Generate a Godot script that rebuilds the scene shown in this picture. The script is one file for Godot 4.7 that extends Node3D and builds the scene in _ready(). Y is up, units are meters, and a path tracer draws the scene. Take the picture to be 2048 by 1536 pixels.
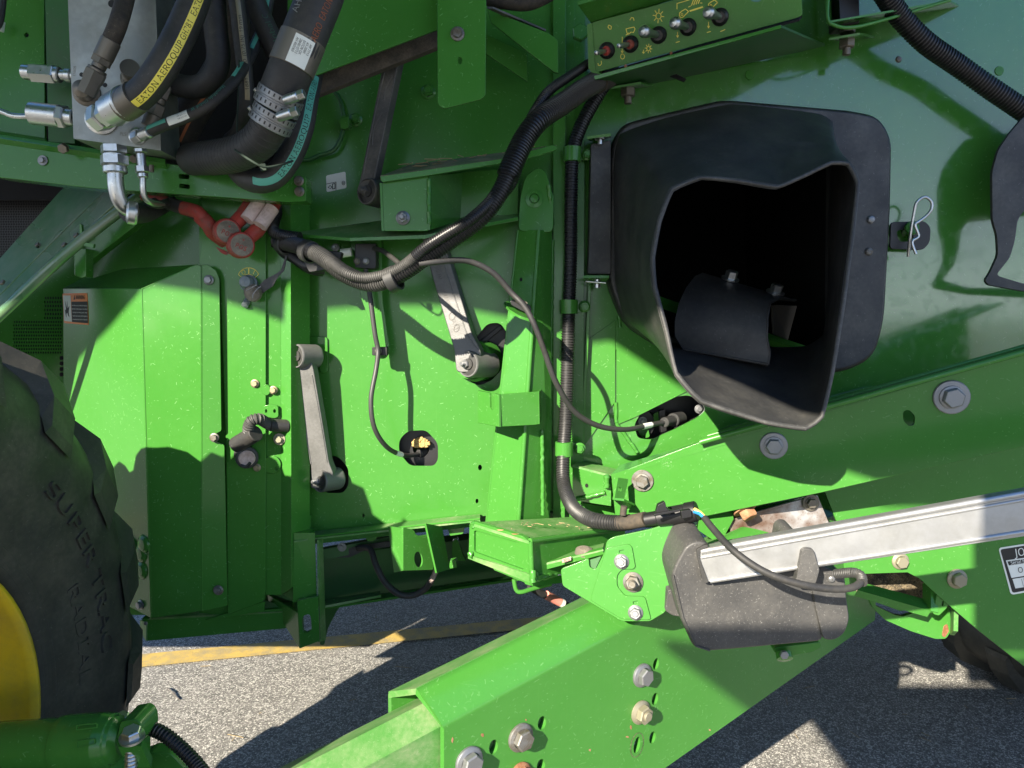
extends Node3D

# The side of a combine harvester with its shield raised, standing on chip-seal asphalt.
const F := 1490.0          # focal length in photograph pixels
const K := 1.42            # metres per unit of layout depth
const PITCH := 0.0873
const EYE := Vector3(0, 1.35, 0)
const SUN := Vector3(0.62, -0.60, -1.0)
const BASE := Vector3(0, 0, -2.6)

var M := {}
var CO: Node3D
var used := {}
var bolt_meshes := {}
var font_sans: SystemFont
var rng := RandomNumberGenerator.new()

class MB:
	var v := PackedVector3Array()
	var n := PackedVector3Array()
	func tri(a: Vector3, b: Vector3, c: Vector3, na: Vector3, nb: Vector3, nc: Vector3) -> void:
		var g := (b - a).cross(c - a)
		if g.length_squared() < 1e-18:
			return
		if g.dot(na + nb + nc) > 0.0:
			v.append_array([a, c, b]); n.append_array([na, nc, nb])
		else:
			v.append_array([a, b, c]); n.append_array([na, nb, nc])
	func flat(a: Vector3, b: Vector3, c: Vector3, out: Vector3) -> void:
		var g := (b - a).cross(c - a).normalized()
		if g.dot(out) < 0.0:
			g = -g
		tri(a, b, c, g, g, g)
	func quad(a: Vector3, b: Vector3, c: Vector3, d: Vector3, out: Vector3) -> void:
		flat(a, b, c, out); flat(a, c, d, out)
	func mesh(shift := Vector3.ZERO) -> ArrayMesh:
		var arr := []
		arr.resize(Mesh.ARRAY_MAX)
		var w := v
		if shift != Vector3.ZERO:
			w = PackedVector3Array()
			for p in v:
				w.append(p - shift)
		arr[Mesh.ARRAY_VERTEX] = w
		arr[Mesh.ARRAY_NORMAL] = n
		var am := ArrayMesh.new()
		am.add_surface_from_arrays(Mesh.PRIMITIVE_TRIANGLES, arr)
		return am
	func mid() -> Vector3:
		var lo := v[0]
		var hi := v[0]
		for p in v:
			lo = lo.min(p); hi = hi.max(p)
		return Vector3((lo.x + hi.x) * 0.5, lo.y, (lo.z + hi.z) * 0.5)

# ---------------------------------------------------------------- placing
func ray(x: float, y: float) -> Vector3:
	return Vector3((x - 1024.0) / F, -(y - 768.0) / F, -1.0).rotated(Vector3.RIGHT, -PITCH)
func P(x: float, y: float, d: float) -> Vector3:
	var r := ray(x, y)
	return EYE + r * (d * K / -r.z)
func G(x: float, y: float, h := 0.0) -> Vector3:
	var r := ray(x, y)
	return EYE + r * ((h - EYE.y) / r.y)
func on(x: float, y: float, pl: Plane) -> Vector3:
	var r := ray(x, y)
	return EYE + r * ((pl.d - pl.normal.dot(EYE)) / pl.normal.dot(r))
func fp(d: float) -> Plane:
	return Plane(Vector3(0, 0, 1), -d * K)
func pl3(a: Vector3, b: Vector3, c: Vector3) -> Plane:
	var nn := (b - a).cross(c - a).normalized()
	if nn.dot(EYE - a) < 0.0:
		nn = -nn
	return Plane(nn, nn.dot(a))
func pln(x: float, y: float, d: float, nn: Vector3) -> Plane:
	nn = nn.normalized()
	return Plane(nn, nn.dot(P(x, y, d)))
func pin(pl: Plane, by: float) -> Plane:      # the plane moved towards the viewer
	return Plane(pl.normal, pl.d + by)
func mpp(x: float, y: float, pl: Plane) -> float:   # metres per photograph pixel there
	return (on(x, y, pl) - EYE).dot(ray(1024, 768)) / F
func proj(q: Vector3) -> Vector2:
	var l := (q - EYE).rotated(Vector3.RIGHT, PITCH)
	return Vector2(1024.0 + l.x / -l.z * F, 768.0 - l.y / -l.z * F)

func pts(a: Array) -> PackedVector2Array:
	var o := PackedVector2Array()
	for i in range(0, a.size(), 2):
		o.append(Vector2(a[i], a[i + 1]))
	return o
func rp(a: Array, r: float, seg := 5) -> PackedVector2Array:   # polygon with rounded corners
	var p := pts(a)
	var o := PackedVector2Array()
	var nn := p.size()
	for i in nn:
		var b := p[i]
		var u := (p[(i + nn - 1) % nn] - b)
		var w := (p[(i + 1) % nn] - b)
		var k := minf(r, minf(u.length(), w.length()) * 0.48)
		if absf(u.normalized().dot(w.normalized())) > 0.995:
			o.append(b)
			continue
		var s := b + u.normalized() * k
		var e := b + w.normalized() * k
		for j in seg + 1:
			var t := float(j) / seg
			o.append(s.lerp(b, t).lerp(b.lerp(e, t), t))
	return o
func circ(x: float, y: float, r: float, ry := -1.0, nn := 18, turn := 0.0) -> PackedVector2Array:
	var o := PackedVector2Array()
	for i in nn:
		var t := TAU * i / nn
		o.append(Vector2(x, y) + Vector2(cos(t) * r, sin(t) * (r if ry < 0 else ry)).rotated(turn))
	return o
func thin(p: PackedVector2Array) -> PackedVector2Array:   # drops points that nearly coincide
	var o := PackedVector2Array()
	for q in p:
		if o.is_empty() or q.distance_to(o[o.size() - 1]) > 0.25:
			o.append(q)
	if o.size() > 3 and o[0].distance_to(o[o.size() - 1]) < 0.25:
		o.remove_at(o.size() - 1)
	return o
func ccw(src: PackedVector2Array) -> PackedVector2Array:
	var p := src.duplicate()
	if Geometry2D.is_polygon_clockwise(p):
		p.reverse()
	return p
func inset(p: PackedVector2Array, by: float) -> PackedVector2Array:
	var o := PackedVector2Array()
	var nn := p.size()
	for i in nn:
		var e1 := (p[i] - p[(i + nn - 1) % nn]).normalized()
		var e2 := (p[(i + 1) % nn] - p[i]).normalized()
		var n1 := Vector2(-e1.y, e1.x)
		var n2 := Vector2(-e2.y, e2.x)
		var m := (n1 + n2)
		m = m / maxf(0.35, m.length_squared() * 0.5)
		o.append(p[i] + m * by)
	return o

func bridge(outer: PackedVector2Array, holes: Array) -> PackedVector2Array:
	var poly := outer
	var hs := holes.duplicate()
	hs.sort_custom(func(a, b): return maxx(a) > maxx(b))
	for hi in hs.size():
		var h: PackedVector2Array = hs[hi]
		var m := 0
		for i in h.size():
			if h[i].x > h[m].x:
				m = i
		var best := -1
		var bd := 1e18
		for i in poly.size():
			var d := poly[i].distance_squared_to(h[m])
			if d < bd and poly[i].x > h[m].x - 0.01:
				var ok := true
				for j in poly.size():
					var k := (j + 1) % poly.size()
					if j != i and k != i and Geometry2D.segment_intersects_segment(poly[i], h[m], poly[j], poly[k]) != null:
						ok = false
						break
				if ok:
					for g in range(hi, hs.size()):
						var q: PackedVector2Array = hs[g]
						for j in q.size():
							var k := (j + 1) % q.size()
							if (g != hi or (j != m and k != m)) and Geometry2D.segment_intersects_segment(poly[i], h[m], q[j], q[k]) != null:
								ok = false
								break
						if not ok:
							break
				if ok:
					bd = d
					best = i
		if best < 0:
			continue
		var side := (h[m] - poly[best]).normalized().orthogonal() * 0.02
		var o := PackedVector2Array()
		for i in best + 1:
			o.append(poly[i])
		o[best] = poly[best] 
		for i in h.size():
			o.append(h[(m + i) % h.size()])
		o.append(h[m] + side)
		o.append(poly[best] + side)
		for i in range(best + 1, poly.size()):
			o.append(poly[i])
		poly = o
	return poly
func area(p: PackedVector2Array) -> float:
	var s := 0.0
	for i in p.size():
		s += p[i].cross(p[(i + 1) % p.size()])
	return s * 0.5
func maxx(p: PackedVector2Array) -> float:
	var m := -1e9
	for q in p:
		m = maxf(m, q.x)
	return m

# a sheet cut to an outline of photograph pixels, lying in a plane, with real thickness, eased edges and holes
func plate(m: MB, outline: PackedVector2Array, pl: Plane, th: float, holes := [], bev := 1.0) -> void:
	var o := ccw(thin(outline))
	var hs := []
	for h in holes:
		var hh: PackedVector2Array = ccw(h)
		hh.reverse()
		hs.append(hh)
	var nrm := pl.normal
	var bw := 0.0
	if bev > 0.0:
		bw = bev * mpp(o[0].x, o[0].y, pl)
		bw = minf(bw, th * 0.45)
	var front := o
	var poly := o
	var idx := PackedInt32Array()
	for attempt in [bev, bev * 0.4, 0.0]:
		front = inset(o, attempt) if attempt > 0.0 else o
		poly = bridge(front, hs)
		idx = Geometry2D.triangulate_polygon(poly)
		if not idx.is_empty():
			bw = minf(bw, attempt * mpp(o[0].x, o[0].y, pl))
			break
	if idx.is_empty():
		print("no triangulation ", outline[0], " ", outline.size())
		return
	var w := PackedVector3Array()
	for q in poly:
		w.append(on(q.x, q.y, pl))
	var got := 0.0
	for i in range(0, idx.size(), 3):
		got += absf((poly[idx[i + 1]] - poly[idx[i]]).cross(poly[idx[i + 2]] - poly[idx[i]])) * 0.5
	var want := absf(area(front))
	for h in hs:
		want -= absf(area(h))
	if absf(got - want) > 0.01 * want + 4.0:
		print("area ", got, " wanted ", want, " at ", outline[0])
	for i in range(0, idx.size(), 3):
		var a := w[idx[i]]
		var b := w[idx[i + 1]]
		var c := w[idx[i + 2]]
		m.tri(a, b, c, nrm, nrm, nrm)
		m.tri(a - nrm * th, b - nrm * th, c - nrm * th, -nrm, -nrm, -nrm)
	walls(m, o, front, pl, th, bw)
	for h in hs:
		walls(m, h, h, pl, th, 0.0)
func walls(m: MB, o: PackedVector2Array, front: PackedVector2Array, pl: Plane, th: float, bw: float) -> void:
	var nn := o.size()
	var nrm := pl.normal
	var w := PackedVector3Array()
	var f := PackedVector3Array()
	for i in nn:
		w.append(on(o[i].x, o[i].y, pl)); f.append(on(front[i].x, front[i].y, pl))
	var en := PackedVector3Array()
	for i in nn:
		var e := (w[(i + 1) % nn] - w[i])
		var q := e.cross(nrm).normalized()
		var dirpx := (o[(i + 1) % nn] - o[i])
		var outpx := Vector2(dirpx.y, -dirpx.x).normalized()
		var mid := (o[i] + o[(i + 1) % nn]) * 0.5
		var tst := on(mid.x + outpx.x, mid.y + outpx.y, pl) - (w[i] + w[(i + 1) % nn]) * 0.5
		if q.dot(tst) < 0.0:
			q = -q
		en.append(q)
	for i in nn:
		var j := (i + 1) % nn
		var na := en[i]
		var nb := en[i]
		var pr := en[(i + nn - 1) % nn]
		if pr.dot(en[i]) > 0.75:
			na = (pr + en[i]).normalized()
		if en[j].dot(en[i]) > 0.75:
			nb = (en[j] + en[i]).normalized()
		var a := w[i] - nrm * bw
		var b := w[j] - nrm * bw
		var c := w[j] - nrm * th
		var d := w[i] - nrm * th
		m.tri(a, b, c, na, nb, nb)
		m.tri(a, c, d, na, nb, na)
		if bw > 0.0:
			m.tri(f[i], f[j], b, nrm, nrm, nb)
			m.tri(f[i], b, a, nrm, nb, na)

func box8(m: MB, c: Array) -> void:   # eight corners: front 0-3 round, back 4-7 round
	var mid := Vector3.ZERO
	for q in c:
		mid += q / 8.0
	for f in [[0, 1, 2, 3], [4, 5, 6, 7], [0, 1, 5, 4], [1, 2, 6, 5], [2, 3, 7, 6], [3, 0, 4, 7]]:
		var fc: Vector3 = (c[f[0]] + c[f[1]] + c[f[2]] + c[f[3]]) * 0.25
		m.quad(c[f[0]], c[f[1]], c[f[2]], c[f[3]], fc - mid)
func abox(m: MB, lo: Vector3, hi: Vector3) -> void:
	box8(m, [Vector3(lo.x, lo.y, hi.z), Vector3(hi.x, lo.y, hi.z), Vector3(hi.x, hi.y, hi.z), Vector3(lo.x, hi.y, hi.z), Vector3(lo.x, lo.y, lo.z), Vector3(hi.x, lo.y, lo.z), Vector3(hi.x, hi.y, lo.z), Vector3(lo.x, hi.y, lo.z)])
# a quad face given by four pixel/depth corners, with thickness behind it
func face(m: MB, c: Array, th: float) -> void:
	var q := []
	for i in 4:
		q.append(P(c[i * 3], c[i * 3 + 1], c[i * 3 + 2]))
	var nn: Vector3 = (q[1] - q[0]).cross(q[2] - q[0]).normalized()
	if nn.dot(EYE - q[0]) < 0.0:
		nn = -nn
	box8(m, [q[0], q[1], q[2], q[3], q[0] - nn * th, q[1] - nn * th, q[2] - nn * th, q[3] - nn * th])

func frame(axis: Vector3) -> Basis:
	var z := axis.normalized()
	var x := (Vector3.UP if absf(z.y) < 0.9 else Vector3.RIGHT).cross(z).normalized()
	return Basis(x, z.cross(x), z)
func lathe(m: MB, o: Vector3, axis: Vector3, prof: Array, sides := 24) -> void:   # prof: r, h, r, h ...
	var b := frame(axis)
	var k := prof.size() / 2
	for i in k - 1:
		var r0: float = prof[i * 2]
		var h0: float = prof[i * 2 + 1]
		var r1: float = prof[i * 2 + 2]
		var h1: float = prof[i * 2 + 3]
		var sl := Vector2(h1 - h0, r0 - r1).normalized()
		for j in sides:
			var t0 := TAU * j / sides
			var t1 := TAU * (j + 1) / sides
			var c0 := b.x * cos(t0) + b.y * sin(t0)
			var c1 := b.x * cos(t1) + b.y * sin(t1)
			var n0 := c0 * sl.x + b.z * sl.y
			var n1 := c1 * sl.x + b.z * sl.y
			var p00 := o + c0 * r0 + b.z * h0
			var p01 := o + c1 * r0 + b.z * h0
			var p10 := o + c0 * r1 + b.z * h1
			var p11 := o + c1 * r1 + b.z * h1
			m.tri(p00, p01, p11, n0, n1, n1)
			m.tri(p00, p11, p10, n0, n1, n0)
func hexa(m: MB, o: Vector3, axis: Vector3, r: float, h0: float, h1: float, turn := 0.0, sides := 6) -> void:
	var b := frame(axis)
	var ch := minf(r * 0.12, (h1 - h0) * 0.3)
	for j in sides:
		var t0 := turn + TAU * j / sides
		var t1 := turn + TAU * (j + 1) / sides
		var c0 := b.x * cos(t0) + b.y * sin(t0)
		var c1 := b.x * cos(t1) + b.y * sin(t1)
		var mid := c0 + c1
		m.quad(o + c0 * r + b.z * h0, o + c1 * r + b.z * h0, o + c1 * r + b.z * (h1 - ch), o + c0 * r + b.z * (h1 - ch), mid)
		m.quad(o + c0 * r + b.z * (h1 - ch), o + c1 * r + b.z * (h1 - ch), o + c1 * (r - ch) + b.z * h1, o + c0 * (r - ch) + b.z * h1, mid + b.z)
		m.flat(o + b.z * h1, o + c0 * (r - ch) + b.z * h1, o + c1 * (r - ch) + b.z * h1, b.z)
		m.flat(o + b.z * h0, o + c0 * r + b.z * h0, o + c1 * r + b.z * h0, -b.z)

func C(a: Array, step := 0.008) -> PackedVector3Array:   # smooth path through pixel/depth points
	var c := []
	for i in range(0, a.size(), 3):
		c.append(P(a[i], a[i + 1], a[i + 2]))
	return smooth(c, step)
func smooth(c: Array, step := 0.008) -> PackedVector3Array:
	var o := PackedVector3Array()
	for i in c.size() - 1:
		var p0: Vector3 = c[maxi(i - 1, 0)]
		var p1: Vector3 = c[i]
		var p2: Vector3 = c[i + 1]
		var p3: Vector3 = c[mini(i + 2, c.size() - 1)]
		var k := maxi(2, int(p1.distance_to(p2) / step))
		for j in k:
			o.append(p1.cubic_interpolate(p2, p0, p3, float(j) / k))
	o.append(c[c.size() - 1])
	return o
func resample(p: PackedVector3Array, step: float) -> PackedVector3Array:
	var o := PackedVector3Array([p[0]])
	var acc := 0.0
	for i in p.size() - 1:
		var seg := p[i].distance_to(p[i + 1])
		var t := step - acc
		while t <= seg:
			o.append(p[i].lerp(p[i + 1], t / seg))
			t += step
		acc = seg - (t - step)
	if o[o.size() - 1].distance_to(p[p.size() - 1]) > step * 0.2:
		o.append(p[p.size() - 1])
	return o
func frames(p: PackedVector3Array) -> Array:
	var fr := []
	var t := (p[1] - p[0]).normalized()
	var up := (Vector3(0, 0, 1) - t * t.z)
	if up.length() < 0.2:
		up = Vector3.UP - t * t.y
	up = up.normalized()
	for i in p.size():
		var tt := (p[mini(i + 1, p.size() - 1)] - p[maxi(i - 1, 0)]).normalized()
		up = (up - tt * up.dot(tt)).normalized()
		fr.append([tt, up, tt.cross(up)])
	return fr
func tube(m: MB, p: PackedVector3Array, r: float, sides := 14, radii := PackedFloat32Array(), caps := true) -> void:
	var fr := frames(p)
	for i in p.size() - 1:
		var r0 := r * (radii[i] if radii.size() else 1.0)
		var r1 := r * (radii[i + 1] if radii.size() else 1.0)
		var sl := (r0 - r1) / maxf(1e-5, p[i].distance_to(p[i + 1]))
		for j in sides:
			var a0 := TAU * j / sides
			var a1 := TAU * (j + 1) / sides
			var c00: Vector3 = fr[i][1] * cos(a0) + fr[i][2] * sin(a0)
			var c01: Vector3 = fr[i][1] * cos(a1) + fr[i][2] * sin(a1)
			var c10: Vector3 = fr[i + 1][1] * cos(a0) + fr[i + 1][2] * sin(a0)
			var c11: Vector3 = fr[i + 1][1] * cos(a1) + fr[i + 1][2] * sin(a1)
			var k0: Vector3 = fr[i][0] * sl
			var k1: Vector3 = fr[i + 1][0] * sl
			if not radii.size():
				k0 = Vector3.ZERO; k1 = Vector3.ZERO
			m.tri(p[i] + c00 * r0, p[i] + c01 * r0, p[i + 1] + c11 * r1, (c00 + k0).normalized(), (c01 + k0).normalized(), (c11 + k1).normalized())
			m.tri(p[i] + c00 * r0, p[i + 1] + c11 * r1, p[i + 1] + c10 * r1, (c00 + k0).normalized(), (c11 + k1).normalized(), (c10 + k1).normalized())
	if caps:
		for e in [0, p.size() - 1]:
			var q := r * (radii[e] if radii.size() else 1.0)
			var out: Vector3 = fr[e][0] * (-1.0 if e == 0 else 1.0)
			for j in sides:
				var a0 := TAU * j / sides
				var a1 := TAU * (j + 1) / sides
				m.flat(p[e], p[e] + (fr[e][1] * cos(a0) + fr[e][2] * sin(a0)) * q, p[e] + (fr[e][1] * cos(a1) + fr[e][2] * sin(a1)) * q, out)
func corr(m: MB, path: PackedVector3Array, r: float, pitch := 0.0062, sides := 14, depth := 0.13) -> void:   # ribbed conduit
	var p := resample(path, pitch / 4.0)
	var rr := PackedFloat32Array()
	for i in p.size():
		rr.append(1.0 if i % 4 < 2 else 1.0 - depth)
	tube(m, p, r, sides, rr)
func rod(m: MB, a: Vector3, b: Vector3, r: float, sides := 12) -> void:
	tube(m, PackedVector3Array([a, b]), r, sides)
# raised stroke along pixel points lying on a plane
func stroke(m: MB, p: PackedVector2Array, w: float, pl: Plane, closed := false, lift := 0.0004) -> void:
	var q := p.duplicate()
	if closed:
		q.append(p[0])
	var pp := pin(pl, lift)
	for i in q.size() - 1:
		var dd := (q[i + 1] - q[i]).normalized()
		var s := Vector2(-dd.y, dd.x) * w * 0.5
		var e := dd * w * 0.3
		var a := q[i] - e
		var b := q[i + 1] + e
		m.quad(on(a.x + s.x, a.y + s.y, pp), on(b.x + s.x, b.y + s.y, pp), on(b.x - s.x, b.y - s.y, pp), on(a.x - s.x, a.y - s.y, pp), pl.normal)

# ---------------------------------------------------------------- naming
func numbered(s: String) -> String:
	used[s] = used.get(s, -1) + 1
	return s if used[s] == 0 else "%s_%03d" % [s, used[s]]
func part(nm: String, m: MB, mat: Material, parent: Node = null, label := "") -> MeshInstance3D:
	var p: Node = parent if parent else CO
	var o := MeshInstance3D.new()
	o.mesh = m.mesh()
	o.material_override = mat
	o.name = numbered(nm)
	if p == CO or p.has_meta("category"):
		o.position = -(p as Node3D).position
	p.add_child(o, true)
	if label:
		o.set_meta("label", label)
	return o
func thing(nm: String, label: String, cat: String, at: Vector3, group := "") -> Node3D:
	var o := Node3D.new()
	o.name = numbered(nm)
	add_child(o, true)
	o.position = at
	o.set_meta("label", label); o.set_meta("category", cat)
	if group:
		o.set_meta("group", group)
	return o
func solo(nm: String, m: MB, mat: Material, label: String, cat: String, group := "") -> MeshInstance3D:
	var o := MeshInstance3D.new()
	var c := m.mid()
	o.mesh = m.mesh(c)
	o.material_override = mat
	o.name = numbered(nm)
	add_child(o, true)
	o.position = c
	if cat:
		o.set_meta("label", label); o.set_meta("category", cat)
	if group:
		o.set_meta("group", group)
	return o
func struct(nm: String, m: MB, mat: Material) -> MeshInstance3D:
	var o := solo(nm, m, mat, "", "")
	o.set_meta("kind", "structure")
	return o

# ---------------------------------------------------------------- bolts
func bolt_mesh(kind: String) -> ArrayMesh:
	if bolt_meshes.has(kind):
		return bolt_meshes[kind]
	var m := MB.new()
	var z := Vector3(0, 0, 1)
	var o := Vector3.ZERO
	match kind:
		"flange_bolt":
			lathe(m, o, z, [1.0, 0.0, 1.0, 0.14, 0.93, 0.2, 0.7, 0.3, 0.7, 0.3])
			hexa(m, o, z, 0.74, 0.2, 0.78, 0.2)
			lathe(m, o, z, [0.5, 0.78, 0.45, 0.74, 0.0, 0.74])
		"washer_bolt":
			lathe(m, o, z, [1.0, 0.0, 1.0, 0.13, 0.95, 0.17, 0.5, 0.17])
			lathe(m, o, z, [0.7, 0.17, 0.68, 0.27, 0.5, 0.3, 0.3, 0.3], 20)
			hexa(m, o, z, 0.6, 0.25, 0.72, 0.35)
		"stud_nut":
			lathe(m, o, z, [1.0, 0.0, 1.0, 0.12, 0.7, 0.3, 0.6, 0.32])
			hexa(m, o, z, 0.74, 0.2, 0.85, 0.5)
			for i in 6:
				var h := 0.85 + i * 0.12
				lathe(m, o, z, [0.36, h, 0.4, h + 0.03, 0.4, h + 0.06, 0.34, h + 0.11], 14)
			lathe(m, o, z, [0.36, 1.57, 0.3, 1.63, 0.0, 1.63], 14)
		"short_nut":
			lathe(m, o, z, [1.0, 0.0, 1.0, 0.14, 0.75, 0.3, 0.6, 0.32])
			hexa(m, o, z, 0.76, 0.2, 0.85, 0.1)
			lathe(m, o, z, [0.42, 0.83, 0.42, 0.98, 0.36, 1.04, 0.0, 1.04], 14)
			lathe(m, o, z, [0.55, 0.86, 0.42, 0.82], 14)
		"hex":
			hexa(m, o, z, 1.0, 0.0, 0.75, 0.3)
		"screw":
			lathe(m, o, z, [1.0, 0.0, 0.96, 0.2, 0.75, 0.42, 0.4, 0.55, 0.0, 0.58], 20)
			for t in 2:
				var d := Vector3(0.5, 0, 0).rotated(z, 0.5 + t * PI / 2)
				var s := Vector3(0, 0.1, 0).rotated(z, 0.5 + t * PI / 2)
				m.quad(d + s + z * 0.585, d - s + z * 0.585, -d - s + z * 0.585, -d + s + z * 0.585, z)
	bolt_meshes[kind] = m.mesh()
	return bolt_meshes[kind]
func bolt(parent: Node3D, kind: String, x: float, y: float, pl: Plane, rpx: float, mat: Material = null, nm := "", spin := -1.0) -> MeshInstance3D:
	var o := MeshInstance3D.new()
	o.mesh = bolt_mesh(kind)
	o.material_override = mat if mat else [M.zinc, M.zinc, M.zinc_dull][rng.randi() % 3]
	var names := {"flange_bolt": "flange_bolt", "washer_bolt": "washer_bolt", "stud_nut": "stud_nut", "short_nut": "flange_nut", "hex": "hex_bolt", "screw": "screw"}
	o.name = numbered(nm if nm else names[kind])
	var s := rpx * mpp(x, y, pl)
	var b := frame(pl.normal).rotated(pl.normal, spin if spin >= 0.0 else rng.randf() * TAU)
	var off: Vector3 = -(parent as Node3D).position if parent.has_meta("category") else Vector3.ZERO
	o.transform = Transform3D(b.scaled(Vector3.ONE * s), on(x, y, pl) + pl.normal * 0.0003 + off)
	parent.add_child(o, true)
	return o

# ---------------------------------------------------------------- lettering
func text_mesh(s: String, bold := false) -> TextMesh:
	var t := TextMesh.new()
	var f := SystemFont.new()
	f.font_names = PackedStringArray(["Droid Sans"])
	if bold:
		f.font_weight = 700
	t.font = f
	t.font_size = 48
	t.pixel_size = 1.0 / 35.0   # capitals about one unit high
	t.depth = 0.02
	t.curve_step = 3.0
	t.text = s
	return t
func write(parent: Node3D, s: String, x: float, y: float, pl: Plane, hpx: float, ang: float, mat: Material, squash := 1.0, bold := false, nm := "lettering", lift := 0.0006) -> void:
	var o := MeshInstance3D.new()
	o.mesh = text_mesh(s, bold)
	o.material_override = mat
	o.name = numbered(nm)
	var pp := pin(pl, lift)
	var c := on(x, y, pp)
	var a := deg_to_rad(ang)
	var ex := (on(x + cos(a) * 4.0, y + sin(a) * 4.0, pp) - c) / 4.0
	var ey := (on(x + sin(a) * 4.0, y - cos(a) * 4.0, pp) - c) / 4.0
	var off: Vector3 = -(parent as Node3D).position if parent.has_meta("category") else Vector3.ZERO
	o.transform = Transform3D(Basis(ex * hpx * squash, ey * hpx, pl.normal * hpx * mpp(x, y, pl) * 0.3), c + off)
	parent.add_child(o, true)
# lettering wrapped round a tube: starts at fraction t0 of the path, roll is the angle round it
func wrap_text(m: MB, s: String, path: PackedVector3Array, r: float, t0: float, h: float, toward: Vector3, flip := false, stretch := 1.0, shift := 0.0) -> void:
	var tm := text_mesh(s)
	var arr := tm.get_mesh_arrays() if tm.has_method("get_mesh_arrays") else tm.surface_get_arrays(0)
	var vv: PackedVector3Array = arr[Mesh.ARRAY_VERTEX]
	var ii = arr[Mesh.ARRAY_INDEX]
	if ii == null or ii.size() == 0:
		ii = range(vv.size())
	var lo := 1e9
	for q in vv:
		lo = minf(lo, q.x)
	var p := resample(path, 0.002)
	var o := []
	for q in vv:
		var u := (q.x - lo) * h * stretch
		var w := q.y * h + shift
		if flip:
			w = -w
		var fi := clampf(t0 * (p.size() - 1) + u / 0.002 * (-1.0 if flip else 1.0), 0, p.size() - 1.001)
		var i0 := int(fi)
		var c := p[i0].lerp(p[i0 + 1], fi - i0)
		var t := (p[mini(i0 + 6, p.size() - 1)] - p[maxi(i0 - 6, 0)]).normalized()
		var up := (toward - t * toward.dot(t)).normalized()
		var sd := t.cross(up)
		if flip:
			sd = -sd
			w = -w
		var th := w / r
		o.append([c + (up * cos(th) - sd * sin(th)) * (r + 0.0006), (up * cos(th) - sd * sin(th))])
	for k in range(0, ii.size(), 3):
		var a = o[ii[k]]
		var b = o[ii[k + 1]]
		var c = o[ii[k + 2]]
		m.tri(a[0], b[0], c[0], a[1], b[1], c[1])
# a band printed along a tube
func wrap_band(m: MB, path: PackedVector3Array, r: float, t0: float, t1: float, w0: float, w1: float, toward: Vector3, lift := 0.0003) -> void:
	var p := resample(path, 0.003)
	var a := int(t0 * (p.size() - 1))
	var b := int(t1 * (p.size() - 1))
	var prev := []
	for i in range(a, b + 1):
		var t := (p[mini(i + 4, p.size() - 1)] - p[maxi(i - 4, 0)]).normalized()
		var up := (toward - t * toward.dot(t)).normalized()
		var sd := t.cross(up)
		var row := []
		for j in 7:
			var th := lerpf(w0, w1, j / 6.0) / r
			var q := up * cos(th) - sd * sin(th)
			row.append([p[i] + q * (r + lift), q])
		if prev.size():
			for j in 6:
				m.tri(prev[j][0], prev[j + 1][0], row[j + 1][0], prev[j][1], prev[j + 1][1], row[j + 1][1])
				m.tri(prev[j][0], row[j + 1][0], row[j][0], prev[j][1], row[j + 1][1], row[j][1])
		prev = row

# ---------------------------------------------------------------- materials
func noise_img(size: int, freq: float, sd: int, kind := FastNoiseLite.TYPE_SIMPLEX_SMOOTH, oct := 4) -> Image:
	var nz := FastNoiseLite.new()
	nz.noise_type = kind
	nz.frequency = freq
	nz.seed = sd
	nz.fractal_octaves = oct
	var im := nz.get_seamless_image(size, size)
	im.convert(Image.FORMAT_L8)
	return im
func grain(base: Color, dust: Color, sd: int, low: float, flecks: int, fleck_a: float, streaks := 0, size := 1024, speck := 0.0) -> ImageTexture:
	var a := noise_img(size, 0.006, sd)
	var b := noise_img(size, 0.05, sd + 1)
	var da := a.get_data()
	var db := b.get_data()
	var out := PackedByteArray()
	out.resize(size * size * 3)
	var rr := RandomNumberGenerator.new()
	rr.seed = sd
	for i in size * size:
		var k := (da[i] - 128.0) / 128.0 * 0.65 + (db[i] - 128.0) / 128.0 * 0.35
		var t := clampf(low * (k + 0.35), 0.0, 1.0)
		if speck > 0.0 and rr.randf() < speck:
			t = minf(1.0, t + rr.randf() * 0.5)
		out[i * 3] = int(255.0 * lerpf(base.r, dust.r, t))
		out[i * 3 + 1] = int(255.0 * lerpf(base.g, dust.g, t))
		out[i * 3 + 2] = int(255.0 * lerpf(base.b, dust.b, t))
	var im := Image.create_from_data(size, size, false, Image.FORMAT_RGB8, out)
	for f in flecks:
		var x := rr.randf() * size
		var y := rr.randf() * size
		var an := rr.randf() * PI
		var ln := 1.0 + pow(rr.randf(), 3.0) * 7.0
		var al := fleck_a * (0.2 + rr.randf())
		for s in int(ln * 2) + 1:
			var px := posmod(int(x + cos(an) * s * 0.5), size)
			var py := posmod(int(y + sin(an) * s * 0.5), size)
			im.set_pixel(px, py, im.get_pixel(px, py).lerp(dust.lightened(0.35), minf(al, 0.9)))
	for f in streaks:
		var x := rr.randi() % size
		var y := rr.randi() % size
		var al := 0.05 + rr.randf() * 0.1
		var ln := 60 + rr.randi() % 300
		for s in ln:
			var py := posmod(y + s, size)
			var c := im.get_pixel(x, py)
			im.set_pixel(x, py, c.lerp(dust, al * (1.0 - float(s) / ln)))
	return ImageTexture.create_from_image(im)
func std(nm: String, col: Color, rough: float, metal := 0.0) -> StandardMaterial3D:
	var s := StandardMaterial3D.new()
	s.resource_name = nm
	s.albedo_color = col
	s.roughness = rough
	s.metallic = metal
	s.cull_mode = BaseMaterial3D.CULL_DISABLED
	M[nm] = s
	return s
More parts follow.
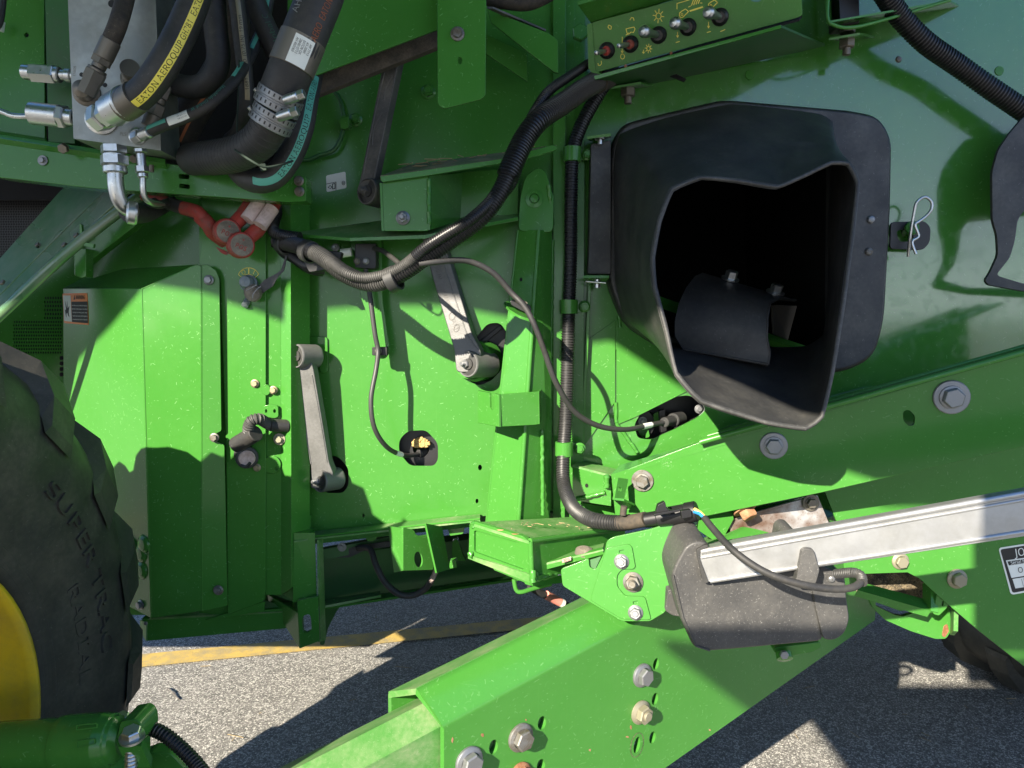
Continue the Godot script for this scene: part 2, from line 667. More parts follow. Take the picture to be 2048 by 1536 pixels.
func tri_tex(s: StandardMaterial3D, t: Texture2D, tile: float) -> void:
	s.albedo_texture = t
	s.albedo_color = Color.WHITE
	s.uv1_triplanar = true
	s.uv1_world_triplanar = true
	s.uv1_scale = Vector3.ONE / tile
	s.uv1_offset = Vector3(0.31, 0.17, 0.53)
func rough_tex(s: StandardMaterial3D, lo: float, hi: float, sd: int, freq := 0.012, spotty := false) -> void:
	var spots := noise_img(512, 0.055, sd + 3, FastNoiseLite.TYPE_SIMPLEX_SMOOTH, 2).get_data() if spotty else PackedByteArray()
	var im := noise_img(512, freq, sd)
	var d := im.get_data()
	for i in d.size():
		var v := d[i] / 255.0
		if spots.size():
			v = clampf(v * 0.6 + smoothstep(0.56, 0.68, spots[i] / 255.0) * 0.6, 0.0, 1.0)
		d[i] = int(255.0 * lerpf(lo, hi, v))
	s.roughness_texture = ImageTexture.create_from_image(Image.create_from_data(512, 512, false, Image.FORMAT_L8, d))
	s.roughness_texture_channel = BaseMaterial3D.TEXTURE_CHANNEL_RED
	s.roughness = 1.0
func bump(s: StandardMaterial3D, freq: float, amount: float, sd: int, kind := FastNoiseLite.TYPE_SIMPLEX_SMOOTH) -> void:
	s.heightmap_enabled = true
	s.heightmap_texture = ImageTexture.create_from_image(noise_img(512, freq, sd, kind, 3))
	s.heightmap_scale = amount
func srgb(r: float, g: float, b: float) -> Color:
	return Color(r, g, b).linear_to_srgb()

func materials() -> void:
	var green := srgb(0.043, 0.175, 0.026)
	var dusty := srgb(0.22, 0.27, 0.14)
	var s := std("green", green, 0.2)
	tri_tex(s, grain(green, srgb(0.11, 0.27, 0.08), 11, 0.12, 3600, 0.34, 140), 1.1)
	rough_tex(s, 0.16, 0.27, 21, 0.006)
	s.metallic_specular = 0.4
	s.clearcoat_enabled = true
	s.clearcoat = 0.12
	s.clearcoat_roughness = 0.1
	bump(s, 0.03, 0.008, 31)
	var gl := s.duplicate() as StandardMaterial3D
	gl.resource_name = "green_gloss"
	M["green_gloss"] = gl
	gl.metallic_specular = 0.62
	gl.clearcoat = 1.0
	gl.clearcoat_roughness = 0.07
	rough_tex(gl, 0.10, 0.25, 71, 0.02, true)
	s = std("green_dusty", green, 0.5)
	tri_tex(s, grain(green, dusty, 12, 0.95, 5000, 0.3, 0, 1024, 0.12), 0.6)
	s.roughness = 0.62
	s = std("green_dull", green, 0.3)
	tri_tex(s, grain(srgb(0.05, 0.16, 0.05), srgb(0.20, 0.24, 0.16), 62, 1.3, 900, 0.3, 60, 512), 0.9)
	rough_tex(s, 0.12, 0.45, 63, 0.01)
	s.clearcoat_enabled = true
	s.clearcoat = 0.8
	s.clearcoat_roughness = 0.1
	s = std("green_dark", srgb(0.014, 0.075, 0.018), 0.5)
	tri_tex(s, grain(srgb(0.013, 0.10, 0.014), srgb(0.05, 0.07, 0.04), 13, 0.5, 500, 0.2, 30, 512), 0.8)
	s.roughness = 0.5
	s = std("shelf_dirt", green, 0.9)
	tri_tex(s, grain(srgb(0.06, 0.13, 0.045), srgb(0.22, 0.19, 0.12), 14, 1.5, 7000, 0.5, 0, 1024, 0.2), 0.45)
	s.roughness = 0.95
	s = std("rubber", srgb(0.012, 0.013, 0.014), 0.55)
	tri_tex(s, grain(srgb(0.022, 0.023, 0.024), srgb(0.075, 0.072, 0.062), 15, 0.7, 1500, 0.5, 0, 1024, 0.03), 0.7)
	rough_tex(s, 0.38, 0.62, 22)
	s = std("plastic_black", srgb(0.010, 0.010, 0.011), 0.42)
	bump(s, 0.2, 0.01, 32)
	s.uv1_triplanar = true; s.uv1_world_triplanar = true; s.uv1_scale = Vector3.ONE * 6.0
	s = std("lamp_black", srgb(0.02, 0.02, 0.02), 0.6)
	tri_tex(s, grain(srgb(0.042, 0.042, 0.042), srgb(0.17, 0.16, 0.14), 16, 0.3, 6000, 0.55, 0, 1024, 0.06), 0.55)
	rough_tex(s, 0.45, 0.7, 23, 0.05)
	s = std("conduit", srgb(0.010, 0.010, 0.011), 0.38)
	s = std("cable_grey", srgb(0.035, 0.035, 0.034), 0.5)
	s = std("conduit_worn", srgb(0.026, 0.025, 0.023), 0.45)
	tri_tex(s, grain(srgb(0.014, 0.014, 0.0145), srgb(0.05, 0.05, 0.047), 61, 0.6, 200, 0.3, 0, 256, 0.05), 0.2)
	s = std("conduit_dusty", srgb(0.05, 0.047, 0.04), 0.6)
	tri_tex(s, grain(srgb(0.025, 0.025, 0.024), srgb(0.13, 0.127, 0.117), 17, 0.6, 300, 0.3, 0, 512, 0.1), 0.3)
	s = std("hose", srgb(0.018, 0.018, 0.018), 0.62)
	tri_tex(s, grain(srgb(0.016, 0.0165, 0.0175), srgb(0.075, 0.065, 0.05), 18, 0.55, 500, 0.3, 0, 512, 0.05), 0.35)
	rough_tex(s, 0.5, 0.75, 24)
	s = std("hose_brown", srgb(0.04, 0.034, 0.026), 0.8)
	tri_tex(s, grain(srgb(0.02, 0.018, 0.016), srgb(0.10, 0.075, 0.05), 19, 1.0, 900, 0.4, 0, 512, 0.1), 0.3)
	s = std("zinc", srgb(0.24, 0.245, 0.25), 0.42, 0.75)
	rough_tex(s, 0.36, 0.6, 25, 0.05)
	s.uv1_triplanar = true; s.uv1_world_triplanar = true; s.uv1_scale = Vector3.ONE * 9.0
	s = std("zinc_dull", srgb(0.2, 0.195, 0.18), 0.55, 0.6)
	tri_tex(s, grain(srgb(0.2, 0.2, 0.195), srgb(0.11, 0.09, 0.06), 64, 1.0, 100, 0.3, 0, 256, 0.1), 0.05)
	s = std("brass", srgb(0.28, 0.24, 0.15), 0.5, 0.6)
	s = std("zinc_yellow", srgb(0.26, 0.24, 0.17), 0.5, 0.5)
	s = std("rusty", srgb(0.20, 0.085, 0.035), 0.85, 0.1)
	tri_tex(s, grain(srgb(0.16, 0.06, 0.025), srgb(0.38, 0.22, 0.12), 41, 1.2, 300, 0.3, 0, 256, 0.2), 0.08)
	s = std("steel", srgb(0.52, 0.53, 0.52), 0.3, 0.95)
	rough_tex(s, 0.22, 0.45, 26, 0.04)
	s.uv1_triplanar = true; s.uv1_world_triplanar = true; s.uv1_scale = Vector3.ONE * 5.0
	s = std("steel_block", srgb(0.30, 0.31, 0.29), 0.42, 0.75)
	tri_tex(s, grain(srgb(0.27, 0.28, 0.26), srgb(0.42, 0.43, 0.40), 42, 0.8, 200, 0.2, 40, 512), 0.5)
	rough_tex(s, 0.36, 0.55, 27, 0.02)
	s = std("steel_dirty", srgb(0.18, 0.16, 0.13), 0.5, 0.7)
	s = std("cast", srgb(0.42, 0.42, 0.41), 0.55, 0.35)
	tri_tex(s, grain(srgb(0.165, 0.165, 0.163), srgb(0.10, 0.102, 0.098), 43, 0.9, 900, 0.2, 0, 512, 0.2), 0.22)
	bump(s, 0.12, 0.03, 33)
	s = std("cast_dark", srgb(0.09, 0.09, 0.085), 0.55, 0.3)
	tri_tex(s, grain(srgb(0.07, 0.07, 0.068), srgb(0.17, 0.16, 0.14), 44, 0.9, 600, 0.3, 0, 512, 0.1), 0.25)
	s = std("aluminium", srgb(0.66, 0.66, 0.65), 0.36, 0.75)
	tri_tex(s, grain(srgb(0.42, 0.425, 0.425), srgb(0.33, 0.33, 0.31), 45, 0.6, 2600, 0.35, 0, 1024, 0.05), 0.6)
	rough_tex(s, 0.3, 0.5, 28, 0.02)
	s = std("belt", srgb(0.05, 0.043, 0.035), 0.9)
	tri_tex(s, grain(srgb(0.05, 0.044, 0.036), srgb(0.12, 0.10, 0.075), 46, 1.0, 800, 0.3, 0, 512, 0.3), 0.2)
	bump(s, 0.22, 0.08, 34, FastNoiseLite.TYPE_CELLULAR)
	s = std("tyre", srgb(0.014, 0.0145, 0.013), 0.7)
	tri_tex(s, grain(srgb(0.021, 0.022, 0.019), srgb(0.085, 0.077, 0.058), 47, 0.8, 2200, 0.35, 0, 1024, 0.04), 0.7)
	rough_tex(s, 0.4, 0.68, 29)
	bump(s, 0.02, 0.10, 35)
	s = std("rim_yellow", srgb(0.62, 0.40, 0.012), 0.4)
	tri_tex(s, grain(srgb(0.62, 0.41, 0.012), srgb(0.30, 0.22, 0.07), 48, 0.5, 600, 0.3, 0, 512, 0.03), 0.5)
	s = std("red_rubber", srgb(0.30, 0.022, 0.016), 0.62)
	tri_tex(s, grain(srgb(0.33, 0.028, 0.018), srgb(0.12, 0.07, 0.05), 49, 0.9, 300, 0.3, 0, 256, 0.05), 0.15)
	s = std("grime", srgb(0.14, 0.12, 0.095), 0.95)
	tri_tex(s, grain(srgb(0.10, 0.085, 0.066), srgb(0.25, 0.22, 0.17), 50, 1.0, 300, 0.4, 0, 256, 0.2), 0.1)
	s = std("sleeve_pale", srgb(0.55, 0.40, 0.36), 0.7)
	tri_tex(s, grain(srgb(0.58, 0.45, 0.41), srgb(0.22, 0.15, 0.12), 51, 0.9, 100, 0.3, 0, 256, 0.05), 0.1)
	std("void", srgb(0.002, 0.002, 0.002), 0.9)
	std("label_white", srgb(0.72, 0.74, 0.68), 0.5)
	std("label_orange", srgb(0.78, 0.24, 0.05), 0.4)
	std("print_black", srgb(0.008, 0.008, 0.008), 0.5)
	std("print_yellow", srgb(0.80, 0.68, 0.10), 0.5)
	std("print_teal", srgb(0.09, 0.36, 0.27), 0.6)
	std("print_orange", srgb(0.50, 0.16, 0.06), 0.7)
	std("print_chalk", srgb(0.36, 0.36, 0.34), 0.8)
	std("print_green", srgb(0.05, 0.15, 0.08), 0.7)
	std("wire_blue", srgb(0.03, 0.22, 0.55), 0.4)
	std("wire_yellow", srgb(0.62, 0.45, 0.12), 0.4)
	std("pink", srgb(0.62, 0.22, 0.17), 0.6)
	std("straw", srgb(0.30, 0.23, 0.12), 0.8)
	std("corn", srgb(0.40, 0.27, 0.10), 0.7)
	std("grey_plastic", srgb(0.16, 0.19, 0.20), 0.4)
	std("zip_tie", srgb(0.012, 0.025, 0.016), 0.8)
	s = std("chaff", srgb(0.10, 0.075, 0.045), 0.95)
	tri_tex(s, grain(srgb(0.03, 0.025, 0.018), srgb(0.15, 0.115, 0.065), 52, 1.6, 6000, 0.8, 0, 512, 0.2), 0.25)
	bump(s, 0.1, 0.3, 36)
	asphalt()
	s = std("line_paint", srgb(0.60, 0.40, 0.09), 0.8)
	tri_tex(s, grain(srgb(0.50, 0.34, 0.07), srgb(0.28, 0.23, 0.12), 53, 1.0, 5000, 0.4, 0, 1024, 0.25), 0.5)
	s.heightmap_enabled = true
	s.heightmap_texture = (M["asphalt"] as StandardMaterial3D).heightmap_texture
	s.heightmap_scale = 0.25
	s = std("peeled", srgb(0.7, 0.7, 0.7), 0.3, 0.4)
	peel_texture(s)

func asphalt() -> void:
	var size := 1024
	var nz := FastNoiseLite.new()
	nz.noise_type = FastNoiseLite.TYPE_CELLULAR
	nz.frequency = 0.075
	nz.seed = 5
	nz.fractal_type = FastNoiseLite.FRACTAL_NONE
	nz.cellular_return_type = FastNoiseLite.RETURN_CELL_VALUE
	nz.cellular_jitter = 1.0
	var a := nz.get_seamless_image(size, size, false, false, 0.1)
	nz.cellular_return_type = FastNoiseLite.RETURN_DISTANCE2_SUB
	var b := nz.get_seamless_image(size, size, false, false, 0.1)
	a.convert(Image.FORMAT_L8); b.convert(Image.FORMAT_L8)
	var c := noise_img(size, 0.008, 77)
	var da := a.get_data()
	var db := b.get_data()
	var dc := c.get_data()
	var out := PackedByteArray()
	out.resize(size * size * 3)
	var hh := PackedByteArray()
	hh.resize(size * size)
	for i in size * size:
		var v := da[i] / 255.0
		var e := clampf(db[i] / 255.0 * 3.0, 0.0, 1.0)
		var l := 0.17 + 0.52 * v * v + (dc[i] - 128.0) / 128.0 * 0.06
		l = lerpf(0.07, l, smoothstep(0.12, 0.55, e))
		var cc := srgb(l * 1.03, l, l * 0.91)
		out[i * 3] = int(clampf(cc.r, 0, 1) * 255.0)
		out[i * 3 + 1] = int(clampf(cc.g, 0, 1) * 255.0)
		out[i * 3 + 2] = int(clampf(cc.b, 0, 1) * 255.0)
		hh[i] = int(255.0 * smoothstep(0.0, 0.7, e) * (0.5 + 0.5 * v))
	var s := std("asphalt", Color.WHITE, 0.85)
	tri_tex(s, ImageTexture.create_from_image(Image.create_from_data(size, size, false, Image.FORMAT_RGB8, out)), 0.42)
	s.heightmap_enabled = true
	s.heightmap_texture = ImageTexture.create_from_image(Image.create_from_data(size, size, false, Image.FORMAT_L8, hh))
	s.heightmap_scale = 0.4

func peel_texture(s: StandardMaterial3D) -> void:
	tri_tex(s, grain(srgb(0.38, 0.39, 0.40), srgb(0.10, 0.05, 0.03), 95, 0.9, 400, 0.2, 0, 256, 0.06), 0.42)

# ================================================================ the scene
func _ready() -> void:
	rng.seed = 7
	var cam := Camera3D.new()
	cam.name = "camera"
	cam.fov = rad_to_deg(2.0 * atan(768.0 / F))
	cam.position = EYE
	cam.rotation.x = -PITCH
	cam.near = 0.02
	cam.far = 900.0
	add_child(cam)
	cam.current = true
	var we := WorldEnvironment.new()
	we.name = "environment"
	var env := Environment.new()
	var sky := Sky.new()
	var sm := ProceduralSkyMaterial.new()
	sm.sky_top_color = Color(0.27, 0.42, 0.64)
	sm.sky_horizon_color = Color(0.93, 0.97, 0.98)
	sm.sky_curve = 0.10
	sm.ground_bottom_color = Color(0.30, 0.29, 0.27)
	sm.ground_horizon_color = Color(0.62, 0.70, 0.74)
	sm.sky_energy_multiplier = 0.95
	sky.sky_material = sm
	env.background_mode = Environment.BG_SKY
	env.sky = sky
	env.tonemap_mode = Environment.TONE_MAPPER_LINEAR
	env.tonemap_exposure = 3.4
	env.sdfgi_enabled = true
	env.ssao_enabled = true
	env.ssil_enabled = true
	we.environment = env
	add_child(we)
	var sun := DirectionalLight3D.new()
	sun.name = "sun"
	sun.light_color = Color(1.0, 0.955, 0.88)
	sun.light_energy = 1.6
	sun.light_angular_distance = 0.5
	sun.shadow_enabled = true
	sun.look_at_from_position(Vector3.ZERO, SUN)
	add_child(sun)
	font_sans = SystemFont.new()
	materials()
	ground()
	CO = Node3D.new()
	CO.name = "combine_harvester"
	CO.position = BASE
	add_child(CO)
	CO.set_meta("label", "green combine harvester seen close up at its side with the shield raised")
	CO.set_meta("category", "combine harvester")
	body()
	shield()
	main_panel()
	left_wall()
	battery_box()
	diagonal_cover()
	frame_posts()
	shelf()
	column()
	foot()
	right_panel()
	control_box()
	chute()
	side_beam()
	lower_right()
	lamp_bracket()
	axle()
	wheels()
	cylinder()
	top_shield()
	links()
	valve_block()
	hoses()
	electrics()
	conduits()
	cables()
	small_things()

func ground() -> void:
	var m := MB.new()
	var s := 300.0
	m.quad(Vector3(-s, 0, s), Vector3(s, 0, s), Vector3(s, 0, -s), Vector3(-s, 0, -s), Vector3.UP)
	struct("asphalt_ground", m, M.asphalt)
	m = MB.new()
	var a := G(262, 1338); var b := G(262, 1309)
	var c := G(1080, 1257); var d := G(1080, 1238)
	var v1 := (c - a); var v2 := (d - b)
	m.quad(a - v1 * 2 + Vector3.UP * 0.004, c + v1 * 2 + Vector3.UP * 0.004, d + v1 * 2 + Vector3.UP * 0.004, b - v1 * 2 + Vector3.UP * 0.004, Vector3.UP)
	struct("yellow_road_marking", m, M.line_paint)

func body() -> void:      # the hull behind the side panels: roof, floor, ends and back
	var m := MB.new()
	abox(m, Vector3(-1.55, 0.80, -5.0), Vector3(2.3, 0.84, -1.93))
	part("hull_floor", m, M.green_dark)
	m = MB.new()
	abox(m, Vector3(-1.55, 3.2, -5.0), Vector3(2.3, 3.25, -1.0))
	part("hull_roof", m, M.green)
	m = MB.new()
	abox(m, Vector3(-1.60, 0.80, -5.0), Vector3(-1.55, 3.2, -2.35))
	part("hull_end_wall", m, M.green)
	m = MB.new()
	abox(m, Vector3(2.3, 0.80, -5.0), Vector3(2.35, 3.2, -1.95))
	part("hull_end_wall", m, M.green)
	m = MB.new()
	abox(m, Vector3(-1.55, 0.84, -5.0), Vector3(2.3, 3.2, -4.95))
	part("hull_back_wall", m, M.green)
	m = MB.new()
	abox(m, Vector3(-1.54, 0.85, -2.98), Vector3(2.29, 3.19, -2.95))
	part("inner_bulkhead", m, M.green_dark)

func shield() -> void:    # the raised side shield: hinged at the roof, its lower edge hangs out over the yard
	var edge := []
	var zc := 0.15
	for e in [[-200, 745, 1.36], [130, 745, 1.36], [225, 662, 1.282], [283, 580, 1.218], [300, 570, 1.218], [440, 598, 1.23], [530, 633, 1.25], [580, 652, 1.25], [640, 622, 1.30], [665, 618, 1.30], [760, 612, 1.30], [900, 612, 1.30], [1035, 628, 1.28], [1130, 660, 1.27], [1235, 698, 1.34], [1340, 762, 1.32], [1540, 860, 1.22], [1680, 950, 1.19], [1760, 985, 1.2], [1850, 1006, 1.25], [1955, 1018, 1.25], [1957, 1300, 1.25], [2300, 1310, 1.25]]:
		var w := P(e[0], e[1], e[2])
		var t := (zc - w.z)
		edge.append(Vector3(w.x - SUN.x * t, w.y - SUN.y * t, zc))
	edge[0] = Vector3(edge[1].x - 1.6, edge[1].y - 0.3, zc)
	var m := MB.new()
	for i in edge.size() - 1:
		var a: Vector3 = edge[i]
		var b: Vector3 = edge[i + 1]
		if b.x - a.x < 0.004:
			continue
		var ta := Vector3(a.x, 3.3, zc - 0.15)
		var tb := Vector3(b.x, 3.3, zc - 0.15)
		var o := Vector3(0, 0, 0.02)
		box8(m, [a, b, tb, ta, a - o, b - o, tb - o, ta - o])
		var ra := Vector3(a.x, 3.45, -1.3)
		var rb := Vector3(b.x, 3.45, -1.3)
		o = Vector3(0, 0.02, 0)
		box8(m, [ta, tb, rb, ra, ta - o, tb - o, rb - o, ra - o])
	var sh_ := part("raised_side_shield", m, M.green, null, "green side shield swung up over the open side")

	# the rear flap of the shield, held out level by two struts
	m = MB.new()
	abox(m, Vector3(-1.12, 2.05, 0.80), Vector3(0.3, 2.07, 1.45))
	part("raised_rear_flap", m, M.green, sh_)
	for x in [0.26]:
		m = MB.new()
		rod(m, Vector3(x, 2.06, 0.84), Vector3(x, 3.2, 0.02), 0.012)
		rod(m, Vector3(x, 2.06, 1.4), Vector3(x, 3.3, 0.02), 0.012)
		part("flap_strut", m, M.steel_dirty, sh_)

func main_panel() -> void:
	var pl := fp(1.30)
	var m := MB.new()
	var o := pts([575, -260, 1150, -260, 1150, 1018, 960, 1033, 592, 1072, 575, 1072])
	plate(m, o, pl, 0.006, [rp([815, 862, 852, 860, 876, 886, 876, 920, 868, 932, 820, 932, 798, 905, 798, 880], 10, 4), rp([655, 912, 676, 912, 697, 936, 697, 972, 686, 986, 650, 986, 636, 968, 636, 930], 10, 4), rp([948, 680, 975, 647, 1000, 645, 1016, 668, 1018, 700, 1006, 735, 985, 760, 958, 772, 938, 762, 930, 735], 10, 4), circ(960, 935, 4, 6, 10), circ(954, 1002, 3, 5, 10), circ(727, 1031, 2.5, 4, 10)], 0.6)
	var sp := part("side_panel", m, M.green)
	# stiffening lip along the bottom edge
	m = MB.new()
	face(m, [592, 1066, 1.296, 960, 1028, 1.296, 960, 1040, 1.25, 592, 1080, 1.25], 0.004)
	part("panel_lip", m, M.green_dusty, sp)
	m = MB.new()
	face(m, [592, 1078, 1.25, 960, 1039, 1.25, 960, 1052, 1.27, 592, 1092, 1.27], 0.004)
	part("panel_lip", m, M.green, sp)
	# dark casting seen through the openings
	m = MB.new()
	plate(m, rp([780, 845, 895, 845, 895, 950, 780, 950], 8), fp(1.325), 0.01, [circ(842, 895, 17, 20)], 1)
	part("inner_housing", m, M.plastic_black, sp)
	m = MB.new()
	plate(m, rp([900, 630, 1030, 630, 1030, 790, 900, 790], 8), fp(1.345), 0.01, [], 1)
	plate(m, pts([950, 690, 1000, 650, 1005, 657, 955, 698]), fp(1.335), 0.01, [], 1)
	part("inner_housing", m, M.plastic_black, sp)
	m = MB.new()
	lathe(m, P(970, 722, 1.33), Vector3(-0.5, 0.05, 0.86), [0.052, 0.0, 0.052, 0.05, 0.047, 0.06, 0.044, 0.06, 0.044, 0.075, 0.03, 0.075], 30)
	part("bearing_ring", m, M.green, sp)
	m = MB.new()
	plate(m, rp([620, 900, 710, 900, 710, 1000, 620, 1000], 8), fp(1.36), 0.01, [], 1)
	part("inner_housing", m, M.plastic_black, sp)
	# corn kernels packed behind the round opening
	var rr := RandomNumberGenerator.new()
	rr.seed = 4
	m = MB.new()
	for i in 320:
		var an := rr.randf() * TAU
		var rd := sqrt(rr.randf())
		var c := P(842 + cos(an) * rd * 17.0, 884 + sin(an) * rd * 9.0 + absf(cos(an)) * 4.0, 1.320 - rr.randf() * 0.006)
		lathe(m, c, Vector3(rr.randfn(), rr.randfn(), rr.randfn()).normalized(), [0.0, -0.003, 0.0024, -0.002, 0.0034, 0.0, 0.0024, 0.003, 0.0, 0.004], 7)
	var k := solo("corn_kernels", m, M.corn, "pale corn kernels caught inside the small square opening of the green panel", "corn kernels")
	k.set_meta("kind", "stuff")
	# sensor strap: narrow upright flat carrying the sensor and the clip
	var st := fp(1.262)
	m = MB.new()
	plate(m, rp([700, 482, 762, 470, 765, 600, 778, 690, 779, 706, 770, 718, 748, 716, 738, 640, 722, 596], 5), st, 0.004, [], 0.8)
	var strap := part("sensor_strap", m, M.green)
	m = MB.new()
	plate(m, rp([722, 470, 762, 470, 764, 500, 724, 500], 3), fp(1.28), 0.03, [], 0.5)
	part("strap_foot", m, M.green, strap)
	m = MB.new()
	plate(m, rp([744, 694, 774, 694, 774, 711, 744, 711], 3), fp(1.248), 0.02, [], 1)
	part("cable_clip", m, M.plastic_black, strap)
	bolt(strap, "flange_bolt", 757, 702, fp(1.247), 7)
	m = MB.new()
	plate(m, rp([710, 487, 752, 487, 752, 535, 748, 538, 710, 535], 3), fp(1.235), 0.035, [], 1.2)
	var sens := part("sensor_block", m, M.plastic_black)
	bolt(sens, "flange_bolt", 714, 522, fp(1.234), 7)
	bolt(sens, "flange_bolt", 732, 522, fp(1.234), 7)
	m = MB.new()
	plate(m, rp([666, 487, 681, 487, 681, 507, 666, 507], 3), fp(1.26), 0.01, [], 1)
	rod(m, P(668, 512, 1.25), P(708, 506, 1.25), 0.009)
	part("sensor_bracket", m, M.green, sens)
	bolt(sens, "stud_nut", 671, 495, fp(1.25), 8)
	m = MB.new()
	rod(m, P(682, 507, 1.24), P(703, 504, 1.24), 0.010)
	part("connector_sleeve", m, M.label_white, sens)
	# label
	m = MB.new()
	plate(m, rp([652, 351, 691, 343, 693, 376, 653, 384], 4), pin(pl, 0.0008), 0.0006, [], 0)
	var lb := part("white_sticker", m, M.label_white, sp, "small white pictogram sticker")
	m = MB.new()
	var lp := pin(pl, 0.001)
	stroke(m, pts([653, 368, 672, 364, 672, 380]), 1.2, lp)
	stroke(m, pts([656, 375, 660, 371, 664, 374, 661, 377]), 1.2, lp, true)
	stroke(m, pts([665, 368, 670, 367, 670, 377, 665, 378]), 1.6, lp, true)
	stroke(m, circ(687, 366, 3, 4, 12), 1.0, lp, true)
	stroke(m, circ(687, 366, 1.4, 2, 8), 1.0, lp, true)
	part("pictogram", m, M.print_black, lb)
	# welds, nuts and scuffs on the upper part
	bolt(sp, "short_nut", 857, 184, pl, 15, M.green)
	m = MB.new()
	lathe(m, P(690, 245, 1.28), Vector3(0, 0, 1), [0.0, 0.01, 0.014, 0.01, 0.014, -0.02], 12)
	plate(m, rp([679, 236, 697, 232, 697, 256, 681, 258], 3), fp(1.27), 0.02, [], 1)
	part("cable_clip", m, M.green, sp)
	bolt(sp, "short_nut", 712, 240, pl, 13, M.green)
	# raised joggle near the lower link
	m = MB.new()
	plate(m, rp([608, 672, 655, 674, 656, 745, 640, 747, 634, 700, 608, 690], 7), pin(pl, 0.006), 0.006, [], 1)
	part("link_pad", m, M.green, sp)
	for w in [[616, 640, 616, 672], [617, 862, 617, 935], [618, 1030, 618, 1060], [612, 440, 613, 380]]:
		m = MB.new()
		bead(m, P(w[0], w[1], 1.285), P(w[2], w[3], 1.285), 0.005)
		part("weld_bead", m, M.green, sp)

func bead(m: MB, a: Vector3, b: Vector3, r: float) -> void:
	var p := PackedVector3Array()
	var rr := PackedFloat32Array()
	var k := maxi(4, int(a.distance_to(b) / 0.006))
	for i in k + 1:
		p.append(a.lerp(b, float(i) / k) + Vector3(rng.randfn(0, 0.0005), rng.randfn(0, 0.0005), 0))
		rr.append(1.0 + 0.07 * sin(i * 1.7) + rng.randfn(0, 0.03))
	tube(m, p, r, 8, rr)

func fold(parent: Node3D, p: Vector3, q: Vector3, r: float) -> void:   # rounded bend of a sheet
	var m := MB.new()
	rod(m, p - Vector3(0, 0, r * 0.6), q - Vector3(0, 0, r * 0.6), r, 10)
	part("sheet_fold", m, M.green, parent)

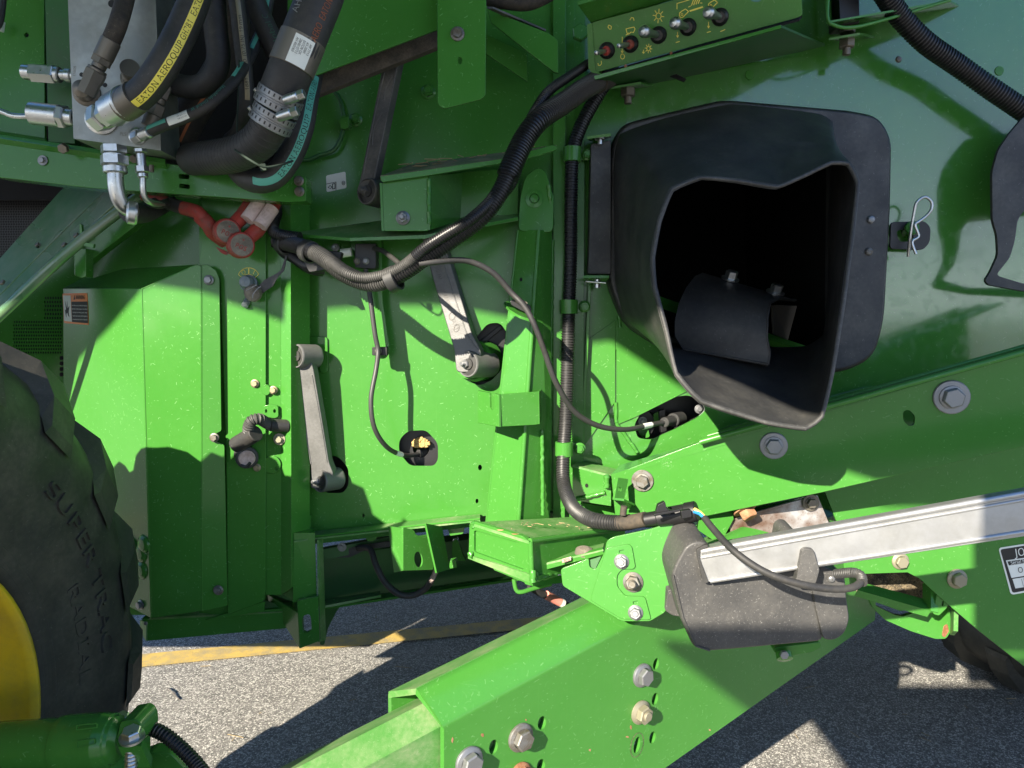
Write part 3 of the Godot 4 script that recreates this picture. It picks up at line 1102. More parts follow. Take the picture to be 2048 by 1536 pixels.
func left_wall() -> void:
	var pl := fp(1.249)
	var m := MB.new()
	plate(m, pts([398, 395, 530, 395, 530, 1200, 410, 1240, 398, 1240]), pl, 0.005, [], 0.6)
	var w := part("left_panel", m, M.green)
	m = MB.new()
	plate(m, pts([186, 395, 420, 395, 420, 1230, 186, 1230]), fp(1.37), 0.005, [], 0)
	part("upper_left_panel", m, M.green, w)
	m = MB.new()
	plate(m, rp([402, 385, 404, 480, 398, 528, 440, 556, 452, 900, 455, 1230, 527, 1203, 531, 1180, 532, 385], 4), fp(1.237), 0.004, [], 1)
	var lap := part("lap_sheet", m, M.green, w)
	m = MB.new()
	plate(m, pts([531, 385, 562, 385, 562, 1190, 531, 1190]), fp(1.243), 0.004, [], 0.6)
	part("seam_strip", m, M.green, w)
	m = MB.new()
	face(m, [562, 385, 1.243, 581, 385, 1.232, 583, 1175, 1.232, 562, 1190, 1.243], 0.06)
	part("folded_edge", m, M.green, w)
	# bosses, tab and fixings
	bolt(w, "flange_bolt", 510, 767, fp(1.236), 8.5, M.brass)
	bolt(w, "flange_bolt", 547, 780, fp(1.239), 8.5, M.brass)
	bolt(w, "washer_bolt", 559, 878, fp(1.239), 12, M.zinc_yellow)
	bolt(w, "flange_bolt", 514, 935, fp(1.236), 8, M.brass)
	m = MB.new()
	plate(m, rp([526, 812, 538, 809, 556, 811, 557, 834, 548, 837, 526, 833], 5), fp(1.235), 0.006, [circ(532, 822, 2.5, 4, 10), circ(549, 822, 3, 4, 10)], 1)
	part("fixing_tab", m, M.green, w)
	m = MB.new()
	plate(m, circ(532, 780, 9, 11), fp(1.236), 0.006, [], 1)
	part("boss", m, M.green, w)
	m = MB.new()
	plate(m, rp([530, 915, 552, 912, 562, 925, 560, 940, 548, 948, 530, 946], 6), fp(1.238), 0.004, [circ(553, 937, 3.4, 4.2, 10)], 1)
	part("fixing_tab", m, M.green, w)
	bolt(w, "short_nut", 545, 492, fp(1.242), 3, M.void, "plug")
	# 0 / 1 switch marking
	var lp := fp(1.2366)
	m = MB.new()
	var arc := PackedVector2Array()
	for i in 13:
		var t := deg_to_rad(200.0 + i * 140.0 / 12.0)
		arc.append(Vector2(497, 556) + Vector2(cos(t) * 21.5, sin(t) * 20.5))
	for i in 13:
		var t := deg_to_rad(340.0 - i * 140.0 / 12.0)
		arc.append(Vector2(497, 560) + Vector2(cos(t) * 12.5, sin(t) * 11.5))
	stroke(m, arc, 1.3, lp, true)
	stroke(m, pts([497.5, 537, 497.5, 548]), 2.2, lp)
	stroke(m, circ(487, 544.5, 3.3, 4.4, 14, -0.3), 1.1, lp, true)
	stroke(m, pts([509.5, 541, 506.5, 548]), 1.2, lp)
	part("switch_marking", m, M.print_yellow, lap)
	# battery disconnect
	m = MB.new()
	lathe(m, P(500, 568, 1.237), Vector3(0.05, 0.1, 1), [0.020, 0.0, 0.020, 0.012, 0.016, 0.014, 0.016, 0.03, 0.012, 0.04, 0.0, 0.043], 22)
	var sw := part("battery_switch", m, M.grey_plastic, w, "grey battery disconnect switch with a dirty red-tagged key")
	m = MB.new()
	lathe(m, P(508, 584, 1.225), Vector3(0.1, -0.25, 1), [0.019, 0.0, 0.021, 0.01, 0.017, 0.02, 0.0, 0.024], 16)
	part("switch_key", m, M.grime, sw)
	m = MB.new()
	lathe(m, P(498, 596, 1.24), Vector3(-0.2, -0.7, 0.6), [0.008, 0.0, 0.008, 0.025, 0.0, 0.027], 12)
	part("key_tip", m, M.grey_plastic, sw)
	m = MB.new()
	stroke(m, pts([492, 581, 502, 576, 513, 570]), 1.2, fp(1.205))
	stroke(m, pts([505, 596, 506, 588, 515, 577, 521, 573]), 1.2, fp(1.205))
	part("key_wire", m, M.zinc, sw)
	m = MB.new()
	plate(m, rp([515, 573, 530, 559, 553, 547, 562, 540, 571, 512, 574, 512, 568, 541, 555, 554, 546, 572, 528, 584, 520, 592], 3), fp(1.222), 0.003, [], 0)
	part("key_strap", m, M.rubber, sw)

func perforated(m: MB, pl: Plane, x0: float, y0: float, x1: float, y1: float, cx: float, cy: float, hx: float, hy: float) -> void:
	var rows := int((y1 - y0) / cy)
	var cols := int((x1 - x0) / cx)
	for r in rows:
		for c in cols:
			var ox := x0 + c * cx
			var oy := y0 + r * cy
			var ctr := Vector2(ox + cx * 0.5, oy + cy * 0.5)
			var sq := [Vector2(ox, oy), Vector2(ox + cx * 0.5, oy), Vector2(ox + cx, oy), Vector2(ox + cx, oy + cy * 0.5), Vector2(ox + cx, oy + cy), Vector2(ox + cx * 0.5, oy + cy), Vector2(ox, oy + cy), Vector2(ox, oy + cy * 0.5)]
			var sh := (cx * 0.12 if r % 2 == 0 else -cx * 0.12)
			for i in 8:
				var j := (i + 1) % 8
				var a: Vector2 = sq[i]
				var b: Vector2 = sq[j]
				var ha := ctr + Vector2(clampf((a - ctr).x, -hx, hx) * 0.9 + sh, clampf((a - ctr).y, -hy, hy) * (0.75 if i % 2 == 0 else 1.0))
				var hb := ctr + Vector2(clampf((b - ctr).x, -hx, hx) * 0.9 + sh, clampf((b - ctr).y, -hy, hy) * (0.75 if j % 2 == 0 else 1.0))
				m.quad(on(a.x, a.y, pl), on(b.x, b.y, pl), on(hb.x, hb.y, pl), on(ha.x, ha.y, pl), pl.normal)

func battery_box() -> void:
	var d := 1.218
	var m := MB.new()
	plate(m, rp([284, 578, 394, 529, 402, 532, 404, 1222, 302, 1237], 3), fp(d), 0.004, [], 1)
	var bx := part("battery_box", m, M.green, null, "tall folded green battery box cover")
	# slightly turned return of the front
	m = MB.new()
	var tp := pl3(P(403, 530, d), P(404, 1222, d), P(450, 1222, 1.227))
	plate(m, rp([403, 530, 415, 529, 432, 540, 439, 558, 443, 862, 431, 868, 431, 882, 449, 890, 455, 1212, 404, 1223], 4), tp, 0.004, [], 1)
	part("cover_flange", m, M.green, bx)
	var lf := pl3(P(283, 578, d), P(302, 1237, d), P(127, 577, 1.36))
	m = MB.new()
	plate(m, pts([126, 577, 284, 578, 303, 1237, 190, 1176, 128, 1130]), lf, 0.004, [], 0.6)
	var sd := part("box_side", m, M.green, bx)
	m = MB.new()
	plate(m, pts([283, 578, 126, 577, 190, 541, 394, 529]), pl3(P(283, 578, d), P(126, 577, 1.36), P(394, 529, 1.262)), 0.004, [], 0.6)
	part("box_top", m, M.green, bx)
	fold(bx, P(283, 578, d), P(302, 1237, d), 0.0022)
	fold(bx, P(283, 578, d), P(394, 529, d + 0.001), 0.0018)
	fold(bx, P(404, 534, d), P(404, 1222, d), 0.0012)
	# embossed dimples low on the side
	var rr := RandomNumberGenerator.new()
	rr.seed = 9
	for q in [[243, 1074], [264, 1090], [242, 1103], [283, 1107], [262, 1121], [240, 1138], [284, 1140], [264, 1157], [236, 1086], [288, 1088]]:
		m = MB.new()
		var c := on(q[0], q[1], lf)
		var b := frame(lf.normal)
		lathe(m, c, lf.normal, [0.024, -0.001, 0.021, 0.004, 0.014, 0.008, 0.006, 0.009, 0.0, 0.009], 16)
		part("dimple", m, M.green, sd)
	bolt(bx, "flange_bolt", 418, 560, fp(1.217), 10)
	bolt(bx, "flange_bolt", 429, 875, fp(1.219), 9.5)
	bolt(bx, "flange_bolt", 437, 1180, fp(1.219), 10)
	bolt(sd, "flange_bolt", 282, 1209, lf, 10)
	# warning sticker on the side
	var sp := pin(lf, 0.001)
	m = MB.new()
	plate(m, rp([125, 587, 174, 586, 177, 650, 128, 646], 2.5), sp, 0.0006, [], 0)
	var st := part("warning_sticker", m, M.label_orange, bx, "orange and black warning sticker with an explosion pictogram")
	m = MB.new()
	plate(m, pts([126, 591, 141, 591, 143.5, 643.5, 128.5, 642]), pin(sp, 0.0005), 0.0003, [], 0)
	part("pictogram_panel", m, M.label_white, st)
	m = MB.new()
	plate(m, pts([142.5, 603.5, 174.5, 603, 176, 646.5, 144, 644]), pin(sp, 0.0005), 0.0003, [], 0)
	part("text_panel", m, M.print_black, st)
	m = MB.new()
	plate(m, pts([130, 602, 132.5, 612, 133.5, 618, 134.3, 602, 135, 617, 138.5, 612, 137, 624, 137.6, 630, 139, 634, 136, 631, 134.5, 625, 132.6, 628, 133, 635, 131, 628, 130, 620, 132, 619]), pin(sp, 0.001), 0.0003, [], 0)
	part("explosion_mark", m, M.print_black, st)
	m = MB.new()
	plate(m, pts([147, 599, 148.5, 590.5, 150, 599]), pin(sp, 0.0006), 0.0003, [], 0)
	part("alert_triangle", m, M.print_black, st)
	write(st, "WARNING", 160.5, 594.8, sp, 7.5, 1, M.print_black, 0.36, true)
	var lines := ["Avoid serious injury or death from explosion.", "High levels of hydrogen gas are accumulated if", "battery box is not vented properly. Always", "ventilate well area after performing service", "or maintenance on batteries in battery box."]
	for i in 5:
		write(st, lines[i], 159.2 + i * 0.25, 611.0 + i * 7.0, pin(sp, 0.0006), 2.7, 1.5, M.label_white, 0.42)
	# frame under the box
	m = MB.new()
	face(m, [284, 1238, 1.23, 582, 1216, 1.27, 590, 1255, 1.27, 292, 1282, 1.23], 0.05)
	var fr := part("box_carrier", m, M.green)
	m = MB.new()
	face(m, [300, 1236, 1.23, 530, 1200, 1.29, 590, 1222, 1.27, 292, 1240, 1.232], 0.004)
	part("carrier_top", m, M.green_dusty, fr)
	m = MB.new()
	plate(m, pts([410, 1240, 530, 1203, 528, 1222, 412, 1241]), fp(1.241), 0.004, [], 0)
	part("lap_edge", m, M.green, fr)
	bolt(fr, "hex", 292, 1246, fp(1.2), 4)
	m = MB.new()
	face(m, [280, 1240, 1.25, 292, 1246, 1.21, 292, 1282, 1.21, 279, 1262, 1.25], 0.003)
	part("carrier_end", m, M.green_dusty, fr)

func diagonal_cover() -> void:
	# slanting duct cover at the upper left with its rails, and the perforated screens below it
	var m := MB.new()
	var p1 := pln(60, 470, 1.33, Vector3(-0.38, 0.55, 0.74))
	plate(m, pts([-300, 800, -300, 720, 0, 515, 130, 370, 232, 360, 218, 374, 135, 452, 0, 588, -300, 860]), p1, 0.006, [circ(76, 491, 5, 6, 10)], 1)
	var dc := part("duct_cover", m, M.green_dull)
	m = MB.new()
	var p2 := pin(p1, 0.004)
	plate(m, pts([-300, 868, 0, 590, 135, 454, 220, 372, 262, 378, 150, 480, 0, 618, -300, 900]), p2, 0.006, [], 1)
	part("duct_flange", m, M.green_dull, dc)
	m = MB.new()
	var e := C([-300, 918, 1.20, 0, 630, 1.20, 150, 492, 1.22, 285, 388, 1.26], 0.02)
	tube(m, e, 0.013, 12)
	part("duct_tube", m, M.green_dull, dc)
	m = MB.new()
	plate(m, pts([150, 492, 232, 432, 280, 405, 285, 440, 270, 452, 170, 530]), fp(1.27), 0.03, [], 1)
	part("duct_rail", m, M.green, dc)
	for b in [[130, 491], [154, 472], [7, 566]]:
		bolt(dc, "hex", b[0], b[1], pin(p2, 0.004), 6, M.steel_dirty)
	bolt(dc, "hex", 76, 490, pin(p1, 0.003), 5, M.steel_dirty)
	m = MB.new()
	plate(m, rp([148, 497, 172, 497, 172, 553, 163, 556, 149, 550], 2), fp(1.25), 0.03, [], 1)
	var dp := part("duct_post", m, M.green, dc)
	m = MB.new()
	plate(m, rp([159, 446, 163, 450, 166, 484, 188, 488, 186, 496, 160, 490], 2), fp(1.22), 0.008, [], 0.5)
	part("duct_latch", m, M.green, dc)
	# backing sheet
	m = MB.new()
	plate(m, pts([-900, 640, 30, 620, 150, 500, 188, 500, 188, 1200, -900, 1200]), fp(1.43), 0.005, [pts([88, 592, 124, 592, 124, 640, 88, 640]), pts([26, 640.5, 124, 640.5, 124, 708, 26, 708])], 0)
	var scr := part("screen_sheet", m, M.green)
	m = MB.new()
	perforated(m, fp(1.43), 88, 592, 124, 640, 5.1, 8.0, 1.75, 2.7)
	perforated(m, fp(1.43), 26, 640.5, 124, 708.5, 4.9, 6.8, 1.65, 2.2)
	part("perforated_screen", m, M.green, scr)
	m = MB.new()
	plate(m, pts([0, 560, 160, 560, 160, 740, 0, 740]), fp(1.55), 0.01, [], 0)
	part("screen_backing", m, M.void, scr)
	m = MB.new()
	for i in 4:
		plate(m, rp([119, 712 + i * 11, 126, 712 + i * 11, 126, 720 + i * 11, 119, 720 + i * 11], 3), fp(1.425), 0.002, [], 0)
	part("screen_slot", m, M.void, scr)
	# dark radiator mesh in the corner
	m = MB.new()
	plate(m, pts([-900, 350, 130, 360, 130, 372, 0, 516, -200, 700, -900, 760]), fp(1.52), 0.01, [], 0)
	var rad := part("radiator_backing", m, M.void)
	m = MB.new()
	perforated(m, fp(1.50), -60, 356, 120, 520, 5.0, 5.0, 2.1, 2.1)
	part("radiator_mesh", m, M.plastic_black, rad)

func frame_posts() -> void:
	var m := MB.new()
	var q := [581, 395, 613, 395, 615, 1066, 584, 1066]
	plate(m, pts(q), fp(1.285), 0.03, [], 1)
	var ps := part("frame_post", m, M.green)
	m = MB.new()
	face(m, [613, 395, 1.285, 618, 395, 1.299, 620, 1066, 1.299, 615, 1066, 1.285], 0.003)
	part("post_return", m, M.green, ps)
	m = MB.new()
	face(m, [588, 1066, 1.235, 630, 1066, 1.245, 634, 1196, 1.245, 586, 1205, 1.235], 0.05)
	part("lower_post", m, M.green, ps)
	m = MB.new()
	face(m, [586, 1066, 1.27, 624, 1060, 1.285, 626, 1076, 1.245, 588, 1082, 1.232], 0.004)
	part("post_cap", m, M.green_dusty, ps)
	m = MB.new()
	plate(m, rp([594, 1202, 636, 1194, 639, 1282, 600, 1297], 2), fp(1.225), 0.012, [rp([604, 1232, 621, 1227, 624, 1262, 606, 1268], 9)], 1)
	part("foot_plate", m, M.green, ps)
	m = MB.new()
	face(m, [637, 1080, 1.24, 646, 1076, 1.26, 652, 1280, 1.26, 639, 1284, 1.24], 0.004)
	part("post_edge", m, M.green_dusty, ps)
	m = MB.new()
	plate(m, pts([534, 1188, 596, 1226, 599, 1297, 536, 1200]), pl3(P(534, 1188, 1.30), P(596, 1226, 1.235), P(599, 1297, 1.235)), 0.006, [], 0.6)
	part("gusset", m, M.green, ps)
	m = MB.new()
	face(m, [533, 1165, 1.30, 583, 1168, 1.25, 590, 1205, 1.24, 536, 1185, 1.28], 0.006)
	part("sill_plate", m, M.green_dusty, ps)
	m = MB.new()
	plate(m, pts([520, 1150, 604, 1150, 604, 1262, 520, 1246]), fp(1.315), 0.006, [], 0)
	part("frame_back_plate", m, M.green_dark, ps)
	# cross member going back under the hull
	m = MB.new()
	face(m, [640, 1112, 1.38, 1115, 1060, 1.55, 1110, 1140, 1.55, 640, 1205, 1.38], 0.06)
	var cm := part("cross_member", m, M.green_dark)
	m = MB.new()
	face(m, [640, 1200, 1.375, 760, 1182, 1.41, 762, 1190, 1.36, 640, 1213, 1.33], 0.006)
	face(m, [640, 1204, 1.36, 1110, 1138, 1.53, 1110, 1146, 1.50, 640, 1216, 1.33], 0.006)
	part("member_flange", m, M.green, cm)
	m = MB.new()
	plate(m, rp([640, 1215, 690, 1200, 672, 1225, 655, 1258, 648, 1290, 640, 1290], 3), fp(1.37), 0.008, [], 0.5)
	part("member_web", m, M.green_dark, cm)
	m = MB.new()
	face(m, [640, 1100, 1.32, 790, 1072, 1.36, 790, 1090, 1.36, 640, 1122, 1.32], 0.02)
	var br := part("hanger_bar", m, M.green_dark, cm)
	bolt(br, "washer_bolt", 684, 1094, fp(1.315), 9)
	m = MB.new()
	plate(m, rp([660, 1108, 700, 1096, 740, 1088, 780, 1082, 780, 1094, 735, 1098, 700, 1115, 672, 1116], 4), fp(1.335), 0.004, [], 0.5)
	part("rubber_seal", m, M.rubber, cm)
	m = MB.new()
	plate(m, rp([726, 1068, 757, 1062, 752, 1080, 745, 1083, 735, 1083], 3), fp(1.29), 0.005, [], 0.5)
	plate(m, rp([893, 1050, 932, 1046, 926, 1068, 900, 1072], 3), fp(1.29), 0.005, [], 0.5)
	part("lip_tab", m, M.green, cm)
	m = MB.new()
	plate(m, rp([905, 1082, 915, 1078, 925, 1110, 932, 1122, 912, 1122, 904, 1112], 3), fp(1.40), 0.02, [], 1)
	part("inner_bracket", m, M.green, cm)
	# hanging bracket with an oval hole
	m = MB.new()
	var hp := pl3(P(810, 1060, 1.20), P(862, 1058, 1.24), P(815, 1140, 1.20))
	plate(m, rp([806, 1054, 828, 1060, 833, 1070, 842, 1072, 858, 1069, 868, 1140, 806, 1142], 4), hp, 0.005, [circ(837, 1119, 8.5, 16, 18, -0.12)], 1)
	var hb := part("hanging_bracket", m, M.green)
	m = MB.new()
	face(m, [776, 1053, 1.235, 807, 1057, 1.20, 808, 1141, 1.20, 788, 1145, 1.215], 0.005)
	part("bracket_wing", m, M.green, hb)
	m = MB.new()
	face(m, [852, 1047, 1.195, 884, 1053, 1.235, 900, 1138, 1.235, 874, 1146, 1.195], 0.005)
	part("bracket_wing", m, M.green, hb)
	m = MB.new()
	plate(m, rp([900, 1122, 912, 1120, 914, 1136, 898, 1138], 2), fp(1.25), 0.02, [], 1)
	part("bracket_tab", m, M.green, hb)

func shelf() -> void:
	# upper ledge with dirt on it, the box bracket below and the lower flange
	var m := MB.new()
	face(m, [760, 352, 1.14, 1000, 318, 1.17, 1113, 290, 1.24, 818, 330, 1.30], 0.008)
	var sh := part("shelf_ledge", m, M.shelf_dirt)
	m = MB.new()
	plate(m, rp([760, 353, 862, 338, 1000, 318, 1104, 290, 1114, 292, 1112, 300, 1050, 318, 1000, 327, 862, 350, 764, 364], 2), fp(1.14), 0.008, [], 0.6)
	part("ledge_edge", m, M.green, sh)
	m = MB.new()
	plate(m, rp([764, 366, 852, 351, 858, 355, 862, 450, 855, 462, 768, 462], 3), fp(1.15), 0.006, [], 1)
	var fb := part("bracket_face", m, M.green, sh)
	m = MB.new()
	face(m, [858, 352, 1.15, 930, 345, 1.295, 925, 440, 1.295, 860, 460, 1.15], 0.005)
	part("bracket_side", m, M.green, sh)
	m = MB.new()
	face(m, [764, 366, 1.15, 768, 462, 1.15, 780, 455, 1.295, 778, 366, 1.295], 0.005)
	part("bracket_side", m, M.green, sh)
	bolt(fb, "stud_nut", 806, 436, fp(1.148), 14)
	m = MB.new()
	bead(m, P(858, 357, 1.148), P(858, 448, 1.148), 0.005)
	bead(m, P(922, 352, 1.29), P(920, 415, 1.29), 0.004)
	part("weld_bead", m, M.green, sh)
	m = MB.new()
	face(m, [578, 466, 1.24, 768, 440, 1.30, 1036, 425, 1.30, 700, 476, 1.17], 0.006)
	face(m, [700, 476, 1.17, 840, 440, 1.30, 1036, 425, 1.30, 850, 470, 1.16], 0.006)
	face(m, [850, 470, 1.16, 900, 436, 1.30, 1036, 425, 1.30, 1036, 436, 1.25], 0.006)
	part("lower_flange", m, M.green_dusty, sh)
	m = MB.new()
	face(m, [578, 466, 1.24, 700, 476, 1.17, 700, 482, 1.17, 578, 472, 1.24], 0.006)
	face(m, [700, 476, 1.17, 850, 470, 1.16, 850, 477, 1.16, 700, 482, 1.17], 0.006)
	face(m, [850, 470, 1.16, 1036, 434, 1.25, 1036, 440, 1.25, 850, 477, 1.16], 0.006)
	part("flange_edge", m, M.green, sh)
	# back face of the shelf recess
	m = MB.new()
	plate(m, rp([862, 350, 1038, 335, 1036, 428, 862, 445], 3), fp(1.285), 0.005, [], 0.5)
	part("recess_back", m, M.green, sh)

func column() -> void:
	# tapering column right of the link panel
	var m := MB.new()
	var cp := pl3(P(1040, 350, 1.262), P(1108, 350, 1.256), P(1000, 1040, 1.24))
	plate(m, rp([1040, 395, 1050, 352, 1076, 334, 1092, 342, 1108, 395, 1106, 465, 1036, 462], 12), pin(cp, 0.0), 0.006, [], 1.5)
	var col := part("column", m, M.green)
	m = MB.new()
	face(m, [1036, 460, 1.268, 1078, 460, 1.243, 1036, 1058, 1.21, 972, 1052, 1.25], 0.006)
	part("column_face", m, M.green, col)
	m = MB.new()
	face(m, [1078, 460, 1.243, 1104, 460, 1.272, 1100, 1050, 1.262, 1036, 1058, 1.21], 0.006)
	part("column_side", m, M.green, col)
	m = MB.new()
	lathe(m, on(1069, 398, cp), cp.normal, [0.021, 0.0, 0.021, 0.003, 0.012, 0.004, 0.011, 0.001, 0.0, 0.001], 22)
	lathe(m, on(1069, 398, cp), cp.normal, [0.0105, 0.0, 0.0095, 0.006, 0.0, 0.007], 16)
	part("column_stud", m, M.green, col)
	m = MB.new()
	bead(m, P(1098, 370, 1.255), P(1104, 450, 1.262), 0.006)
	bead(m, P(1084, 860, 1.245), P(1086, 1030, 1.235), 0.005)
	part("weld_bead", m, M.green, col)
	var fcp := pl3(P(1036, 460, 1.268), P(1078, 460, 1.243), P(972, 1052, 1.25))
	for h in [[1040, 704, 5, 9], [1009, 961, 4.5, 7], [1004, 1006, 3, 4.5], [1042, 559, 2.5, 4]]:
		m = MB.new()
		plate(m, circ(h[0], h[1], h[2], h[3], 14), pin(fcp, 0.0006), 0.0004, [], 0)
		part("column_hole", m, M.void, col)
	m = MB.new()
	plate(m, rp([986, 1058, 990, 1045, 1000, 1043, 1010, 1052, 1012, 1061], 3), pin(fcp, 0.0008), 0.0004, [], 0)
	part("drain_notch", m, M.rusty, col)
	fold(col, P(1078, 460, 1.243), P(1036, 1058, 1.21), 0.006)
	fold(col, P(1036, 460, 1.268), P(972, 1052, 1.25), 0.003)
	# upright channel behind the ribbed conduit
	m = MB.new()
	plate(m, pts([1106, -200, 1132, -200, 1130, 1050, 1106, 1050]), fp(1.285), 0.03, [], 1.2)
	part("upright_edge", m, M.green, col)
	m = MB.new()
	plate(m, pts([1132, -200, 1172, -200, 1166, 1050, 1130, 1050]), fp(1.302), 0.02, [], 0.8)
	part("upright_channel", m, M.green, col)
	m = MB.new()
	plate(m, pts([1190, 270, 1197, 270, 1166, 925, 1160, 925]), fp(1.303), 0.015, [], 1.0)
	part("upright_lip", m, M.green, col)
	m = MB.new()
	bead(m, P(1105, 480, 1.28), P(1098, 1020, 1.275), 0.005)
	part("weld_bead", m, M.green, col)
	# U bracket on the column
	m = MB.new()
	var bp := pl3(P(993, 790, 1.18), P(1078, 784, 1.21), P(993, 852, 1.18))
	plate(m, rp([995, 789, 1078, 783, 1079, 848, 1072, 850, 997, 854], 3), bp, 0.005, [], 1.2)
	var ub := part("slotted_bracket", m, M.green)
	m = MB.new()
	var sp := pl3(P(955, 781, 1.24), P(997, 789, 1.18), P(955, 845, 1.24))
	plate(m, pts([955, 781, 979, 786, 979.5, 815, 983, 821, 987, 817, 988, 787, 997, 789, 998, 854, 955, 846]), sp, 0.005, [], 0.8)
	part("bracket_wing", m, M.green, ub)
	m = MB.new()
	face(m, [1078, 783, 1.21, 1083, 779, 1.25, 1083, 843, 1.25, 1079, 848, 1.21], 0.004)
	part("bracket_wing", m, M.green, ub)
	# cable tray tab on the column
	m = MB.new()
	plate(m, rp([1007, 605, 1015, 601, 1045, 618, 1062, 632, 1064, 640, 1040, 632, 1020, 620], 3), pl3(P(1007, 605, 1.21), P(1062, 632, 1.17), P(1045, 612, 1.24)), 0.005, [], 1)
	var tb := part("clip_tab", m, M.green)
	m = MB.new()
	plate(m, rp([1020, 601, 1038, 597, 1062, 612, 1064, 622, 1048, 624, 1022, 610], 4), fp(1.17), 0.02, [], 1.2)
	part("cable_clip", m, M.plastic_black, tb)
	m = MB.new()
	plate(m, rp([1026, 596, 1040, 596, 1056, 606, 1052, 612, 1034, 606], 3), fp(1.16), 0.01, [], 1)
	part("clip_latch", m, M.grime, tb)

func foot() -> void:
	var m := MB.new()
	# end cap of the square tube
	var ep := pl3(P(940, 1045, 1.13), P(1062, 1080, 1.05), P(940, 1105, 1.13))
	plate(m, rp([938, 1048, 945, 1042, 1045, 1072, 1060, 1085, 1062, 1162, 1052, 1158, 936, 1116], 6), ep, 0.01, [rp([948, 1060, 1040, 1086, 1048, 1095, 1048, 1140, 948, 1104], 5)], 1.5)
	var ft := part("square_tube_end", m, M.green)
	m = MB.new()
	plate(m, pts([944, 1055, 1052, 1086, 1052, 1145, 944, 1108]), pin(ep, -0.006), 0.006, [], 0)
	part("end_cap", m, M.green, ft)
	m = MB.new()
	face(m, [936, 1110, 1.128, 1064, 1150, 1.045, 1066, 1168, 1.045, 936, 1117, 1.128], 0.02)
	part("base_strip", m, M.green_dusty, ft)
	m = MB.new()
	face(m, [1060, 1084, 1.052, 1250, 1058, 1.24, 1250, 1110, 1.24, 1062, 1165, 1.05], 0.006)
	part("tube_side", m, M.green, ft)
	m = MB.new()
	face(m, [940, 1045, 1.13, 1058, 1082, 1.05, 1250, 1058, 1.24, 1140, 1034, 1.27], 0.006)
	part("tube_top", m, M.green_dusty, ft)
	m = MB.new()
	face(m, [985, 1130, 1.11, 1060, 1158, 1.05, 1064, 1171, 1.05, 988, 1140, 1.11], 0.03)
	face(m, [1064, 1158, 1.05, 1125, 1150, 1.12, 1125, 1166, 1.12, 1066, 1172, 1.05], 0.02)
	part("tube_underside", m, M.green, ft)
	for e in [[945, 1044, 1.128, 948, 1054, 1.128], [940, 1105, 1.126, 946, 1112, 1.122], [1064, 1160, 1.043, 1110, 1148, 1.10], [1066, 1140, 1.045, 1066, 1165, 1.04]]:
		m = MB.new()
		bead(m, P(e[0], e[1], e[2]), P(e[3], e[4], e[5]), 0.007)
		part("weld_bead", m, M.green, ft)
	fold(ft, P(1061, 1084, 1.051), P(1064, 1162, 1.048), 0.006)
	fold(ft, P(1060, 1083, 1.051), P(1250, 1058, 1.239), 0.006)
	# wire hoop below
	m = MB.new()
	tube(m, C([1028, 1158, 1.12, 1030, 1172, 1.12, 1034, 1182, 1.12, 1044, 1184, 1.12, 1070, 1176, 1.13, 1102, 1168, 1.14]), 0.005, 10)
	part("wire_hoop", m, M.green, ft)
	# flat bar leading to the lamp bracket
	m = MB.new()
	face(m, [1088, 1128, 1.08, 1205, 1098, 1.06, 1208, 1108, 1.06, 1088, 1140, 1.08], 0.012)
	var fb := part("flat_bar", m, M.green)
	m = MB.new()
	face(m, [1088, 1127, 1.08, 1150, 1100, 1.14, 1208, 1086, 1.12, 1206, 1098, 1.06], 0.004)
	part("bar_top", m, M.green_dusty, fb)
	m = MB.new()
	plate(m, pts([1124, 1118, 1142, 1113, 1142, 1121, 1124, 1126]), fp(1.065), 0.001, [], 0)
	part("worn_patch", m, M.sleeve_pale, fb)
	write(fb, "10SL", 1133, 1119.5, fp(1.0635), 6, -15, M.rusty, 0.8)
	m = MB.new()
	lathe(m, P(1168, 1106, 1.08), Vector3(0, 1, 0.2), [0.02, 0.0, 0.018, 0.008, 0.01, 0.012, 0.0, 0.013], 16)
	part("grease_cap", m, M.grime, fb)
	# short stub of the side beam against the column
	m = MB.new()
	face(m, [1145, 932, 1.27, 1222, 950, 1.25, 1222, 1012, 1.25, 1145, 1000, 1.27], 0.01)
	var sb := part("beam_stub", m, M.green)
	m = MB.new()
	face(m, [1145, 930, 1.27, 1222, 950, 1.25, 1240, 940, 1.30, 1160, 920, 1.32], 0.005)
	part("stub_top", m, M.green_dusty, sb)
	m = MB.new()
	plate(m, circ(1173, 971, 3, 4, 10), pl3(P(1145, 932, 1.268), P(1222, 950, 1.248), P(1145, 1000, 1.268)), 0.0005, [], 0)
	part("stub_hole", m, M.void, sb)
	m = MB.new()
	bead(m, P(1150, 1000, 1.262), P(1210, 985, 1.25), 0.005)
	bead(m, P(1213, 950, 1.245), P(1213, 975, 1.245), 0.007)
	part("weld_bead", m, M.green, sb)
	m = MB.new()
	plate(m, pts([1120, 1000, 1225, 1015, 1240, 1060, 1120, 1060]), fp(1.30), 0.006, [], 0)
	part("stub_back", m, M.green, sb)

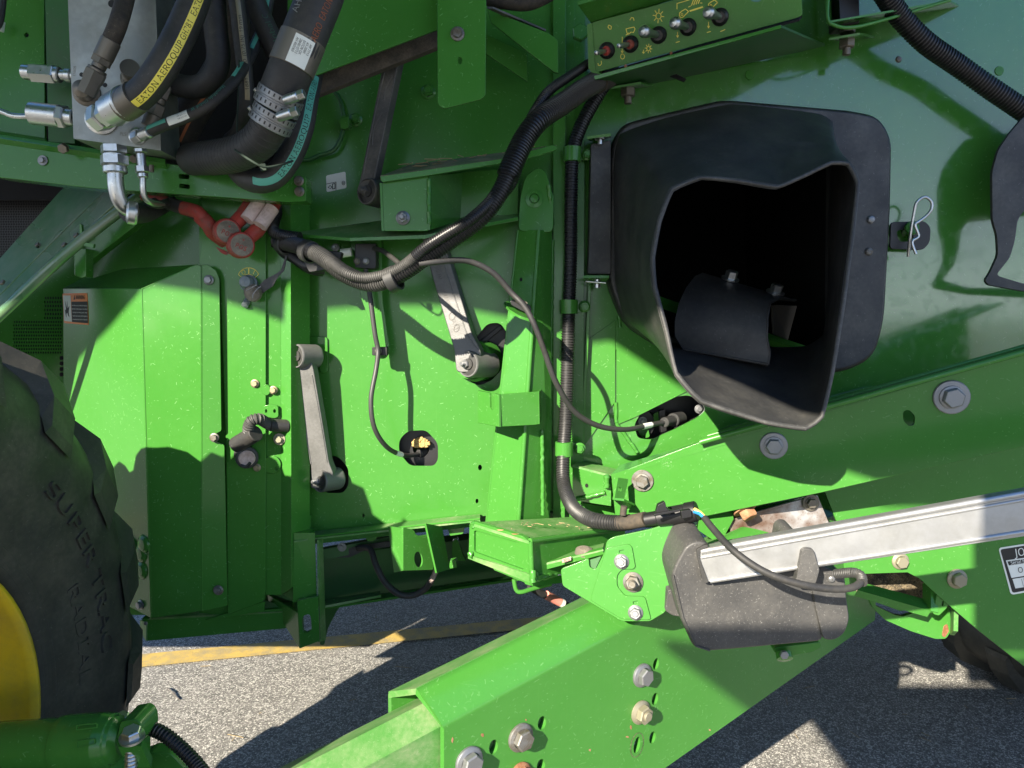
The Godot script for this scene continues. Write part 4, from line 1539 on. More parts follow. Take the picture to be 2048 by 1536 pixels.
func right_panel() -> void:
	var m := MB.new()
	var pl := fp(1.32)
	var hole := rp([1240, 300, 1260, 255, 1460, 215, 1650, 235, 1672, 330, 1668, 690, 1600, 705, 1380, 700, 1290, 640, 1245, 560], 12, 4)
	var slot := rp([1268, 850, 1285, 820, 1330, 797, 1375, 790, 1400, 800, 1412, 820, 1395, 835, 1350, 858, 1300, 880, 1275, 876], 8, 4)
	plate(m, pts([1145, -260, 2350, -260, 2350, 960, 1145, 1060]), pl, 0.006, [hole, slot], 0)
	var rp_ := part("chute_panel", m, M.green_gloss)
	m = MB.new()
	plate(m, pts([1151, 180, 1253, 170, 1253, 245, 1253, 700, 1151, 700]), fp(1.318), 0.002, [], 0.8)
	part("hinge_sheet", m, M.green, rp_)
	m = MB.new()
	plate(m, pts([1160, 690, 1231, 640, 1231, 803, 1160, 905]), fp(1.3162), 0.002, [], 0.8)
	part("lap_sheet", m, M.green, rp_)
	m = MB.new()
	plate(m, pts([1234, 635, 1420, 760, 1270, 835, 1234, 850]), fp(1.317), 0.002, [], 0.8)
	part("lap_sheet", m, M.green, rp_)
	for w in [[1232, 805, 1232, 845], [1232, 845, 1275, 905], [1238, 632, 1241, 655]]:
		m = MB.new()
		bead(m, P(w[0], w[1], 1.317), P(w[2], w[3], 1.317), 0.005)
		part("weld_bead", m, M.green, rp_)
	# cavity behind the chute
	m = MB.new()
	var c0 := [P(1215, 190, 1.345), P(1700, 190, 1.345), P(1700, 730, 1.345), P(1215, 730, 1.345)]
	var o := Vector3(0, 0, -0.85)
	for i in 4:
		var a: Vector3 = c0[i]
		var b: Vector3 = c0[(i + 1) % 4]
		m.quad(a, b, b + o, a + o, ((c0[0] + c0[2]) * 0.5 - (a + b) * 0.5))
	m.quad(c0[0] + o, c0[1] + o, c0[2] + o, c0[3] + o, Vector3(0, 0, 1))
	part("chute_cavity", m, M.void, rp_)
	# things behind the slot
	m = MB.new()
	plate(m, pts([1255, 770, 1425, 770, 1425, 900, 1255, 900]), fp(1.40), 0.01, [], 0)
	part("slot_backing", m, M.plastic_black, rp_)
	m = MB.new()
	plate(m, circ(1288, 848, 22, 28), fp(1.375), 0.02, [], 1.5)
	plate(m, rp([1318, 822, 1330, 818, 1334, 862, 1322, 866], 2), fp(1.36), 0.02, [], 1)
	part("sensor_carrier", m, M.plastic_black, rp_)
	m = MB.new()
	plate(m, rp([1307, 828, 1320, 822, 1322, 840, 1308, 846], 2), fp(1.37), 0.01, [], 0.5)
	plate(m, rp([1275, 862, 1296, 855, 1300, 874, 1285, 878], 4), fp(1.365), 0.006, [], 0.5)
	part("painted_patch", m, M.green, rp_)
	bolt(rp_, "washer_bolt", 1285, 842, fp(1.37), 9)
	bolt(rp_, "washer_bolt", 1398, 818, fp(1.345), 9)
	# plugs and a pin head in the upper sheet
	m = MB.new()
	for q in [[1499, 150], [1998, 142]]:
		m = MB.new()
		lathe(m, P(q[0], q[1], 1.32), Vector3(0, 0, 1), [0.0115, 0.0, 0.0105, 0.0022, 0.0, 0.0024], 18)
		part("plug", m, M.green, rp_)
	m = MB.new()
	lathe(m, P(1797, 119, 1.32), Vector3(0, 0, 1), [0.008, 0.0, 0.006, 0.004, 0.0, 0.005], 12)
	part("drain_plug", m, M.steel_dirty, rp_)
	# rubber flap at the right with the green sheet seen through it
	m = MB.new()
	plate(m, rp([2350, 190, 2048, 232, 2018, 268, 1996, 300, 1984, 345, 1985, 440, 1994, 470, 1996, 510, 1980, 545, 1970, 560, 1976, 570, 2048, 583, 2350, 600], 10), fp(1.24), 0.008, [rp([2049, 420, 2330, 390, 2330, 568, 2049, 568, 1999, 553, 1994, 548, 2020, 515, 2030, 480, 2035, 440], 9)], 1)
	part("rubber_flap", m, M.rubber, null, "black rubber flap with a ragged edge at the right")

func control_box() -> void:
	var m := MB.new()
	var pl := pl3(P(1185, 75, 1.19), P(1600, -40, 1.09), P(1190, 155, 1.21))
	plate(m, rp([1183, 45, 1330, 5, 1600, -75, 1605, 30, 1594, 36, 1190, 146, 1186, 142], 4), pl, 0.03, [circ(1512, -3, 12, 7)], 1)
	var cb := part("control_box", m, M.green, null, "green control box with five toggle switches and yellow pictograms")
	m = MB.new()
	face(m, [1156, 10, 1.12, 1620, -120, 1.02, 1600, -75, 1.09, 1183, 48, 1.19], 0.006)
	face(m, [1156, 2, 1.12, 1620, -128, 1.02, 1620, -120, 1.02, 1156, 10, 1.12], 0.006)
	part("box_hood", m, M.green, cb)
	m = MB.new()
	plate(m, rp([1174, 48, 1184, 46, 1191, 142, 1204, 148, 1186, 148, 1177, 138], 3), pin(pl, 0.004), 0.08, [], 1)
	part("box_side", m, M.green, cb)
	m = MB.new()
	face(m, [1190, 158, 1.185, 1562, 55, 1.085, 1650, 92, 1.30, 1250, 182, 1.335], 0.005)
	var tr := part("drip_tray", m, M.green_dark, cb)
	m = MB.new()
	face(m, [1188, 152, 1.182, 1562, 50, 1.082, 1562, 56, 1.082, 1190, 159, 1.182], 0.005)
	part("tray_edge", m, M.green, tr)
	m = MB.new()
	face(m, [1186, 150, 1.215, 1598, 38, 1.10, 1604, 30, 1.28, 1225, 150, 1.33], 0.004)
	part("box_floor", m, M.void, cb)
	m = MB.new()
	plate(m, pts([1340, 152, 1353, 148, 1373, 158, 1368, 164]), fp(1.25), 0.003, [], 0)
	part("tray_slot", m, M.void, tr)
	# small brackets with rusty bolts under it
	for q in [[1256, 170, 1.29], [1694, 72, 1.27]]:
		m = MB.new()
		face(m, [q[0] - 36, q[1] + 8, q[2] - 0.03, q[0] + 26, q[1] - 2, q[2] - 0.03, q[0] + 55, q[1] + 4, q[2] + 0.05, q[0] - 10, q[1] + 10, q[2] + 0.05], 0.005)
		var br := part("mount_bracket", m, M.green, cb)
		m = MB.new()
		hexa(m, P(q[0], q[1] + 8, q[2]), Vector3.DOWN, 0.018, 0.0, 0.018, 0.3)
		lathe(m, P(q[0], q[1] + 8, q[2]), Vector3.DOWN, [0.009, 0.0, 0.009, 0.034, 0.0, 0.036], 12)
		hexa(m, P(q[0], q[1] - 6, q[2]), Vector3.UP, 0.018, 0.0, 0.016, 0.3)
		part("rusty_bolt", m, M.steel_dirty, br)
	bolt(cb, "hex", 1160, 68, fp(1.27), 17, M.green)
	m = MB.new()
	for g in [[1341, 104, 1343], [1250, 130, 1252]]:
		rod(m, P(g[0], g[1], 1.13), P(g[2], g[1] + 4, 1.13), 0.003)
	part("box_rivet", m, M.rusty, cb)
	# toggles
	var n := pl.normal
	for t in [[1214, 101, 1194, 105, 0], [1261, 88, 1239, 91, 0], [1317, 70, 1286, 62, 1], [1376, 54, 1348, 45, 1], [1440, 34, 1415, 24, 1]]:
		var c := on(t[0], t[1], pl)
		m = MB.new()
		lathe(m, c, n, [0.0175, 0.0, 0.0175, 0.004, 0.0165, 0.006, 0.0165, 0.008, 0.0145, 0.010, 0.0145, 0.012, 0.012, 0.014, 0.0105, 0.016, 0.0, 0.016], 24)
		var tg := part("toggle_boot", m, M.plastic_black, cb)
		var tip := on(t[2], t[3], pin(pl, 0.045))
		var ax := (tip - c).normalized()
		m = MB.new()
		if t[4] == 0:
			lathe(m, c + n * 0.012, ax, [0.011, 0.0, 0.010, 0.004, 0.005, 0.008], 16)
			part("toggle_seal", m, M.red_rubber, tg)
			m = MB.new()
			lathe(m, c + n * 0.012, ax, [0.0045, 0.0, 0.0055, c.distance_to(tip) - 0.006, 0.0045, c.distance_to(tip) + 0.001, 0.0, c.distance_to(tip) + 0.003], 14)
		else:
			var l := c.distance_to(tip)
			lathe(m, c + n * 0.010, ax, [0.007, 0.0, 0.0075, l * 0.4, 0.0095, l * 0.6, 0.0125, l * 0.8, 0.0125, l * 0.92, 0.009, l * 1.05, 0.0, l * 1.10], 18)
		part("toggle_lever", m, M.steel, tg)
	# pictograms
	m = MB.new()
	sunmark(m, pl, 1317, 32, 5.2, 6.2, 11, 14)
	sunmark(m, pl, 1297, 97, 3.4, 4.2, 7, 9)
	stroke(m, pts([1218, 50, 1223, 53, 1222, 58, 1219, 58.5, 1216, 54]), 1.49, pl, true)
	stroke(m, pts([1196, 127, 1196.5, 130.5, 1200, 131, 1203, 128, 1202.5, 122]), 1.49, pl)
	stroke(m, circ(1245, 113, 4, 5, 14), 1.49, pl, true)
	stroke(m, pts([1244.5, 74, 1244.5, 86]), 1.49, pl)
	stroke(m, pts([1244.5, 98, 1244.5, 105]), 1.49, pl)
	stroke(m, pts([1242.5, 102, 1244.5, 106, 1246.5, 102]), 1.49, pl)
	stroke(m, pts([1252, 58, 1259, 56, 1268, 54, 1270, 58, 1267, 65, 1262, 64, 1258, 68, 1254, 66, 1253, 62]), 1.49, pl, true)
	stroke(m, pts([1257, 66, 1252, 70, 1258, 68]), 1.49, pl)
	stroke(m, pts([1260, 40, 1263, 35, 1267, 36, 1268, 41]), 1.49, pl)
	stroke(m, pts([1287, 100, 1287, 106]), 1.35, pl)
	stroke(m, pts([1285, 104, 1287, 107, 1289, 104]), 1.35, pl)
	for q in [[1355, 64, 1355, 73], [1417, 44, 1417, 54]]:
		stroke(m, pts(q), 1.35, pl)
		stroke(m, pts([q[2] - 2, q[3] - 2, q[2], q[3] + 2, q[2] + 2, q[3] - 2]), 1.35, pl)
		stroke(m, pts([q[0] - 3, q[1] + 18 + 3, q[0] + 4, q[1] + 18 + 1]), 1.49, pl)
	for q in [[1364, 29], [1422, 11]]:
		stroke(m, pts([q[0] - 5, q[1] + 2, q[0] - 5, q[1] - 3, q[0], q[1] - 7, q[0] + 7, q[1] - 11, q[0] + 13, q[1] - 6, q[0] + 6, q[1] + 1, q[0] + 1, q[1] + 6, q[0] - 3, q[1] + 6]), 1.76, pl, true)
		stroke(m, circ(q[0], q[1], 1.8, 2.4, 10), 1.35, pl, true)
	stroke(m, pts([1380, 22, 1405, 14]), 3.2, pl)
	for i in 4:
		stroke(m, pts([1383 + i * 4.5, 11 - i * 1.3, 1388 + i * 4.5, -3 - i * 1.3]), 1.8, pl)
	stroke(m, pts([1354, 18, 1354, 7, 1378, 0]), 1.49, pl)
	stroke(m, pts([1377, 14, 1381, 12]), 1.49, pl)
	stroke(m, pts([1401, 6, 1404, 6]), 1.49, pl)
	stroke(m, pts([1441, 63, 1446, 61, 1450, 59]), 1.35, pl)
	part("yellow_pictograms", m, M.print_yellow, cb)
	# open channel right of the box, with the dark motor in it
	m = MB.new()
	tube(m, C([1660, -40, 1.19, 1655, 10, 1.19, 1656, 40, 1.19, 1668, 50, 1.19, 1700, 55, 1.2, 1760, 42, 1.22, 1900, 0, 1.25]), 0.004, 8)
	face(m, [1656, 46, 1.19, 1900, 4, 1.25, 1920, 14, 1.33, 1670, 60, 1.33], 0.004)
	face(m, [1651, -60, 1.20, 1656, 48, 1.20, 1672, 58, 1.33, 1664, -60, 1.33], 0.004)
	var ch := part("open_channel", m, M.green)
	m = MB.new()
	plate(m, rp([1675, -60, 1718, -60, 1720, 46, 1680, 50], 5), fp(1.25), 0.06, [], 2)
	part("dark_actuator", m, M.plastic_black, ch)
	m = MB.new()
	face(m, [1610, -80, 1.31, 1660, -80, 1.31, 1672, 62, 1.335, 1606, 60, 1.335], 0.004)
	part("channel_back", m, M.green_dark, ch)

func sunmark(m: MB, pl: Plane, x: float, y: float, rx: float, ry: float, ox: float, oy: float) -> void:
	stroke(m, circ(x, y, rx, ry, 18), 1.5, pl, true)
	for i in 8:
		var t := TAU * i / 8.0 + 0.1
		stroke(m, PackedVector2Array([Vector2(x + cos(t) * rx * 1.35, y + sin(t) * ry * 1.35), Vector2(x + cos(t) * ox, y + sin(t) * oy)]), 1.5, pl)

func loft(m: MB, rows: Array, closed := true) -> void:   # smooth surface through loops of equal length
	var nr := rows.size()
	var k: int = rows[0].size()
	var nn := []
	for r in nr:
		var line := []
		for i in k:
			var du: Vector3 = rows[r][(i + 1) % k] - rows[r][(i + k - 1) % k]
			if not closed and (i == 0 or i == k - 1):
				du = rows[r][mini(i + 1, k - 1)] - rows[r][maxi(i - 1, 0)]
			var dv: Vector3 = rows[mini(r + 1, nr - 1)][i] - rows[maxi(r - 1, 0)][i]
			line.append(du.cross(dv).normalized())
		nn.append(line)
	for r in nr - 1:
		for i in (k if closed else k - 1):
			var j := (i + 1) % k
			m.tri(rows[r][i], rows[r][j], rows[r + 1][j], nn[r][i], nn[r][j], nn[r + 1][j])
			m.tri(rows[r][i], rows[r + 1][j], rows[r + 1][i], nn[r][i], nn[r + 1][j], nn[r + 1][i])

func densify(loop: Array, k: int) -> Array:   # closed smooth loop
	var o := []
	var n := loop.size()
	for i in n:
		for j in k:
			var t := float(j) / k
			var q: Vector3 = (loop[i] as Vector3).cubic_interpolate(loop[(i + 1) % n], loop[(i + n - 1) % n], loop[(i + 2) % n], t)
			o.append(q.lerp((loop[i] as Vector3).lerp(loop[(i + 1) % n], t), 0.65))
	return o

func chute() -> void:
	# flange ring on the panel
	var m := MB.new()
	var fl := rp([1220, 300, 1240, 248, 1300, 232, 1440, 199, 1470, 199, 1700, 219, 1760, 230, 1787, 275, 1784, 420, 1772, 640, 1752, 715, 1690, 746, 1400, 744, 1250, 650, 1214, 560], 34, 7)
	plate(m, fl, fp(1.28), 0.05, [rp([1245, 300, 1262, 258, 1460, 218, 1650, 238, 1670, 330, 1666, 688, 1600, 703, 1380, 698, 1290, 638, 1248, 560], 12, 4)], 9)
	var ch := part("rubber_chute", m, M.rubber, null, "black moulded rubber discharge chute on the green panel")
	# hood: from the flange to the mouth
	var jm := [[1228, 420, 1300, 515], [1227, 330, 1314, 440], [1240, 268, 1340, 376], [1330, 236, 1398, 351], [1460, 208, 1470, 356], [1560, 217, 1555, 369], [1640, 228, 1610, 347], [1666, 244, 1664, 322], [1668, 290, 1700, 324], [1666, 360, 1719, 362], [1664, 480, 1708, 480], [1662, 600, 1691, 610], [1654, 672, 1667, 750], [1620, 696, 1645, 838], [1560, 700, 1611, 862], [1500, 698, 1530, 850], [1420, 696, 1400, 808], [1320, 690, 1349, 752], [1250, 640, 1328, 665], [1230, 560, 1304, 575]]
	var r0 := []
	var r1 := []
	var r2 := []
	for q in jm:
		r0.append(P(q[0], q[1], 1.272))
		r2.append(P(q[2], q[3], 1.03 - 0.06 * clampf((q[3] - 320.0) / 540.0, 0, 1)))
	r0 = densify(r0, 4)
	r2 = densify(r2, 4)
	var rows := []
	for k in 9:
		var t := k / 8.0
		var row := []
		for i in r0.size():
			row.append((r0[i] as Vector3).lerp(r2[i], t))
		rows.append(row)
	m = MB.new()
	loft(m, rows)
	# inner skin
	var ctr := Vector3.ZERO
	for q in r2:
		ctr += q / r2.size()
	var inner := []
	for k in 9:
		var row := []
		for i in r0.size():
			var q: Vector3 = rows[k][i]
			var c := Vector3(ctr.x, ctr.y, q.z)
			row.append(q + (c - q).normalized() * 0.010)
		inner.append(row)
	loft(m, inner)
	loft(m, [rows[8], inner[8]])
	part("chute_hood", m, M.rubber, ch)
	m = MB.new()
	var lip := PackedVector3Array()
	for i in r2.size() + 1:
		lip.append((rows[8][i % r2.size()] as Vector3).lerp(inner[8][i % r2.size()], 0.5) + Vector3(0, 0, 0.001))
	tube(m, lip, 0.0042, 8, PackedFloat32Array(), false)
	part("hood_rim", m, M.conduit_dusty, ch)
	# hinge rod
	m = MB.new()
	plate(m, rp([1182, 288, 1222, 280, 1222, 548, 1176, 548, 1178, 500], 4), fp(1.27), 0.04, [], 3)
	var hg := part("hinge_sleeve", m, M.rubber, ch)
	m = MB.new()
	face(m, [1174, 278, 1.25, 1222, 272, 1.25, 1222, 276, 1.30, 1180, 282, 1.30], 0.006)
	part("hinge_tab", m, M.green, hg)
	m = MB.new()
	face(m, [1166, 556, 1.25, 1218, 556, 1.25, 1216, 562, 1.30, 1166, 562, 1.30], 0.006)
	part("hinge_tab", m, M.green, hg)
	m = MB.new()
	lathe(m, P(1200, 279, 1.265), Vector3.UP, [0.013, 0.0, 0.013, 0.004, 0.005, 0.007, 0.0, 0.007], 16)
	lathe(m, P(1200, 289, 1.265), Vector3.UP, [0.006, 0.0, 0.006, 0.014], 12)
	part("hinge_pin", m, M.steel, hg)
	m = MB.new()
	lathe(m, P(1195, 559, 1.265), Vector3.DOWN, [0.007, 0.0, 0.007, 0.02, 0.0, 0.021], 12)
	rod(m, P(1172, 563, 1.26), P(1212, 566, 1.25), 0.0025)
	part("hinge_pin", m, M.steel, hg)
	for q in [[1742, 439], [1738, 503]]:
		bolt(ch, "screw", q[0], q[1], fp(1.279), 8)
	# latch tab, pin
	m = MB.new()
	plate(m, rp([1782, 444, 1850, 442, 1862, 455, 1860, 485, 1846, 500, 1780, 498], 8), fp(1.295), 0.006, [rp([1792, 460, 1825, 458, 1828, 482, 1798, 484], 9)], 1)
	var lt := part("latch_tab", m, M.plastic_black, ch)
	m = MB.new()
	lathe(m, P(1815, 463, 1.32), Vector3(-0.28, 0.08, 1).normalized(), [0.0165, 0.0, 0.0165, 0.048, 0.0145, 0.052, 0.0, 0.052], 24)
	part("latch_pin", m, M.green, lt)
	# spring clip through the pin: a thing of its own
	m = MB.new()
	tube(m, C([1816, 513, 1.285, 1820, 475, 1.275, 1828, 425, 1.27, 1834, 404, 1.268, 1850, 394, 1.268, 1863, 404, 1.268, 1862, 420, 1.268, 1850, 434, 1.27, 1836, 444, 1.27, 1830, 450, 1.27, 1837, 470, 1.27, 1834, 476, 1.27, 1824, 484, 1.27, 1832, 508, 1.268], 0.004), 0.0034, 10)
	solo("hairpin_clip", m, M.steel, "bent wire hairpin clip pushed through the green latch pin", "clip")
	# paddle inside
	m = MB.new()
	var rows2 := []
	for e in [[1352, 648, 1.22, 1545, 720, 1.14], [1350, 690, 1.20, 1537, 728, 1.12]]:
		rows2.append(e)
	var a := []
	for k in 2:
		var top := []
		var off := Vector3(0, -0.004, -0.005) * k
		for q in [[1405, 545, 1.30, 1592, 600, 1.27], [1390, 552, 1.27, 1560, 597, 1.22], [1372, 575, 1.235, 1540, 606, 1.185], [1358, 605, 1.22, 1535, 635, 1.165], [1350, 640, 1.215, 1534, 675, 1.155], [1350, 672, 1.215, 1540, 705, 1.155], [1366, 698, 1.21, 1537, 729, 1.15]]:
			var row := []
			for i in 9:
				row.append(P(q[0], q[1], q[2]).lerp(P(q[3], q[4], q[5]), i / 8.0) + off)
			top.append(row)
		a.append(top)
		loft(m, top, false)
	for k in [0, 6]:
		loft(m, [a[0][k], a[1][k]], false)
	var e0 := [[], []]
	var e1 := [[], []]
	for k in 2:
		for r in 7:
			e0[k].append(a[k][r][0]); e1[k].append(a[k][r][8])
	loft(m, e0, false)
	loft(m, e1, false)
	var pd := part("rubber_paddle", m, M.rubber, ch, "curved black rubber paddle bolted inside the chute mouth")
	m = MB.new()
	tube(m, PackedVector3Array(a[0][6]), 0.003, 8)
	tube(m, PackedVector3Array(e1[0]), 0.0025, 8)
	part("ply_edge", m, M.conduit_dusty, pd)
	m = MB.new()
	face(m, [1545, 610, 1.24, 1594, 612, 1.28, 1576, 680, 1.28, 1548, 668, 1.24], 0.005)
	part("paddle_bracket", m, M.steel_dirty, pd)
	for q in [[1460, 553, 1.285], [1550, 580, 1.27]]:
		m = MB.new()
		lathe(m, P(q[0], q[1] + 6, q[2]), Vector3(0.15, 0.9, 0.35), [0.022, 0.0, 0.022, 0.004, 0.012, 0.006, 0.012, 0.006], 18)
		hexa(m, P(q[0], q[1] + 6, q[2]), Vector3(0.15, 0.9, 0.35), 0.015, 0.004, 0.022, 0.4)
		part("paddle_bolt", m, M.steel, pd)
	m = MB.new()
	face(m, [1312, 590, 1.32, 1650, 705, 1.30, 1642, 714, 1.29, 1312, 600, 1.31], 0.02)
	part("inner_rail", m, M.green, ch)

func side_beam() -> void:
	var a := P(1222, 950, 1.25)
	var b := P(2048, 700, 1.10)
	var pl := pl3(a, b, P(1230, 1045, 1.25))
	var m := MB.new()
	plate(m, pts([1222, 951, 1400, 884, 1660, 812, 2048, 706, 2400, 610, 2400, 790, 2048, 893, 1640, 986, 1395, 1036, 1232, 1047]), pl, 0.012, [rp([1806, 822, 1818, 819, 1831, 832, 1829, 850, 1818, 853, 1806, 842], 7)], 1.2)
	var sb := part("side_beam", m, M.green)
	m = MB.new()
	face(m, [1222, 949, 1.25, 2400, 606, 1.045, 2400, 590, 1.10, 1240, 930, 1.30], 0.008)
	part("beam_top_flange", m, M.green, sb)
	m = MB.new()
	tube(m, PackedVector3Array([P(1400, 884, 1.20), P(2048, 704, 1.09), P(2400, 607, 1.04)]), 0.007, 10)
	tube(m, PackedVector3Array([P(1415, 872, 1.23), P(2048, 693, 1.12), P(2400, 597, 1.07)]), 0.005, 10)
	part("beam_rolled_edge", m, M.green, sb)
	m = MB.new()
	face(m, [1395, 1036, 1.225, 2400, 789, 1.055, 2400, 800, 1.12, 1400, 1045, 1.30], 0.004)
	part("beam_bottom_flange", m, M.green, sb)
	m = MB.new()
	plate(m, rp([1640, 800, 1730, 775, 1746, 772, 1752, 778, 1700, 800, 1645, 815], 3), fp(1.315), 0.006, [], 1)
	plate(m, rp([1400, 872, 1470, 850, 1490, 848, 1480, 860, 1410, 882], 3), fp(1.315), 0.006, [], 1)
	part("weld_strip", m, M.green, sb)
	bolt(sb, "washer_bolt", 1285, 961, pl, 22, null, "", 0.4)
	bolt(sb, "washer_bolt", 1547, 891, pl, 27, null, "", 0.7)
	bolt(sb, "washer_bolt", 1902, 794, pl, 34, null, "", 1.0)
	for q in [[1280, 964, 9], [1538, 897, 10], [1896, 798, 12]]:
		write(sb, "10.9", q[0], q[1], pin(pl, 0.72 * q[2] * 2.2 * mpp(q[0], q[1], pl)), q[2] * 0.55, -20, M.steel_dirty, 0.9)
	# tab with two holes at the left end
	m = MB.new()
	plate(m, rp([1236, 955, 1258, 958, 1254, 975, 1248, 1002, 1228, 1000], 3), pl3(P(1236, 955, 1.20), P(1258, 958, 1.22), P(1228, 1000, 1.18)), 0.005, [circ(1240, 979, 3, 4.5, 10)], 1)
	face(m, [1228, 1000, 1.18, 1248, 1002, 1.18, 1270, 1012, 1.24, 1250, 1020, 1.23], 0.005)
	part("folded_tab", m, M.green, sb)

func lower_right() -> void:
	var pl := fp(1.27)
	var m := MB.new()
	plate(m, pts([1640, 960, 2400, 780, 2400, 1640, 2060, 1342, 1958, 1262, 1880, 1195, 1840, 1158, 1815, 1145, 1730, 1148, 1690, 1155, 1680, 1060]), pl, 0.006, [], 0.8)
	var lp := part("lower_side_panel", m, M.green)
	bolt(lp, "flange_bolt", 1800, 1122, pl, 17, M.zinc_yellow)
	bolt(lp, "flange_bolt", 1913, 1157, pl, 20, M.zinc_yellow)
	# serial plate
	m = MB.new()
	plate(m, rp([1997, 1096, 2100, 1080, 2120, 1172, 2022, 1190], 7), pin(pl, 0.0012), 0.001, [], 0)
	var sp := part("serial_plate", m, M.label_white, lp, "black and white serial number plate cut off by the edge")
	m = MB.new()
	plate(m, rp([2000.5, 1099, 2096, 1084, 2116, 1169, 2025, 1186], 5), pin(pl, 0.0016), 0.0003, [], 0)
	part("plate_field", m, M.print_black, sp)
	m = MB.new()
	plate(m, pts([2012, 1121, 2110, 1107, 2118, 1140, 2023, 1156]), pin(pl, 0.0020), 0.0003, [], 0)
	part("plate_frame", m, M.label_white, sp)
	m = MB.new()
	plate(m, pts([2015, 1123, 2108, 1110, 2110, 1117, 2018, 1131]), pin(pl, 0.0024), 0.0003, [], 0)
	part("plate_title_strip", m, M.print_black, sp)
	m = MB.new()
	plate(m, pts([2025, 1158, 2112, 1145, 2118, 1163, 2031, 1177]), pin(pl, 0.0020), 0.0003, [], 0)
	part("barcode_field", m, M.label_white, sp)
	write(sp, "JO", 2040, 1104.5, pin(pl, 0.0018), 16, -9, M.label_white, 0.9)
	write(sp, "Serial N", 2036, 1124, pin(pl, 0.0026), 7, -8.5, M.label_white, 0.9)
	write(sp, "O", 2041, 1140, pin(pl, 0.0022), 11.5, -8.5, M.print_black, 0.95)
	m = MB.new()
	for i in 8:
		stroke(m, pts([2043 + i * 5.0, 1158 - i * 0.8, 2047 + i * 5.0, 1173 - i * 0.8]), 0.8 + (i * 7 % 3) * 0.6, pin(pl, 0.0022))
	part("barcode", m, M.print_black, sp)
	# peeled plate and fixings behind the rail
	m = MB.new()
	plate(m, rp([1455, 1040, 1560, 1010, 1635, 990, 1660, 1050, 1640, 1075, 1470, 1100], 3), fp(1.24), 0.005, [], 1)
	var pp := part("peeled_plate", m, M.peeled, null, "scuffed plate with peeling white and green paint and rust")
	bolt(pp, "washer_bolt", 1621, 1005, fp(1.238), 17, M.steel_dirty)
	m = MB.new()
	lathe(m, P(1490, 1017, 1.22), Vector3(0.4, -0.8, 0.6), [0.03, 0.0, 0.03, 0.004, 0.016, 0.006, 0.016, 0.006], 20)
	hexa(m, P(1490, 1017, 1.22), Vector3(0.4, -0.8, 0.6), 0.02, 0.004, 0.026, 0.3)
	part("rusty_bolt", m, M.rusty, pp)
	m = MB.new()
	plate(m, pts([1400, 1030, 1465, 1020, 1468, 1038, 1440, 1090, 1395, 1060]), fp(1.23), 0.005, [], 1)
	part("gusset_plate", m, M.green, pp)
	# hitch frame below with packed chaff
	m = MB.new()
	plate(m, pts([1705, 1130, 1850, 1130, 1880, 1210, 1700, 1185]), fp(1.36), 0.01, [], 0)
	var hf := part("chaff_tray", m, M.chaff, null, "recess packed with brown chaff under the side panel")
	m = MB.new()
	face(m, [1725, 1165, 1.30, 1865, 1202, 1.30, 1862, 1222, 1.27, 1715, 1180, 1.27], 0.02)
	part("tray_sill", m, M.green, hf)
	m = MB.new()
	face(m, [1862, 1165, 1.29, 1876, 1172, 1.29, 1876, 1225, 1.27, 1862, 1222, 1.27], 0.03)
	plate(m, rp([1876, 1178, 1898, 1205, 1895, 1215, 1878, 1232, 1866, 1228], 4), fp(1.275), 0.006, [rp([1884, 1203, 1888, 1202, 1887, 1212, 1883, 1212], 1)], 0.8)
	part("tray_end", m, M.green, hf)
	m = MB.new()
	plate(m, rp([1735, 1190, 1760, 1198, 1862, 1225, 1900, 1212, 1903, 1262, 1892, 1278, 1870, 1278, 1820, 1262, 1770, 1240, 1745, 1215], 5), fp(1.33), 0.012, [rp([1750, 1204, 1800, 1222, 1820, 1220, 1825, 1227, 1806, 1233, 1790, 1230, 1752, 1212], 2)], 1.5)
	var hk := part("hook_plate", m, M.green, hf)
	m = MB.new()
	face(m, [1903, 1180, 1.31, 1909, 1180, 1.29, 1907, 1262, 1.29, 1900, 1270, 1.33], 0.01)
	part("hook_edge", m, M.green_dusty, hk)
	m = MB.new()
	plate(m, rp([1888, 1252, 1895, 1248, 1898, 1262, 1890, 1275, 1884, 1272], 3), fp(1.328), 0.002, [], 0)
	part("rust_patch", m, M.rusty, hk)

func extrude(m: MB, prof: Array, v: Vector3) -> void:   # closed convex-ish profile swept along v
	var n := prof.size()
	var mid := Vector3.ZERO
	for q in prof:
		mid += q / n
	for i in n:
		var a: Vector3 = prof[i]
		var b: Vector3 = prof[(i + 1) % n]
		var out := (b - a).cross(v)
		m.quad(a, b, b + v, a + v, out if out.dot((a + b) * 0.5 - mid) > 0 else -out)
	for i in range(1, n - 1):
		m.flat(prof[0], prof[i], prof[i + 1], -v)
		m.flat(prof[0] + v, prof[i] + v, prof[i + 1] + v, v)

